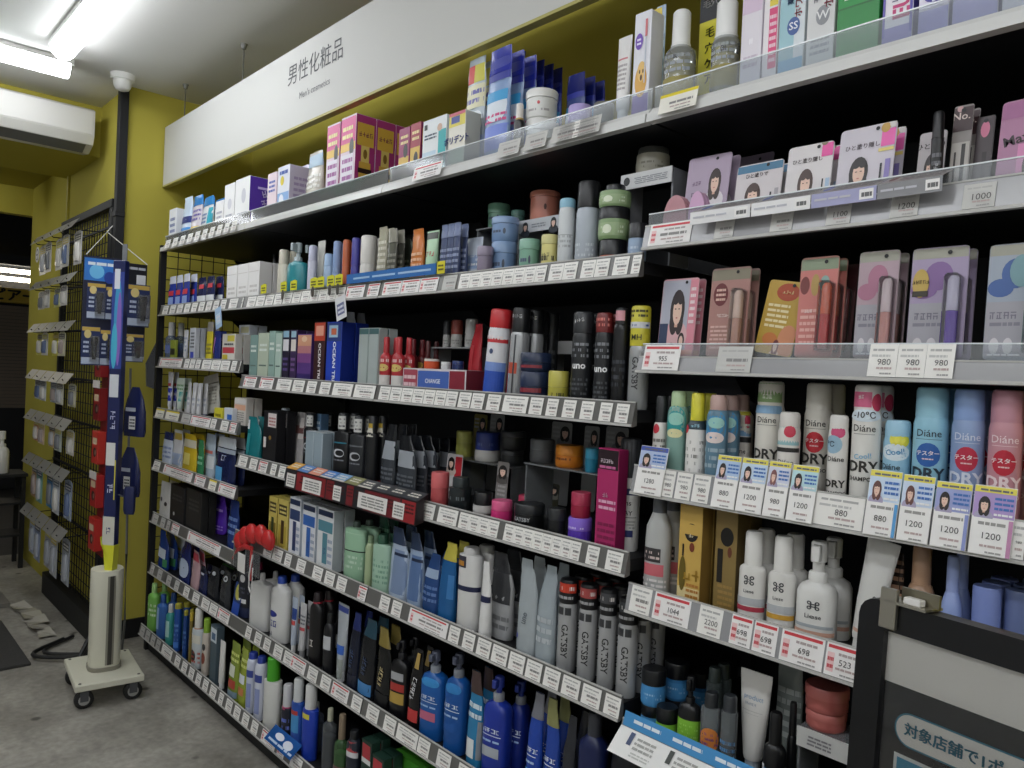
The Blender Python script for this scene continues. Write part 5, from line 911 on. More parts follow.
for a, c, y, acc, nm in [(323, 334.5, 413, '8a4040', 'red striped'), (335.5, 350.5, 413, '2f7a90', 'teal striped'), (351.5, 366, 416, '6a6d72', 'grey striped')]:
    I('S4b', a, c, y, 'bottle', 'black lotion bottle with white top sticker, '+nm+' one', 2, dep=.036, body='1a1b1e' if nm[0] != 'g' else '2e3034', cap='26282b', capf=.26, capw=.95, e=2.6, sh=.03, prints=blk(acc), capprints=[('r', -.75, .77, .75, .96, 'd4d4d0'), ln(.79, .94, 3, '55565a', -.65, .65)])
I('S4b', 367, 377, 416, 'bottle', 'slim black bottle with yellow and white neck tag', 2, dep=.03, body='1c1d20', cap='232427', capf=.22, capw=.9, e=2.4, sh=.04, prints=[('r', -.4, .72, .4, .84, 'd8d4c8'), ('r', -.4, .84, .4, .9, 'c8a83a'), ('r', -.9, .05, .9, .12, '8a2a30')])
I('S4b', 431, 449, 472, 'jar', 'coral pink wax pot with rounded lid beside the tray', Y=.024, body='c45a5c', lid='d66a6c', lidf=.45, lidw=1.02)
for a, c, y, nm in [(383, 396, 424, 'first'), (398, 417, 436, 'second'), (421, 440, 438, 'third')]:
    I('S4b', a, c, y, 'pouch', nm+' charcoal refill pouch with pale grey shoulder', 3, dep=.03, body='3c4046', top='1c1e22', prints=[('r', -.8, .5, .8, .76, '9a9fa6'), ln(.2, .4, 3, '5a5f66')])
# front display tray with coloured cards on top
t = thing('display_tray', 'dark red display tray with colour cards along the lotion shelf', 'tray', (0, 0, 0)); zb = SH['S4b'][0]
xa, xb = x_at(285, -.03, zb+.02), x_at(416, -.03, zb+.02)
b = MB()
prt = [(-.032, zb-.014), (-.028, zb+.048), (.008, zb+.066), (.008, zb+.052), (-.005, zb+.050), (-.005, zb-.006)]
n = len(prt)
for k in range(n):
    a, c = prt[k], prt[(k+1) % n]; b.face([(xa, a[0], a[1]), (xb, a[0], a[1]), (xb, c[0], c[1]), (xa, c[0], c[1])], mat('2a2023', .35))
for x in (xa, xb): b.face([(x, y, z) for y, z in prt], mat('2a2023', .35))
b.build('tray_body', t, False)
W = xb-xa; cols = ['d8a24a', '5a86c0', 'e0947a', '4a7fc4', '7aa4cc', '8a8a5a', '4a4c50', '3a3c40', '34363a', '303236']
for k, cl in enumerate(cols):
    b = MB(); u0, u1 = k/10, (k+1)/10-.006
    add_print(b, lambda u, v, e: (xa+W*(u0+(u1-u0)*(u+1)/2), -.028+.036*v-e*.3, zb+.048+.018*v+e), [('r', -1, .04, 1, .96, cl), ('l', -.7, .3, .7, .8, 2, 'e6e0d4'), ('r', -1, .04, 1, .2, 'd6cfc4' if k in (3, 4, 6) else cl)], W/10, .04); b.build('colour_card', t, False)
for k, (u0, u1, cl) in enumerate([(.0, .1, '2a2d33'), (.11, .36, '8a2a2e'), (.37, .43, '7a262b'), (.44, .52, '26282c'), (.53, .58, '7a262b'), (.59, .65, '26282c'), (.66, .9, '6f2228'), (.91, .995, '9a2a2e')]):
    b = MB(); add_print(b, lambda u, v, e: (xa+W*(u0+(u1-u0)*(u+1)/2), -.032+.004*v-e, zb-.012+.058*v), [('r', -1, .02, 1, .98, cl), ('l', -.8, .4, .8, .9, 3, '4a1a1c')], W*.1, .06); b.build('front_panel', t, False)
for u0, u1 in [(.02, .1), (.17, .33), (.43, .49), (.62, .82), (.86, .93)]:
    b = MB(); add_print(b, lambda u, v, e: (xa+W*(u0+(u1-u0)*(u+1)/2), -.0335+.004*v-e, zb-.008+.044*v), [('r', -1, .02, 1, .98, 'e6e3de'), ('l', -.8, .15, .8, .85, 4, '8a8884')], W*.1, .06); b.build('price_slip', t, False)
# wax jars
I('S4b', 450, 471, 477, 'jar', 'faceted black wax pot next to the coral pot', Y=.03, body='23292b', lid='30383a', lidf=.3, e=2.8, lidw=.72, prints=[ln(.3, .5, 1, '6a7478')])
I('S4b', 442, 457, 455, 'card', 'red and white portrait card above the coral pot', Y=.13, lean=4, body='d8d4d4', hole=False, prints=[('r', .1, .35, .95, .95, 'c0303a'), ('p', -.4, .8, .45, .13, '1f1a1a', 'd8c4b8'), ln(.08, .3, 2, '8a8684')])
z = riser('S4b', 453, 512, 462, .17, .12, 'clear riser carrying green, blue and black wax jars', 'aaaaaa', True)
I('S4b', 456, 473, 431, 'jar', 'yellow green wax jar on the clear riser', Y=.19, z0=z+.0005, body='b2b45c', lid='bcbe66', lidf=.45)
I('S4b', 475, 501, 432, 'jar', 'white wax jar with large blue lid on the clear riser', Y=.175, z0=z+.0005, body='d6d4d0', lid='2f3f8c', lidf=.62, lidw=.96, prints=[ln(.5, .7, 1, '5a6ab0')])
m, h = I('S4b', 501, 524, 450, 'jar', 'lower black wax jar of the stack on the riser', Y=.18, z0=z+.0005, body='26282a', lid='3a3c3f', lidf=.3)
I('S4b', 501, 527, 431, 'jar', 'upper black wax jar of the stack on the riser', Y=.18, z0=z+h+.001, on=m, body='26282a', lid='3a3c3f', lidf=.3, jit=0)
z = riser('S4b', 524, 600, 468, .11, .1, 'clear riser carrying grey, orange and blue wax jars', 'aaaaaa', True)
I('S4b', 530, 555, 439, 'jar', 'grey wax jar between black and orange jars', Y=.13, z0=z+.0005, body='56585a', lid='66696c', lidf=.45)
I('S4b', 555.5, 584, 445, 'jar', 'bright orange wax jar on the clear riser', Y=.12, z0=z+.0005, body='e0852a', lid='e89434', lidf=.45, prints=[ln(.3, .5, 1, '8a4a14', -.4, .4)])
I('S4b', 585, 599, 448, 'jar', 'turquoise wax jar on the clear riser', Y=.115, z0=z+.0005, body='2f94b8', lid='44a8cc', lidf=.45)
I('S4b', 473, 494, 492, 'jar', 'white based wax jar under the blue lidded jar', Y=.06, body='dcdad6', lid='1c1d20', lidf=.6, lidw=.92)
I('S4b', 492, 503, 463, 'card', 'grey portrait card standing between the wax jars', Y=.12, body='8a8684', hole=False, lean=4, prints=[('p', 0, .82, .8, .12, '1c1a1a', '5a5654'), ln(.3, .55, 3, 'b4b0ae')])
m, h = I('S4b', 491, 513, 500, 'jar', 'hot pink wax jar at the front of the shelf', Y=.026, body='d4357a', lid='e0608f', lidf=.45, lidw=.96)
I('S4b', 518, 535, 495, 'jar', 'crimson wax jar behind the black tin', Y=.075, body='a02a48', lid='c03a5c', lidf=.5)
I('S4b', 514, 545, 503, 'jar', 'wide black wax tin with white lettering', Y=.022, body='17181a', lid='222427', lidf=.4, prints=[('t', 0, .4, .012, 'GATSBY', 'c4c6c8')])
I('S4b', 548, 566, 508, 'jar', 'small black wax tin right of the lettered tin', Y=.022, body='1c1d1f', lid='2a2c2e', lidf=.4)
I('S4b', 536, 556, 484, 'card', 'yellow portrait card behind the black tins', Y=.09, lean=4, body='3a3a2c', hole=False, prints=[('r', -.9, .4, .3, .95, 'd0cc48'), ('p', .45, .8, .5, .14, '1a1a1a', '8a8a80'), ln(.08, .3, 2, '9a9a50')])
m, h = I('S4b', 568, 592, 517, 'jar', 'violet wax jar beside the magenta carton', Y=.022, body='5a3ab0', lid='8a6ad8', lidf=.5, prints=[ln(.55, .7, 1, 'd0c4f4', -.5, .5)])
I('S4b', 568, 588, 492, 'jar', 'dark red wax jar stacked on the violet jar', Y=.025, z0=h+.0005, on=m, body='9a2440', lid='b03a56', lidf=.5, jit=0)
for a, c, y, nm in [(470, 483, 415, 'olive lettered'), (486, 500, 415, 'grey'), (547, 568, 423, 'wide grey'), (580, 595, 427, 'brown'), (601, 624, 428, 'dark')]:
    I('S4b', a, c, y, 'card', nm+' portrait card fixed at the back of the wax shelf', Y=.34, dep=.01, body='9a9c9c' if nm[0] != 'o' else '8a7f30', hole=False, lean=2, prints=[('p', .35, .88, .5, .08, '15171a', '7a7c80'), ln(.8, .96, 3, 'b0b2b4', -.9, -.2)])
I('S4b', 596, 617, 449, 'box', 'magenta spray carton with black top and white letters', Y=.022, dep=.03, body='b02a66', prints=[('r', -.98, .8, .98, .99, '26121c'), ('t', -.1, .88, .011, '~5', 'e4d4dc'), ('l', -.8, .8, .8, .85, 1, 'c86a9a'), ('t', -.1, .55, .013, '~2', 'e8c0d4'), ('l', -.8, .4, .9, .52, 2, 'e2a8c4'), ('l', -.8, .05, .9, .3, 4, '8a1f50')], side='8a1f50')
I('S4b', 618, 641, 438, 'can', 'white mens spray can with black ribbed cap and navy label', Y=.022, body='dad9d6', cap='3c3e42', capf=.34, capw=.97, prints=[('r', -.9, .5, .9, .56, '2a3468'), ('t', 0, .43, .015, "Mens", '2c2c30', 0, .01), ('t', 0, .34, .013, 'SPRAY', '2c2c30', 0, .01), ('r', -.8, .3, .8, .305, '2c2c30'), ('r', -.5, .13, .6, .19, '2a3468'), ln(.2, .28, 3, 'a9a8a6')], capprints=[('r', -.9+.3*k, .68, -.84+.3*k, .97, '26282b') for k in range(7)])

# ---- refill shelf
I('S5b', 268.5, 276.5, 497, 'box', 'gold carton with dark bottle picture, first of two', 2, dep=.03, body='cdbb60', prints=[('r', -.8, .1, .8, .5, '8a7a30'), ('r', -.3, .15, .3, .6, '3a4a2a'), ('r', -.8, .7, .8, .9, '4a3f20'), ln(.72, .88, 2, 'd8c878')], side='b3a24e')
I('S5b', 277.5, 287.5, 500, 'box', 'gold carton with dark bottle picture, second of two', 2, dep=.03, body='d0be66', prints=[('r', -.8, .1, .8, .5, 'b8a648'), ('r', -.3, .15, .3, .6, '4a3a22'), ('r', -.8, .7, .8, .9, '3f381e'), ln(.72, .88, 2, 'd8c878')], side='b3a24e')
wb = lambda c: [('r', -.9, .62, .9, .8, c), ('r', -.3, .1, .3, .6, c), ln(.1, .55, 4, 'aab4c8', .35, .9), ('t', 0, .3, .014, '~3', '3a4a80', 90), ('r', -.9, .88, .9, .97, '2c3a5a')]
I('S5b', 289, 300, 498, 'box', 'white carton with navy bottle picture beside the gold cartons', 2, dep=.035, body='e6e8ec', prints=wb('34466f'), side='c4ccd8')
I('S5b', 302, 315, 504, 'box', 'white carton with bright blue band between two white cartons', 2, dep=.035, body='e6e8ec', prints=wb('3a6ab8'), side='c4ccd8')
I('S5b', 317, 333, 509, 'box', 'white carton with teal band beside the mint bottles', 2, dep=.035, body='e6e8ea', prints=wb('5a90a0'), side='c4ccd0')
I('S5b', 335, 344, 520, 'bottle', 'charcoal bottle between carton and mint bottle', 2, dep=.035, body='4a4e52', cap='2c2e31', capf=.2, capw=.7)
I('S5b', 346, 366, 521, 'bottle', 'clear mint lotion bottle with dark band, left one', 2, dep=.04, body='9cc4a4', cap='4a5a50', capf=.1, capw=.6, e=2.2, sh=.05, prints=[('r', -.95, .5, .95, .52, '1f2a24'), ln(.2, .45, 3, 'c4dcc8'), ('r', -.95, .8, .95, .9, 'b4d4b8')])
I('S5b', 367, 373, 535, 'bottle', 'narrow yellow green bottle between mint bottles', 1, dep=.03, body='aebf96', cap='7a9070', capf=.15, capw=.7)
I('S5b', 374, 391, 534, 'bottle', 'frosted mint bottle under the dark green pouch', 2, dep=.036, body='a9cab4', cap='2f5a44', capf=.16, capw=.9, e=2.2, sh=.05, prints=[ln(.15, .6, 5, '7fa890')])
I('S5b', 378, 391, 513, 'pouch', 'dark green refill pouch behind the mint bottles', 2, Y=.11, dep=.03, body='2c5a44', prints=[ln(.5, .8, 3, '6a9a80')])
I('S5b', 392, 409, 528, 'pouch', 'white sided blue refill pouch, left one', 2, dep=.04, body='b9c8dc', top='3a4a68', prints=[('r', -.2, .1, .9, .7, '7f93b4'), ('r', -.2, .62, .9, .66, '1f2c48')])
I('S5b', 410, 424, 533, 'pouch', 'white sided blue refill pouch, right one', 2, dep=.04, body='a4b8d4', top='344462', prints=[('r', -.2, .1, .9, .7, '5a76a4'), ('r', -.2, .62, .9, .66, '1f2c48')])
I('S5b', 425.5, 440, 553, 'pouch', 'navy pouch with pale blue label stripe', 2, dep=.035, body='2a4a80', prints=[('r', -.7, .6, .7, .75, '9fb4d0'), ln(.2, .5, 3, '5a7ab0')])
I('S5b', 441, 456, 542, 'pouch', 'glossy blue pouch with yellow corner tag', 2, dep=.035, body='24609a', top='c8bc50', prints=[('r', .2, .3, .8, .6, '3a7ab8')])
I('S5b', 460, 481, 547, 'bottle', 'tall white bottle with navy ring', 2, dep=.045, body='dedddb', cap='cbcac8', capf=.08, capw=.95, e=2.2, sh=.02, prints=[('r', -.95, .48, .95, .54, '24294a'), ('r', -.8, .76, .0, .9, '3a3a48'), ('r', -.7, .78, -.1, .84, 'c88a3a')])
I('S5b', 482, 491, 562, 'pouch', 'narrow white pouch with navy ring beside the tall bottle', 1, Y=.02, dep=.03, body='e4e3e1', prints=[('r', -.95, .48, .95, .56, '24294a')])
I('S5b', 492, 514, 553, 'pouch', 'grey rounded pouch with dark middle panel', 2, dep=.04, body='a4a5a6', top='3a3b3e', prints=[('r', -.6, .42, .7, .8, '38393c'), ln(.1, .3, 2, '77787a')])
I('S5b', 520, 538, 560, 'pouch', 'pale grey pointed refill pouch with dark script', 2, dep=.035, body='a8b0b4', prints=[('t', 0, .4, .018, 'uno', '5a626a', 80), ('d', -.4, .2, .1, .03, '4a52a0')])
I('S5b', 539, 556, 565, 'pouch', 'pale grey blue pointed refill pouch, plain', 2, dep=.035, body='a2acb2', prints=[ln(.2, .5, 3, 'b9c0c4')])
def gat(c): return dict(shiny=True, body='b6b7b8', cap='1b1b1e', capf=.25, capw=.98, prints=[('t', .1, .34, .02, 'GATSBY', '222326', -90, .015), ('r', -.5, .62, .0, .7, '3a3b3e'), ('r', .1, .62, .5, .7, '3a3b3e')], capprints=[('r', -.85, .86, .85, .96, c), ln(.87, .95, 1, 'e6e0dc', -.7, .7), ln(.78, .84, 1, 'a4a4a6', -.6, .6)])
I('S5b', 558, 577.5, 578, 'can', 'silver hair spray can with black cap and orange red band', 3, Y=.03, **gat('c8402c'))
I('S5b', 578.5, 597.5, 583, 'can', 'silver hair spray can with black cap and pale red label', 3, Y=.03, **gat('a84a48'))
I('S5b', 598.5, 616.5, 588, 'can', 'silver hair spray can with black cap and white label', 3, Y=.03, **gat('4a4a4e'))
I('S5b', 617.5, 638, 597, 'can', 'silver hair spray can with black cap at the bay edge', 3, Y=.03, **gat('3a3d40'))

# ---- dental bay shelves
I('S3a', 164, 180, 322, 'bottle', 'clear mouthwash bottle with white nozzle', n=2, dep=.04, body='c2cedc', clr=True, liquid='8fa8cc', cap='e8e8e6', capf=.34, capw=.7, prints=[('r', -.6, .2, .6, .4, '6a7ab0')])
I('S3a', 170, 175, 340, 'box', 'small olive and black pack in front of the mouthwash', 1, Y=.015, dep=.012, body='8f9a3a', prints=[('r', -.9, .3, .9, .6, '2a2c22')])
I('S3a', 183, 189, 330, 'tube', 'white toothpaste tube with pale print', 2, dep=.02, body='d9dade', cap='eeeeee', prints=[ln(.3, .8, 4, '9aa4bc')])
I('S3a', 189.5, 195, 328, 'box', 'grey toothpaste pack with blue lower patch', 2, dep=.02, body='c9ccd2', prints=[('r', -.6, .1, .6, .3, '3a4ab0'), ln(.4, .9, 5, '55585f')])
I('S3a', 197, 206, 328, 'pouch', 'silver refill pack with black letters', 2, dep=.02, body='c4c5c6', prints=[ln(.55, .8, 2, '3a3c40')])
I('S3a', 207, 213, 322, 'pouch', 'slim yellow pack with grey top', 2, dep=.02, body='d0c23c', top='a09a94', prints=[ln(.2, .5, 3, '8a8230')])
I('S3a', 214, 221, 331, 'pouch', 'dark blue toothbrush pack with pink stripe', 2, dep=.02, body='27357a', prints=[('r', -.8, .3, -.2, .8, 'a86ab0')])
I('S3a', 222, 235, 334, 'box', 'white carton with red middle and yellow top', 2, dep=.03, body='dcd8cf', prints=[('r', -.9, .35, .9, .55, 'cc4a54'), ('r', -.2, .75, .9, .95, 'd6c84a'), ('r', -.9, .05, -.1, .3, 'c8b83a'), ln(.6, .72, 1, '5a5a60')])
I('S3a', 238, 249, 325, 'box', 'tall white carton with blue square at the end of its shelf', 2, dep=.035, body='d6dae2', prints=[('r', -.9, .55, .3, .68, '3a6ab8'), ln(.15, .5, 5, '9aa6c0'), ('r', -.6, .8, .9, .95, 'c8c49c')])
I('S4a', 167, 174, 372, 'tube', 'white tube with royal blue middle', 2, dep=.02, body='dfe0e6', cap='f0f0f0', prints=[('r', -.9, .28, .9, .6, '2a3ab4'), ('r', -.5, .65, .4, .72, 'c84a54')])
I('S4a', 175, 186, 378, 'tube', 'pale green tube with teal patch', 2, dep=.025, body='cfdccf', cap='e6e6e4', prints=[('r', .1, .35, .8, .62, '4aa8a4'), ln(.65, .85, 2, '7aa878')])
I('S4a', 187, 202, 383, 'tube', 'white standing tube with navy collar in a close row', 2, n=3, dep=.022, body='dddddf', cap='2a3470', capf=.1, prints=[ln(.3, .6, 2, 'b0b4c0')])
I('S4a', 203, 221, 378, 'pouch', 'large off white pouch leaning over its shelf', 1, dep=.04, tilt=-8, body='d2cfc4', prints=[ln(.2, .7, 6, '9a988c'), ('r', -.9, .75, .9, .78, '7a7868')])
I('S4a', 214, 222, 408, 'box', 'small yellow box on the shelf edge', 1, Y=.015, dep=.02, body='d8cf3c', prints=[ln(.3, .7, 1, '8a8420')])
I('S4a', 224, 232, 408, 'box', 'small blue and white box on the shelf edge', 1, Y=.015, dep=.02, body='d6dce4', prints=[('r', -.2, .05, .95, .6, '2f6ac4')])
I('S4a', 234, 246, 398, 'box', 'white carton with peach label by the next bay', 2, dep=.03, body='d4cec6', prints=[('r', -.9, .55, .9, .75, 'dca88a'), ('r', -.9, .8, .9, .97, 'e2dedb'), ln(.1, .5, 5, '8f8a84')])
I('S5a', 163, 173, 432, 'pouch', 'white tablet pouch with navy top near the front post', 2, dep=.03, body='cdd6e4', top='27356a', prints=[ln(.2, .6, 3, '7a8ab0')])
I('S5a', 174, 183, 430, 'pouch', 'white and gold tablet pouch beside the navy topped one', 2, dep=.03, body='d6d8dc', prints=[('r', -.9, .1, .9, .4, '9fb0cc'), ('r', -.5, .75, .7, .92, 'b8a04a')])
I('S5a', 184, 197, 434, 'pouch', 'yellow tablet pouch with white shoulder', 2, dep=.03, body='d2b62c', prints=[('r', -.9, .65, .9, .85, 'dcd6c0'), ('r', -.3, .2, .2, .5, 'e6d878')])
I('S5a', 198, 204, 440, 'pouch', 'slim green pouch beside the yellow pouch', 1, dep=.02, body='3a8a5a', prints=[ln(.3, .6, 2, '8ac8a0')])
I('S5a', 205, 216, 434, 'pouch', 'tall pale blue pouch with white scales print', 2, dep=.03, body='c4d4e2', prints=[('r', -.8, .2, .8, .5, 'e6eaee'), ('r', -.5, .55, .5, .62, 'd87a70')])
I('S5a', 217, 236, 437, 'pouch', 'navy denture tablet pouch with white lettering and silver top', 2, dep=.035, body='1f2850', top='c4cad0', prints=[('t', 0, .55, .03, '~2', 'e6eaf4', 0, .02), ('r', -.9, .05, .0, .35, '5aa8dc'), ('r', -.9, .66, .9, .75, 'aab4c0')])
I('S6a', 158, 168, 482, 'pouch', 'white mask pack with black dots by the front post', 2, dep=.03, body='d4d3cf', prints=[('d', -.3, .5, .15, .06, '2a2a2c'), ('d', .2, .4, .15, .06, '2a2a2c')])
I('S6a', 170, 184, 486, 'box', 'matt black hanging pack with white spot, left one', 2, dep=.03, body='232326', prints=[('d', -.4, .25, .12, .05, 'd0d0d0'), ln(.6, .8, 2, '4a4a4e')])
I('S6a', 186, 201, 490, 'box', 'matt black hanging pack, right one', 2, dep=.03, body='2a2a29', prints=[ln(.5, .8, 3, '4a4a48')])
I('S6a', 204, 227, 494, 'pouch', 'bright purple tablet pouch with white script', 2, dep=.045, body='5f34b8', prints=[('t', 0, .35, .045, '~2', 'e0d4f8', 10, .02), ('r', -.8, .6, .6, .66, 'b89ae8'), ln(.1, .25, 2, '9a7ad8')])
I('S6a', 229, 239, 500, 'pouch', 'dark blue pouch between purple pouch and red packs', 1, dep=.03, body='243a78', prints=[ln(.3, .7, 3, '6a86c0')])
# clip of red blister packs hanging over the rail
t = thing('clip_strip', 'red blister packs hanging from a clip strip over the shelf edge', 'strip', (x_at(252, -.03, .68), -.03, .648))
for k, (dx, dz, dy) in enumerate([(-.06, .055, .0), (.0, .075, -.004), (.055, .08, .004), (.1, .07, .01), (-.1, .03, .0)]):
    b = MB(); b.loft([(dz, .022, .006, 2.3, dx, dy), (dz+.012, .032, .016, 2.3, dx, dy), (dz+.035, .033, .02, 2.3, dx, dy), (dz+.055, .027, .015, 2.3, dx, dy), (dz+.066, .012, .005, 2.3, dx, dy)], mat('c22f30', .15), 16); b.build('red_pack', t)
b = MB(); b.tube([(-.15, -.004, -.01), (-.1, -.006, .03), (-.04, -.01, .055), (.02, -.012, .06)], [.004, .009, .01, .008], mat('b83234', .3), 8); b.build('red_strap', t)
MB().box(.012, .03, -.014, -.011, -.05, .06, mat('c23436', .3), .002).build('red_strap', t, False)
for dx in (-.1, .0, .06): MB().box(dx-.03, dx+.03, -.012, -.011, -.03, .05, FILM).build('clear_bag', t, False)
MB().box(-.075, -.015, -.018, -.0165, -.035, .03, mat('e6e3e0')).build('price_slip', t, False)
b = MB(); b.tube([(.03, -.012, .04), (.028, -.02, -.03), (.03, -.02, -.07), (.042, -.02, -.085), (.052, -.02, -.07), (.05, -.018, .0)], .0025, mat('e0dedb'), 6); b.build('clip_loop', t)

# ---- shelf above the base (shaving and dental refills)
I('S7', 158, 168, 531, 'pouch', 'blue floss pack with white label near the post', 2, dep=.03, body='27458f', prints=[('r', -.6, .3, .5, .55, 'd4dce8'), ('r', .2, .1, .8, .3, '3f8a5a')])
I('S7', 169, 180, 534, 'pouch', 'white floss pack with yellow leaf mark', 2, dep=.03, body='ccd0d8', prints=[('r', -.3, .55, .5, .62, 'c8c040'), ('r', -.8, .05, .8, .25, '8aa0cc'), ln(.3, .5, 2, '5a6a98')])
I('S7', 181, 191, 540, 'pouch', 'navy pack with rounded white window', 2, dep=.03, body='25306a', prints=[('d', 0, .35, .7, .22, 'b9c6dc')])
I('S7', 192, 199, 552, 'pouch', 'slanted pink and clear interdental pack', 2, dep=.02, tilt=6, body='c4a2a8', prints=[('r', -.8, .75, .8, .95, 'a83a4a')])
I('S7', 200, 208, 566, 'pouch', 'navy pouch with small white crest', 2, dep=.025, body='232a52', prints=[('d', 0, .75, .3, .07, 'c4c8d8')], top='1a1e34')
I('S7', 209, 219, 566, 'pouch', 'charcoal pouch with small white crest', 2, dep=.03, body='26282d', prints=[('d', 0, .8, .25, .06, 'd0d4d8')])
I('S7', 221, 231, 570, 'pouch', 'grey charcoal pouch with round white mark', 2, dep=.03, body='34363a', prints=[('d', 0, .78, .3, .08, 'd4d6d8'), ('d', 0, .78, .15, .04, '34363a')])
I('S7', 222, 240, 562, 'box', 'black pack with green stripe behind the charcoal pouch', 1, Y=.12, dep=.03, body='1e2420', prints=[('r', -.9, .8, .9, .84, '4a8a3a'), ln(.86, .96, 2, '8a928a')])
I('S7', 230, 237, 584, 'card', 'yellow sponge pack with blue base behind its shelf rail', 1, Y=.02, dep=.012, body='26407a', hole=False, prints=[('d', 0, .72, .7, .25, 'd0c860'), ('r', -.9, .02, .9, .4, '2a50b0')])
I('S7', 241, 252, 564, 'bottle', 'dark navy bottle with magenta cap', 2, dep=.04, body='24262f', cap='a02a55', capf=.12, capw=.9, e=2.6, prints=[('d', 0, .74, .22, .07, 'd4d4d6'), ('r', -.4, .28, .4, .36, 'd8d8da'), ('r', -.9, .02, .9, .2, '2c3454'), ln(.45, .6, 2, '5a5f70')])
I('S7', 253, 271, 573, 'bottle', 'white shampoo bottle with short stepped nozzle beside the blue capped bottle', 2, dep=.045, body='dcdcda', cap='d8d8d6', capf=.13, capw=.42, sh=.1, collar='d4d4d2', e=3, prints=[('d', -.7, .55, .12, .02, '8a8aa8')])
I('S7', 273, 290, 576, 'bottle', 'white bottle with blue cap and blue figure print', 2, dep=.045, body='e2e2e0', cap='2a4aa8', capf=.12, capw=.72, e=2.2, sh=.16, collar='e2e2e0', prints=[('d', -.3, .42, .35, .05, '2c3a90'), ('t', -.2, .27, .03, '~2', '2c3a90'), ('t', -.4, .12, .02, '~2', '3a3a60')])
I('S7', 291, 298, 597, 'tube', 'small white and blue tube beside the blue capped bottle', 2, dep=.02, body='b9c4d4', cap='e0e0e0', prints=[('r', -.8, .6, .8, .8, '2f4a90'), ('r', -.6, .5, .6, .58, 'c84a4a')])
I('S7', 299, 307, 603, 'tube', 'white and grey tube with red stripe', 2, dep=.022, body='c4c4c6', cap='9a9a9c', prints=[('r', -.8, .5, .8, .56, 'b84a50'), ln(.6, .8, 3, '6a6d74')])
I('S7', 311, 323, 592, 'bottle', 'black bottle with red collar', 2, dep=.036, body='1c1b1d', cap='2a2224', capf=.14, capw=.8, collar='a02a3a', e=2.2, prints=[('t', -.3, .3, .03, '~2', 'd8d4d0')])
I('S7', 325, 334, 612, 'bottle', 'slim black bottle with white triangle label', 2, dep=.03, body='1d1e22', cap='17181b', capf=.18, capw=.7, prints=[('r', -.5, .4, .5, .62, 'c4c6ca')])
I('S7', 335.5, 350, 604, 'tube', 'clear squeeze tube with blue label tied at the top', 1, dep=.03, body='b2b8be', cap='d4d6d8', prints=[('r', -.7, .36, .7, .48, '3a68c4'), ('r', -.7, .05, .7, .3, '9aa09c'), ('r', -.8, .9, .8, .97, '3a4a90')])
for a, c, y, col, tp, nm in [(351, 360, 612, '1c2133', '24306a', 'navy topped'), (361, 376, 618, '191b20', '2a4a5a', 'teal topped'), (378, 392, 629, '131416', '8a7a40', 'gold lettered')]:
    I('S7', a, c, y, 'pouch', nm+' black refill pouch on the shelf above the base', 2, dep=.035, body=col, top=tp, prints=[('t', 0, .4, .022, '~4', 'c8b888' if nm[0] == 'g' else '3a4a6a', 80), ('r', -.7, .05, .7, .2, '4a86c0' if nm[0] == 't' else col)])
I('S7', 393, 410, 640, 'pump', 'black body wash pump bottle with red and gold label', 2, dep=.04, body='141417', cap='1c1c20', bodyf=.76, e=3, prints=[('r', -.5, .36, .5, .46, 'b03a34'), ('r', -.5, .2, .5, .34, 'b99a4a'), ('r', -.4, .5, .4, .6, 'a9aaac')])
I('S7', 411, 422, 648, 'pouch', 'black pouch with white script and red patch', 2, dep=.03, body='161518', prints=[('t', 0, .5, .02, '~5', 'd0d0d2', 80), ('r', -.6, .1, .6, .25, 'c03a3a'), ('r', -.2, .75, .3, .95, 'b89a58')])
def bluep(c2): return [('t', -.1, .48, .014, '~5', 'dfe8f4', 0, .02), ('r', -.55, .43, .4, .438, 'dfe8f4'), ln(.36, .4, 1, 'a9c4e8', -.5, .3), ('r', -.5, .22, .3, .32, c2)]
I('S7', 424, 446, 651, 'pump', 'bright blue body wash pump bottle, left one', 1, dep=.05, body='1c5ca8', cap='5a5f70', collar='8a8f98', bodyf=.76, e=3, prints=[('d', 0, .66, .5, .05, '3a8ed0')]+bluep('c46a86'))
I('S7', 448, 468, 653, 'pump', 'bright blue body wash pump bottle, right one', 1, dep=.05, body='1a55a0', cap='4c5060', collar='7a7f88', bodyf=.76, e=3, prints=[('d', 0, .66, .5, .05, '3484c8')]+bluep('1a55a0'))
I('S7', 470, 484, 672, 'pouch', 'brown topped blue refill pouch with white slip', 2, dep=.035, body='2f80b0', top='4a3a38', prints=[('r', -.6, .1, .2, .3, 'dfe4e4'), ('r', .4, .1, .9, .5, '8a8f94'), ln(.5, .7, 2, 'd4e4ee')])
I('S7', 486, 510, 676, 'pump', 'royal blue body wash pump bottle with grey collar, left one', 1, dep=.05, body='20379c', cap='2a3a90', collar='8f9298', bodyf=.76, e=3, prints=bluep('aeb4bc'))
I('S7', 512, 528, 681, 'pump', 'royal blue body wash pump bottle with grey collar, right one', 1, Y=.07, dep=.05, body='1a2d84', cap='20307a', collar='7a7d84', bodyf=.76, e=3, prints=bluep('1a2d84'))
I('S7', 529, 542, 692, 'pouch', 'royal blue refill pouch with grey crinkled top, left one', 2, dep=.035, body='2448a8', top='7a7c84', prints=bluep('4a90d0'))
I('S7', 546, 560, 700, 'pouch', 'royal blue refill pouch with yellow grey top, right one', 2, dep=.035, body='2446a0', top='8a8a5a', prints=bluep('4a90d0'))
I('S7', 563, 575, 715, 'pouch', 'dark crinkled pouch in the shade beside the royal blue pouches', 2, dep=.035, body='2e3036')
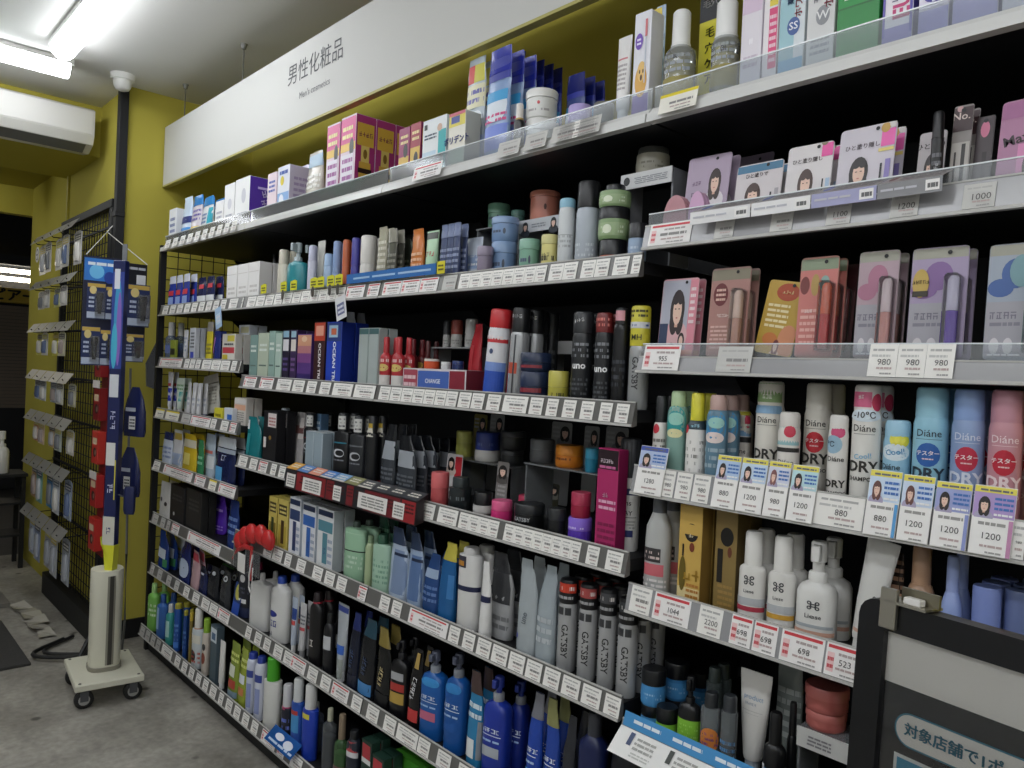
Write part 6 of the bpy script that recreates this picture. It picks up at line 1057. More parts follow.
I('S7', 580, 606, 712, 'bottle', 'deep navy bottle in shade under the silver cans', 1, dep=.05, body='1a2450', cap='3a3c44', capf=.18, capw=.6, prints=bluep('1a2450'))
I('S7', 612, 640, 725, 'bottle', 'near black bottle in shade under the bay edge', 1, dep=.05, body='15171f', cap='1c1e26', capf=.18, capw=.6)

# ---- base shelf
I('S8', 150, 158, 583, 'bottle', 'lime green mouthwash bottle by the front post', 2, dep=.04, body='7fbf5a', cap='a6d084', capf=.2, capw=.6, prints=[ln(.3, .6, 3, 'dff0cc')])
I('S8', 159, 167, 594, 'bottle', 'blue mouthwash bottle with pale stripe', 2, dep=.04, body='3a68ae', cap='2f5494', capf=.2, capw=.6, prints=[('r', -.6, .2, .0, .7, '9fc0e4')])
I('S8', 168, 173, 604, 'bottle', 'slim teal mouthwash bottle', 2, dep=.035, body='3f9a94', cap='d8d8d4', capf=.2, capw=.6, prints=[('r', -.6, .2, .4, .6, 'b4dcd8')])
I('S8', 174, 182, 603, 'can', 'blue and yellow rimmed cylinder in the base row, left one', 2, body='24509c', cap='a8a03a', capf=.1, prints=[ln(.2, .6, 4, '6a94d0'), ('r', -.8, .08, .8, .2, '4a80d0')], cat='bottle', name='cylinder_bottle')
I('S8', 183, 188, 610, 'can', 'slim blue and yellow rimmed cylinder in the base row', 2, body='1f4486', cap='a09838', capf=.1, prints=[ln(.2, .6, 4, '5a84c0')], cat='bottle', name='cylinder_bottle')
I('S8', 189, 193, 612, 'can', 'olive gold slim cylinder in the base row', 2, body='7a6a34', cap='c0a83c', capf=.16, cat='bottle', name='cylinder_bottle')
I('S8', 194, 203, 608, 'bottle', 'tall white capped bottle with orange neck band', 1, dep=.036, body='c4ccd0', cap='dcdad4', capf=.34, capw=.9, sh=.03, collar='b8703a', prints=[('d', -.2, .2, .35, .1, '2c2c30'), ('r', -.7, .42, .7, .56, 'd8d6ca'), ln(.08, .3, 3, 'c05a4a')])
I('S8', 204, 209, 618, 'bottle', 'slim patterned bottle with lime cap', 1, dep=.03, body='c9bfb4', cap='8ab03a', capf=.25, capw=.9, prints=[('d', 0, .3, .4, .1, '8a4a3a'), ('d', .1, .5, .3, .06, '3a3a3a')])
I('S8', 210, 216, 626, 'box', 'white and teal carton in the base row', 1, dep=.03, body='4a5a64', prints=[('r', -.95, .72, .95, .96, 'd4dce2'), ('r', -.6, .76, .6, .88, '4a6a8c')])
I('S8', 217, 223, 630, 'tube', 'grey tube behind the white tube in the base row', 1, Y=.05, dep=.025, body='9a9ea2', cap='b4b6b8')
I('S8', 219, 226, 641, 'tube', 'white squeeze tube standing at the bay joint', 1, dep=.025, body='deddd8', cap='e6e6e4')
I('S8', 231, 240, 642, 'pouch', 'lime green printed bath pouch, left one', 2, dep=.035, body='8a9c3c', prints=[('r', -.7, .4, .3, .6, 'e0e4d0'), ('r', -.3, .2, .5, .35, 'b84a3a'), ('r', -.8, .05, .8, .16, '7a90a0'), ln(.65, .85, 2, 'd4dc7a')])
I('S8', 241, 248, 648, 'pouch', 'lime green printed bath pouch, right one', 2, dep=.035, body='9aa83e', prints=[('r', -.7, .4, .5, .55, 'dfe4ea'), ('r', -.3, .2, .5, .33, 'c07a4a'), ln(.65, .85, 2, 'd4dc7a')])
I('S8', 249, 256, 652, 'bottle', 'white and violet foam bottle with blue cap, left one', 1, dep=.04, body='ccd2e4', cap='2a3f9a', capf=.1, capw=.8, prints=[('r', -.6, .6, .6, .72, '3a4a98'), ('r', -.2, .1, .4, .5, '8f9ac8')])
I('S8', 257, 265, 656, 'bottle', 'white and violet foam bottle with blue cap, right one', 1, dep=.04, body='d4d8e6', cap='2a3f9a', capf=.1, capw=.8, prints=[('r', -.6, .6, .6, .72, '3a4a98'), ('r', -.2, .1, .4, .5, '8f9ac8')])
I('S8', 266, 280, 657, 'bottle', 'white bottle with large green cap in the base row', 1, dep=.045, body='dcdcd8', cap='4fae2e', capf=.32, capw=1.0, sh=.02, e=2.2)
for a, c, y, nm in [(273, 282, 680, 'left'), (283, 292, 684, 'right')]:
    I('S8', a, c, y, 'bottle', 'dark roll-on bottle with clear cap and pink ring, '+nm+' one', 1, Y=.02, dep=.035, body='1f2230', cap='c9c9cc', capf=.4, capw=.95, sh=.03, e=2, collar='c04a78', prints=[ln(.2, .45, 2, '6a7ad0')])
I('S8', 293, 303, 678, 'bottle', 'blue roll-on bottle with frosted cap and red tag', 1, Y=.02, dep=.035, body='2a55b0', cap='cfd2d2', capf=.32, capw=.95, sh=.03, e=2, prints=[('r', -.6, .25, .5, .5, '4a94cc'), ('r', -.5, .5, .4, .56, 'c0403c')])
I('S8', 304, 317, 684, 'bottle', 'royal blue roll-on bottle with white domed cap', 1, Y=.02, dep=.04, body='2342b4', cap='d4d4d2', capf=.32, capw=.95, sh=.03, e=2, prints=[('r', -.5, .55, .3, .62, 'd8cc4a')])
I('S8', 310, 323, 702, 'bottle', 'clear toner bottle with white cap in the base row', 1, Y=.016, dep=.035, body='9aa4b4', clr=True, liquid='5a6680', cap='b9bcb4', capf=.18, capw=.5)
I('S8', 324, 335, 708, 'bottle', 'clear toner bottle with amber contents and cream cap', 1, Y=.016, dep=.035, body='9aa0a4', clr=True, liquid='4a4a5a', cap='b0b09c', capf=.18, capw=.5)
I('S8', 336, 347, 714, 'bottle', 'green cologne bottle with brown cap', 1, Y=.016, dep=.036, body='7fae78', clr=True, liquid='6a9a60', cap='8a7a66', capf=.34, capw=.6, prints=[('r', -.8, .15, .8, .3, '6a5048')])
I('S8', 348, 359, 730, 'bottle', 'navy aftershave bottle with white curved label', 1, Y=.016, dep=.034, body='252c38', cap='1c1e22', capf=.12, capw=.8, prints=[('r', -.7, .7, .7, .85, 'b84a50'), ('r', -.8, .62, .8, .7, 'd8d8da'), ('r', -.9, .1, -.5, .6, '8a929a')])
for a, c, y, nm in [(360.5, 370, 741, 'left'), (371, 382, 757, 'right')]:
    I('S8', a, c, y, 'box', 'green aftershave carton with red top flash, '+nm+' one', 2, Y=.016, dep=.03, body='1f3a30', prints=[('r', -.8, .75, .8, .95, 'b83a42'), ('r', -.9, .68, .9, .75, 'd8dad8'), ('r', -.5, .3, .3, .55, 'b89a44')])
I('S8', 392, 430, 762, 'box', 'green topped flat pack low on the base shelf', 1, Y=.05, dep=.06, body='4a9a30', top='5ab03a', prints=[ln(.4, .8, 2, '9ad07a')])
# blue promotional card over the base rail
t = thing('rail_card', 'blue glossy promotional card clipped to the base rail', 'card', (0, 0, 0)); zb = SH['S8'][0]
xa, xb = x_at(264, -.05, zb+.05), x_at(290, -.05, zb+.05)
b = MB(); b.face([(xa, -.05, zb+.04), (xb, -.05, zb+.04), (xb, -.01, zb+.075), (xa, -.01, zb+.075)], mat('2f72c4', .2)); b.face([(xa, -.05, zb+.04), (xa, -.01, zb+.075), (xb, -.01, zb+.075), (xb, -.05, zb+.04)], mat('2f72c4', .2)); b.build('card_face', t, False)
b = MB(); add_print(b, lambda u, v, e: (xa+(xb-xa)*(u+1)/2, -.05+.04*v-e*.6, zb+.04+.035*v+e), [('d', -.3, .6, .3, .2, 'e4eaf4'), ('d', .4, .5, .3, .25, 'dfe6f2'), ('l', -.9, .1, .9, .35, 1, 'bcd4f0')], .2, .05); b.build('printed_face', t, False)
# tags dangling under the second shelf
for px, y0, y1, col, nm in [(220, 305, 328, 'a9c4e0', 'pale blue'), (343, 302, 319, 'e2e2e4', 'white lettered')]:
    zt = SH['S2'][0]+.012; x = x_at(px, -.008, zt); h = zt-z_at(y1, x, -.012); t = thing('hanging_tag', nm+' tag dangling from the second shelf rail', 'tag', (x, -.008, zt-h))
    MB().box(-.03, .03, -.0012, 0, 0, h, mat(col, .35), .0004).build('tag_card', t, False)
    b = MB(); add_print(b, lambda u, v, e: (u*.03, -.0012-e, v*h), [('r', -.7, .2, .7, .7, '6a7098' if nm[0] == 'w' else 'c8dcee'), ('l', -.6, .25, .6, .65, 2, 'dfe0ea')], .06, h); b.build('tag_print', t, False); t.rotation_euler = (0, math.radians(-14), 0)
# yellow and black droplet tags and blue header strip on the second rail
zb = SH['S2'][0]
for k, px in enumerate([263, 283, 293, 313, 320, 330, 338]):
    x = x_at(px, -.006, zb+.04); t = thing('rail_tab', 'yellow rail tab with dark droplet below', 'tab', (x, -.004, zb+.046), group='yellow droplet tabs on the second rail')
    MB().poly_prism([(-.022, 0), (.022, 0), (.022, .03), (.008, .034), (-.022, .03)], -.0012, 0, mat('dcd82e', .4)).build('yellow_tab', t, False)
    b = MB(); add_print(b, lambda u, v, e: (u*.022, -.0012-e, v*.03), [('l', -.7, .2, .7, .8, 2, '3a3a20')], .044, .03); b.build('tab_print', t, False)
    if k in (1, 3, 5, 6): MB().loft([(-.03, .003, .001, 2, 0, -.0035), (-.024, .009, .0014, 2, 0, -.0035), (-.008, .0105, .0014, 2, 0, -.0035), (.004, .005, .001, 2, 0, -.0035)], mat('4a4540', .4), 12).build('droplet', t)
t = thing('header_strip', 'blue header strip along the second rail', 'strip', (0, 0, 0)); xa, xb = x_at(345, -.006, zb+.055), x_at(434, -.006, zb+.055)
MB().box(xa, xb, -.001, .0005, zb+.047, zb+.075, mat('2f6eb4', .35)).build('strip_card', t, False)
b = MB(); add_print(b, lambda u, v, e: (xa+(xb-xa)*(u+1)/2, -.001-e, zb+.047+.028*v), [('l', -.9, .3, .95, .7, 1, 'a9c8e6')], xb-xa, .028); b.build('strip_print', t, False)
x = x_at(440, -.006, zb+.05); t = thing('rail_flag', 'bright yellow rail flag right of the blue strip', 'tag', (x, -.003, zb+.046)); MB().box(-.016, .016, -.001, 0, 0, .032, mat('e0d42e', .4), .0003).build('flag_card', t, False); b = MB(); add_print(b, lambda u, v, e: (u*.016, -.001-e, v*.032), [('l', -.7, .2, .7, .8, 2, '5a5420')], .032, .032); b.build('flag_print', t, False)

# ================================================================== PEGBOARD RACK BESIDE THE ENTRANCE
PX0, PX1 = -4.94, XR-.03; PYF = -.15
t = thing('pegboard_rack', 'black wire pegboard rack with hook rows on the yellow wall', 'rack', (PX0, PYF, 0)); PW = PX1-PX0
MB().box(0, .035, -.0, .03, .12, 2.09, BLK2, .002).build('upright', t, False); MB().box(PW-.045, PW, -.0, .03, .12, 2.09, BLK2, .002).build('upright', t, False)
MB().box(0, PW, -.004, .03, 2.05, 2.09, BLK2, .002).build('top_bar', t, False)
MB().box(-.01, PW+.01, -.03, .035, 0, .12, BLACK, .003).build('base', t, False)
b = MB()
for k in range(19): x = .045+k*(PW-.1)/18; b.tube([(x, .014, .12), (x, .014, 2.05)], .0024, BLACK, 5)
for k in range(36): z = .15+k*.053; b.tube([(.03, .018, z), (PW-.03, .018, z)], .0024, BLACK, 5)
b.build('wire_grid', t)
prow = [('white', 1.93, ['e4e2dc', 'd8d6d0', 'eceae6', 'c9c8c4', 'dcdad6', 'e2dca0'], .16), ('white and yellow', 1.68, ['e2e0da', 'd8d8d8', 'ecec9a', 'e6e4e0', 'c9c9cc'], .10), ('yellow trimmed', 1.45, ['dcd66a', 'e4e2dc', 'd6d04e', 'e0dcc0', 'dedcd6'], .12), ('grey blue', 1.2, ['c4ccd6', 'd0d4da', 'b4bcc8', 'd8d6c4', 'd4d0b4'], .11), ('orange and white', .98, ['d89a70', 'e0c8b0', 'd2b48a', 'c8d0c8', 'd8d4c8'], .12), ('mixed pastel', .74, ['c8a070', '7ab0a8', '2f80b4', 'c4c8d0', 'a4b0c0'], .19), ('silver and blue', .46, ['b4c0d8', '8a98b8', 'a8a8ac', 'b0b4b8', '9aa0a8'], .22)]
for r, (nm, zr, cols, ph) in enumerate(prow):
    nh = 5; last = .95
    bar = MB().box(.02, PW*last+.06, -.008, .002, zr+.02, zr+.03, BLACK).build('hook_bar', t, False)
    for k in range(nh):
        x = .07+k*(PW*last)/nh
        b = MB(); b.tube([(x, .01, zr+.02), (x, -.13, zr+.012), (x, -.145, zr+.03)], .0028, BLACK, 6); b.build('hook', t)
        b = MB(); b.face([(x-.088, -.15, zr+.01), (x+.088, -.15, zr+.01), (x+.088, -.115, zr+.06), (x-.088, -.115, zr+.06)], mat('b4b2ac', .3)); b.face([(x-.088, -.15, zr+.01), (x-.088, -.115, zr+.06), (x+.088, -.115, zr+.06), (x+.088, -.15, zr+.01)], mat('b4b2ac', .3)); b.build('hook_price_holder', t, False)
    for k in range(nh):
        if (r in (1, 2) and k == 4): continue
        x = .07+k*(PW*last)/nh; cl = cols[k % len(cols)]; w_ = .14
        o = thing('hanging_pack', '%s pack on peg hook %s of the rack, %s row from the top' % (nm, ['one', 'two', 'three', 'four', 'five', 'six'][k], ['first', 'second', 'third', 'fourth', 'fifth', 'sixth', 'seventh'][r]), 'pack', (PX0+x, PYF-.1-.012*(k % 2), zr-ph+.0095))
        b = MB(); b.poly_prism([(-w_/2, 0), (w_/2, 0), (w_/2, ph-.01), (w_/4, ph), (-w_/4, ph), (-w_/2, ph-.01)], -.001, .001, mat(cl, .35)); b.build('backing_card', o, False)
        b = MB(); b.loft([(ph*.1, w_*.2, .008, 3, 0, -.004), (ph*.2, w_*.24, .011, 3, 0, -.004), (ph*.6, w_*.22, .01, 3, 0, -.004), (ph*.66, w_*.16, .004, 3, 0, -.004)], mat(['c4c6ca', '8a8d92', 'd8d6d0', '6a7a9c', 'e2e0da', 'b0a4a0'][(k+r) % 6] if r != 6 else 'a9adb4', .25), 14); b.build('product_bubble', o)
        b = MB(); add_print(b, lambda u, v, e: (u*w_/2, -.001-e, v*ph), [('r', -.8, .72, .8, .9, ['d8c03a', '2a3a6a', '3a3c40', '3a3a3c', 'd8d03a', '55606a'][(k*2+r) % 6]), ('l', -.7, .74, .7, .88, 2, 'e8e6e0'), ('d', 0, .93, .06, .03, '15171a')], w_, ph); b.build('printed_header', o, False)
o = thing('round_shelf_talker', 'round white tag with black ring hanging on the top pack row', 'tag', (PX0+.3, PYF-.17, 1.86))
MB().loft([(-.001, .04, .04, 2), (.001, .04, .04, 2)], mat('e9e7e2'), 24).build('disc', o).rotation_euler = (math.pi/2, 0, 0)
b = MB(); add_print(b, lambda u, v, e: (u*.04, -.001-e, (v-.5)*.08), [('d', 0, .5, .75, .37, '33353a'), ('d', 0, .5, .6, .3, 'e9e7e2'), ('l', -.4, .4, .4, .6, 1, '33353a')], .08, .08); b.build('disc_print', o, False)
# red hanging strip of packs at the right edge of the rack
xr = x_at(98, -.19, 1.1); o = thing('red_display_strip', 'tall red hanging display strip with boxed packs beside the rack', 'display', (xr, -.163, .42))
MB().box(-.055, .055, 0, .004, 0, 1.02, mat('8a1a1e', .4), .001).build('backing_strip', o, False)
for k in range(5):
    z = .03+k*.2; MB().box(-.05, .05, -.035, -.001, z, z+.15, mat(['c8322c', 'b82a2a', 'cc3a30', '8a1c20', '9a2024'][k], .3), .002).build('red_pack', o, False)
    b = MB(); add_print(b, lambda u, v, e: (u*.05, -.035-e, z+.15*v), [('r', -.7, .6, .7, .8, 'e8d0b0'), ('d', .1, .35, .5, .15, '2a2022'), ('d', .3, .35, .2, .08, 'b8a08a')], .1, .15); b.build('pack_print', o, False)
for z in (.36, .78): MB().box(-.052, .052, -.04, -.036, z, z+.035, mat('e4dcd8'), .0005).build('price_strip', o, False)

# ------------------------------------------------------------------ display pole on a white cart
cx, cy = -3.345, -.275; rz = math.radians(-6)
o = thing('cart_base', 'white caster cart with a round column base near the pegboard', 'cart', (cx, cy, 0), rz); CW = mat('d6d4c2', .4, 0, 0, .04, 12)
MB().box(-.165, .165, -.12, .12, .075, .1, CW, .003).build('platform', o, False)
for sx in (-1, 1):
    for sy in (-1, 1):
        x, y = sx*.13, sy*.085
        w_ = MB().loft([(-.012, .03, .03, 2), (-.009, .034, .034, 2), (.009, .034, .034, 2), (.012, .03, .03, 2)], mat('1c1c1d', .5), 20).build('caster_wheel', o); w_.rotation_euler = (0, math.pi/2, 0); w_.location = (x, y, .034)
        h_ = MB().loft([(-.0135, .02, .02, 2), (.0135, .02, .02, 2)], mat('a9a9a5', .35), 14).build('caster_hub', o); h_.rotation_euler = (0, math.pi/2, 0); h_.location = (x, y, .034)
        b = MB(); b.box(-.014, .014, -.019, -.0155, .03, .072, mat('55565a', .4)); b.box(-.014, .014, .0155, .019, .03, .072, mat('55565a', .4)); b.box(-.018, .018, -.02, .02, .07, .0755, mat('55565a', .4)); k_ = b.build('caster_fork', o, False); k_.location = (x, y, 0); k_.rotation_euler = (0, 0, math.pi/2)
        MB().loft([(.1, .006, .006, 2, x*1.12, y*1.2), (.1025, .004, .004, 2, x*1.12, y*1.2)], mat('5a564c'), 10).build('bolt', o)
MB().loft([(.1, .062, .06, 2.8), (.104, .063, .061, 2.8), (.116, .063, .061, 2.8)], mat('8d8a7c', .5), 28).build('column_skirt', o)
MB().loft([(.1005, .059, .057, 2.6), (.3, .0605, .058, 2.5), (.492, .062, .059, 2.3), (.498, .06, .057, 2.3)], CW, 28).build('column', o)
b = MB(); add_print(b, lambda u, v, e: ((.0625+e)*math.sin(1.72+u*.16), -(.0605+e)*math.cos(1.72+u*.16), .118+v*.36), [('r', -1.6, .02, 1.6, 1, '8f8d80'), ('r', -.8, .02, .8, 1, '3f3d38')], .03, .37); b.build('column_groove', o, False)
b = MB()
# tall blue toothbrush board
xb_, yb_ = x_at(117, -.3, 1.1)*.0-3.285, -.31
p = thing('banner_post', 'tall slim navy advertising post with a yellow foot rising from the cart column', 'post', (-3.32, -.275, .498), math.radians(40))
MB().box(-.026, .026, -.014, .014, .1, 1.23, mat('1b2456', .3), .002).build('post_body', p, False)
MB().poly_prism([(-.01, .0), (.022, .0), (.028, .1), (-.03, .1), (-.034, .13), (-.018, .08)], -.0165, .0165, mat('e2e23a', .35, 0, .0)).build('yellow_foot', p, False)
b = MB(); S = lambda u, v, e: (u*.026, -.014-e, .1+1.13*v)
add_print(b, S, [('r', -.97, .62, .97, .96, '34489a'), ('d', .1, .8, .6, .14, '3f9ac8'), ('d', .35, .76, .4, .13, '8a6ac0'), ('d', -.3, .7, .5, .08, '4ab4d4'), ('r', -.6, .9, .3, .97, 'dfe2ea'), ('r', -.8, .52, .7, .6, 'd8dbe0'), ('t', 0, .44, .03, '~4', 'd8dcf0', 90), ('r', -.9, .28, .6, .36, 'e0e0dc'), ('t', 0, .2, .032, '~2', 'd8dcf0', 90), ('r', -.97, .0, .97, .1, 'd6d4c8'), ('t', 0, .05, .024, '~2', '2a3470', 90), ('r', .6, .16, .8, .3, 'd8cf50')], .052, 1.13); b.build('printed_front', p, False)
MB().box(-.01, .01, .017, .02, .2, 1.3, mat('77797c', .4)).build('support_bar', p, False)
k_ = MB().loft([(-.055, .02, .008, 2.4), (-.04, .024, .012, 2.4), (.04, .024, .012, 2.4), (.055, .02, .008, 2.4)], mat('1e2550', .3), 14).build('side_tag', p); k_.location = (.075, .0, .28)
MB().tube([(.024, 0, .3), (.06, 0, .29)], .003, mat('33363c'), 6).build('tag_hook', p)
# hanging display of shavers around the post
A = Vector((x_at(84, -.36, 1.72), -.36)); B_ = Vector((x_at(121, -.225, 1.72), -.225)); C_ = Vector((x_at(147, -.12, 1.7), -.12))
hd = thing('shaver_display', 'black and blue hanging display sheet holding shaver blister packs', 'display', (0, 0, 0))
ztop = z_at(255, A.x, A.y); zbot = z_at(357, A.x, A.y)
def panel(P, Q, z0, z1, c, name):
    b = MB(); n_ = Vector((Q.y-P.y, -(Q.x-P.x))).normalized()*.003
    v = [(P.x, P.y), (Q.x, Q.y), (Q.x-n_.x, Q.y-n_.y), (P.x-n_.x, P.y-n_.y)]
    for k in range(4):
        a, c_ = v[k], v[(k+1) % 4]; b.face([(a[0], a[1], z0), (c_[0], c_[1], z0), (c_[0], c_[1], z1), (a[0], a[1], z1)], c)
    b.face([(x, y, z1) for x, y in v], c); b.face([(x, y, z0) for x, y in reversed(v)], c); return b.build(name, hd, False), n_
panel(A, B_, zbot, ztop, mat('1a1e3a', .35), 'left_sheet'); panel(B_, C_, zbot+.04, ztop-.012, mat('15171f', .35), 'right_sheet')
def onpanel(P, Q, z0, z1):
    n_ = Vector((Q.y-P.y, -(Q.x-P.x))).normalized()
    return (lambda u, v, e: (P.x+(Q.x-P.x)*(u+1)/2+n_.x*e, P.y+(Q.y-P.y)*(u+1)/2+n_.y*e, z0+(z1-z0)*v))
b = MB(); add_print(b, onpanel(A, B_, zbot, ztop), [('r', -.97, .76, .97, .98, '2f7ad0'), ('d', -.3, .85, .4, .07, '6fc0f0'), ('d', .4, .8, .3, .06, '1f3f9a'), ('l', -.8, .9, .8, .96, 1, 'e4eef8')], .2, .4); b.build('left_header', hd, False)
b = MB(); add_print(b, onpanel(B_, C_, zbot, ztop), [('l', -.8, .9, .9, .95, 1, 'b9bcc4'), ('r', .2, .74, .9, .86, 'd8dade')], .2, .4); b.build('right_header', hd, False)
b = MB(); ap = Vector((x_at(107, -.26, 1.86), -.26, z_at(232, x_at(107, -.26, 1.86), -.26)))
b.tube([(A.x+.03, A.y, ztop), tuple(ap), (C_.x, C_.y, ztop-.01)], .0022, mat('cfcfc8'), 5); b.tube([tuple(ap), (ap.x, ap.y+.02, ap.z+.03)], .0022, mat('cfcfc8'), 5); b.build('string', hd)
def hpack(P, Q, u, zt, w_, h_, idx, n=0):
    S = onpanel(P, Q, 0, 1); n_ = Vector((Q.y-P.y, -(Q.x-P.x))).normalized(); ang = math.atan2(Q.y-P.y, Q.x-P.x)
    c = S(u, 0, .012); o = thing('shaver_pack', idx, 'pack', (c[0], c[1], zt-h_), ang)
    b = MB(); b.poly_prism([(-w_/2, 0), (w_/2, 0), (w_/2, h_), (-w_/2, h_)], -.001, .001, mat('20305f', .35)); b.build('backing_card', o, False)
    b = MB(); add_print(b, lambda u, v, e: (u*w_/2, -.001-e, v*h_), [('r', -.95, .88, .95, .98, 'c8a850'), ('d', -.35, .8, .38, .11, 'e0cc8a'), ('r', -.95, .03, .95, .2, 'b9c4d8'), ('l', -.8, .3, -.2, .65, 3, 'c4cee4')], w_, h_); b.build('printed_front', o, False)
    b = MB(); b.loft([(h_*.15, w_*.1, .008, 2.4, w_*.18, -.011), (h_*.5, w_*.14, .01, 2.4, w_*.18, -.011), (h_*.6, w_*.2, .01, 2.4, w_*.18, -.011), (h_*.72, w_*.18, .007, 2.4, w_*.18, -.011)], mat('15181f', .25), 12); b.build('shaver', o)
    b = MB(); b.poly_prism([(-w_*.06, h_*.1), (w_*.44, h_*.1), (w_*.44, h_*.76), (-w_*.06, h_*.76)], -.026, -.0012, CLEAR); b.build('clear_blister', o, False)
LA = (B_-A).length
hpack(A, B_, -.3, ztop-.11, LA*.5, .15, 'shaver blister pack in the upper row on the blue headed sheet'); hpack(A, B_, .55, ztop-.12, LA*.34, .14, 'shaver blister pack next to the navy post in the upper row')
hpack(A, B_, -.5, ztop-.29, LA*.5, .16, 'shaver blister pack in the lower row on the blue headed sheet'); hpack(A, B_, .4, ztop-.3, LA*.4, .15, 'shaver blister pack next to the navy post in the lower row')
hpack(B_, C_, .35, ztop-.1, .09, .18, 'shaver blister pack in the upper row on the black headed sheet'); hpack(B_, C_, .1, ztop-.31, .08, .12, 'small shaver pack in the lower row on the black headed sheet')
# navy pouches hanging on the right of the post
for k, (y0, nm) in enumerate([(395, 'upper'), (455, 'lower')]):
    x = x_at(134-k*3, -.2, 1.1); zt = z_at(y0-8, x, -.2); o = thing('hanging_pouch', nm+' navy pouch with barcode label hanging beside the post', 'pouch', (x+.01, -.2, zt-.2), math.radians(25))
    MB().loft([(0, .055, .012, 2.6), (.02, .058, .018, 2.6), (.1, .056, .016, 2.5), (.15, .045, .008, 2.4), (.2, .02, .002, 2.2)], foil('1d2450'), 20).wrinkle(.0015, k).build('pouch_body', o)
    b = MB(); add_print(b, lambda u, v, e: (u*.05, -.019-e, v*.15), [('r', -.2, .2, .5, .55, 'd8d8d6'), ('l', -.15, .25, .45, .5, 3, '33353c'), ('r', -.6, .68, .5, .78, 'b4bac8')], .1, .15); b.build('pouch_label', o, False)
# strip of white leaflets hooked on the shelf post
o = thing('leaflet_bag', 'clear bag of white leaflets hooked on the front shelf post', 'bag', (-3.78, .03, 1.22), math.radians(20))
b = MB(); b.poly_prism([(-.07, .0), (.02, -.02), (.02, .2), (.0, .22), (-.08, .1)], -.006, .006, mat('c9ccd0', .3)); b.build('leaflets', o, False)
b = MB(); b.poly_prism([(-.075, -.004), (.024, -.025), (.024, .205), (.0, .228), (-.086, .1)], -.009, -.0075, FILM); b.build('clear_front', o, False)
b = MB(); b.poly_prism([(-.01, .06), (.012, .06), (.012, .08), (-.01, .08)], -.0072, -.0064, mat('c05a5a')); b.build('red_mark', o, False)

# ------------------------------------------------------------------ cables on the floor
o = thing('power_cable', 'black power cable looping behind the white cart', 'cable', (0, 0, 0)); pts = []
for k in range(24):
    s = k/23; pts.append((-3.57-.45*s, -.33+.09*math.sin(s*7), .02+.12*math.exp(-((s-.15)/.12)**2)))
MB().tube(pts, .009, mat('161617', .5), 8).build('cord', o)
MB().tube([(x-.04, y+.05, .012) for x, y, z in pts[4:]], .008, mat('1c1c1d', .5), 8).build('cord', o)
o = thing('grey_cord', 'thin grey cord running down the yellow wall behind the cart', 'cable', (0, 0, 0))
MB().tube([(-3.55, -.16, 1.3), (-3.56, -.15, .8), (-3.54, -.15, .5), (-3.56, -.14, .2), (-3.62, -.13, .05), (-3.7, -.12, .012)], .005, mat('6a6a66', .5), 7).build('cord', o)
o = thing('wrapper', 'crumpled clear wrapper lying on the floor near the mat', 'litter', (-4.75, -.33, .0))
b = MB(); rnd = random.Random(3)
for k in range(6):
    a = k*.1; b.face([(a, rnd.uniform(-.05, 0), rnd.uniform(.001, .02)), (a+.12, rnd.uniform(-.05, 0), rnd.uniform(.001, .03)), (a+.12, rnd.uniform(.03, .08), rnd.uniform(.001, .02)), (a, rnd.uniform(.03, .08), rnd.uniform(.004, .03))], mat('b4b0a4', .2))
b.build('film', o, False)

# ------------------------------------------------------------------ sanitiser stand in the entrance
sx_, sy_ = -5.7, -.27; zs = z_at(472, sx_, sy_)
o = thing('sanitiser_stand', 'black metal stand holding a hand sanitiser bottle in the entrance', 'stand', (sx_, sy_, 0))
for dx in (-.1, .1):
    for dy in (-.12, .1): MB().box(dx-.012, dx+.012, dy-.012, dy+.012, 0, zs, BLK2).build('leg', o, False)
MB().box(-.13, .13, -.15, .12, zs-.02, zs, BLK2, .003).build('tray', o, False); MB().box(-.11, .11, -.13, .11, .2, .215, BLK2).build('lower_shelf', o, False); MB().box(-.11, .11, -.13, .11, .4, .415, BLK2).build('lower_shelf', o, False)
o = thing('sanitiser_bottle', 'white pump bottle of hand sanitiser on the black stand', 'bottle', (sx_+.03, sy_-.01, zs)); k_pump(o, .1, .08, .26, body='dcdcd8', cap='e6e6e2', bodyf=.62, e=2.4, prints=[('r', -.6, .15, .6, .45, 'b9c4cc')])

# ------------------------------------------------------------------ floor sign in front of the shelves
P0 = Vector((-.402, -.196, 0)); ang = math.radians(-9.5); tl = math.radians(-3)
fs = thing('floor_sign', 'black framed floor sign with teal Japanese lettering in front of the makeup bay', 'sign', (P0.x, P0.y, 0), ang)
SWd, STop = .62, 1.088
Mt = Matrix.Rotation(tl, 4, 'X')
def sg(o): o.matrix_local = Matrix.Translation((0, -.057, 0)) @ Mt; return o
fr = .034; L0 = STop/math.cos(tl)
def rr(x0, x1, z0, z1, R, n=5):
    pts = []
    for cx_, cz_, a0 in ((x1-R, z0+R, -90), (x1-R, z1-R, 0), (x0+R, z1-R, 90), (x0+R, z0+R, 180)):
        for k in range(n): a = math.radians(a0+90*k/(n-1)); pts.append((cx_+R*math.cos(a), cz_+R*math.sin(a)))
    return pts
b = MB(); out = rr(0, SWd, .12, L0, .022); inn = rr(fr, SWd-fr, .12+fr, L0-fr, .003); n = len(out); FB = mat('101114', .28)
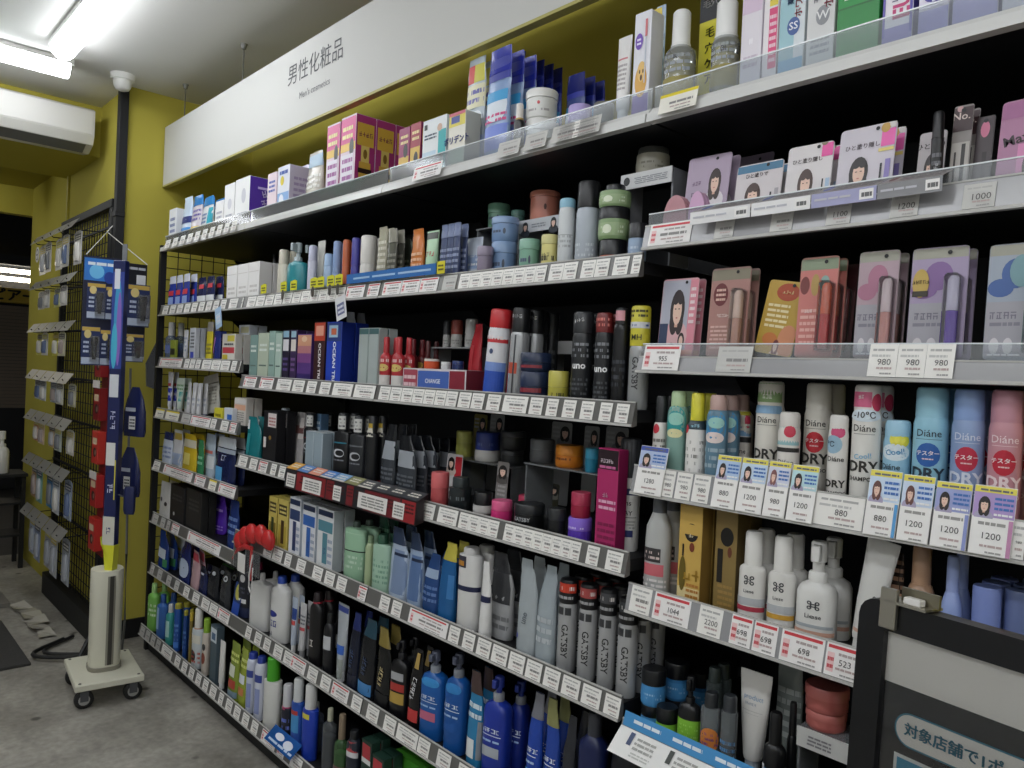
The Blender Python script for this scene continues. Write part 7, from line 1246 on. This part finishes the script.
for k in range(n):
    j = (k+1) % n
    b.face([(out[k][0], -.012, out[k][1]), (out[j][0], -.012, out[j][1]), (inn[j][0], -.012, inn[j][1]), (inn[k][0], -.012, inn[k][1])], FB)
    b.face([(out[k][0], .014, out[k][1]), (out[j][0], .014, out[j][1]), (out[j][0], -.012, out[j][1]), (out[k][0], -.012, out[k][1])], FB)
    b.face([(inn[k][0], -.012, inn[k][1]), (inn[j][0], -.012, inn[j][1]), (inn[j][0], -.002, inn[j][1]), (inn[k][0], -.002, inn[k][1])], FB)
sg(b.build('frame', fs, False))
b = MB(); b.poly_prism(rr(.003, SWd-.003, .125, L0-.003, .02), -.001, .012, mat('15171b', .4)); sg(b.build('back_board', fs, False))
PH = L0-.12-2*fr; Sg = lambda u, v, e: (SWd/2+u*(SWd/2-fr), -.002-e, .12+fr+PH*v)
mv = lambda m_: 1-m_/PH                 # metres below the top of the poster
b = MB(); add_print(b, Sg, [('r', -1, 0, 1, 1, mat('11151c', .15)), ('r', -1, mv(.061), 1, 1, mat('f0eee8', .3))], SWd-2*fr, PH); sg(b.build('poster', fs, False))
def pill(x0, x1, m0, m1, c, lay):
    b = MB(); pts = rr(x0, x1, L0-fr-m1, L0-fr-m0, (m1-m0)/2*.98, 7); b.face([(x, -.0035-.0003*lay, z) for x, z in pts], c); return b
bb = pill(fr+.019, SWd-fr-.013, .0905, .1265, 'e6e4de', 1); sg(pill(fr+.017, SWd-fr-.011, .0885, .1285, '2a7a92', 0).build('pill_border', fs, False)); sg(bb.build('pill_panel', fs, False))
o = text_obj('対象店舗で1ポイント', .0168, mat('2a7f98', .4), 'lettering', fs, 1.0, .02); o.matrix_local = Matrix.Translation((0, -.057, 0)) @ Mt @ Matrix.Translation((fr+.03+.0168*4.7, -.0048, L0-fr-.1085))
b = MB(); zt_ = L0-fr-.139; b.face([(x, -.0036, z) for x, z in [(fr+.019, .3), (SWd-fr-.02, .3), (SWd-fr-.02, zt_), (fr+.019, zt_)]], 'dfe2e0'); sg(b.build('box_border', fs, False))
b = MB(); b.face([(x, -.004, z) for x, z in [(fr+.023, .305), (SWd-fr-.025, .305), (SWd-fr-.025, zt_-.004), (fr+.023, zt_-.004)]], '3f94b4'); sg(b.build('teal_panel', fs, False))
b = MB(); b.box(fr-.002, SWd-fr+.002, -.0065, -.0055, .12+fr, L0-fr, clear('ffffff', .006, .05, 'cover')); sg(b.build('clear_cover', fs, False))
for s in (.02, SWd-.04): MB().box(s, s+.025, .02, .045, 0, .98, FB).build('rear_leg', fs, False)
for s in (.02, SWd-.04): MB().box(s, s+.025, -.09, .05, 0, .03, FB).build('foot', fs, False)
MB().box(.02, SWd-.02, -.06, .03, .1, .125, FB).build('lower_bar', fs, False)
# steel clip on the top of the sign
ck = MB(); STEEL = metal('b4b0a4', .3)
ck.box(.03, .05, -.02, -.0125, L0-.03, L0+.018, STEEL, .001); ck.box(.03, .085, -.02, .018, L0+.001, L0+.004, STEEL); ck.box(.045, .09, .0, .004, L0+.004, L0+.02, metal('8f8a78', .35)); ck.box(.056, .076, -.016, -.003, L0+.004, L0+.012, mat('e0deda', .3), .001)
sg(ck.build('steel_clip', fs, False))

print('WARN', len(warns), warns)
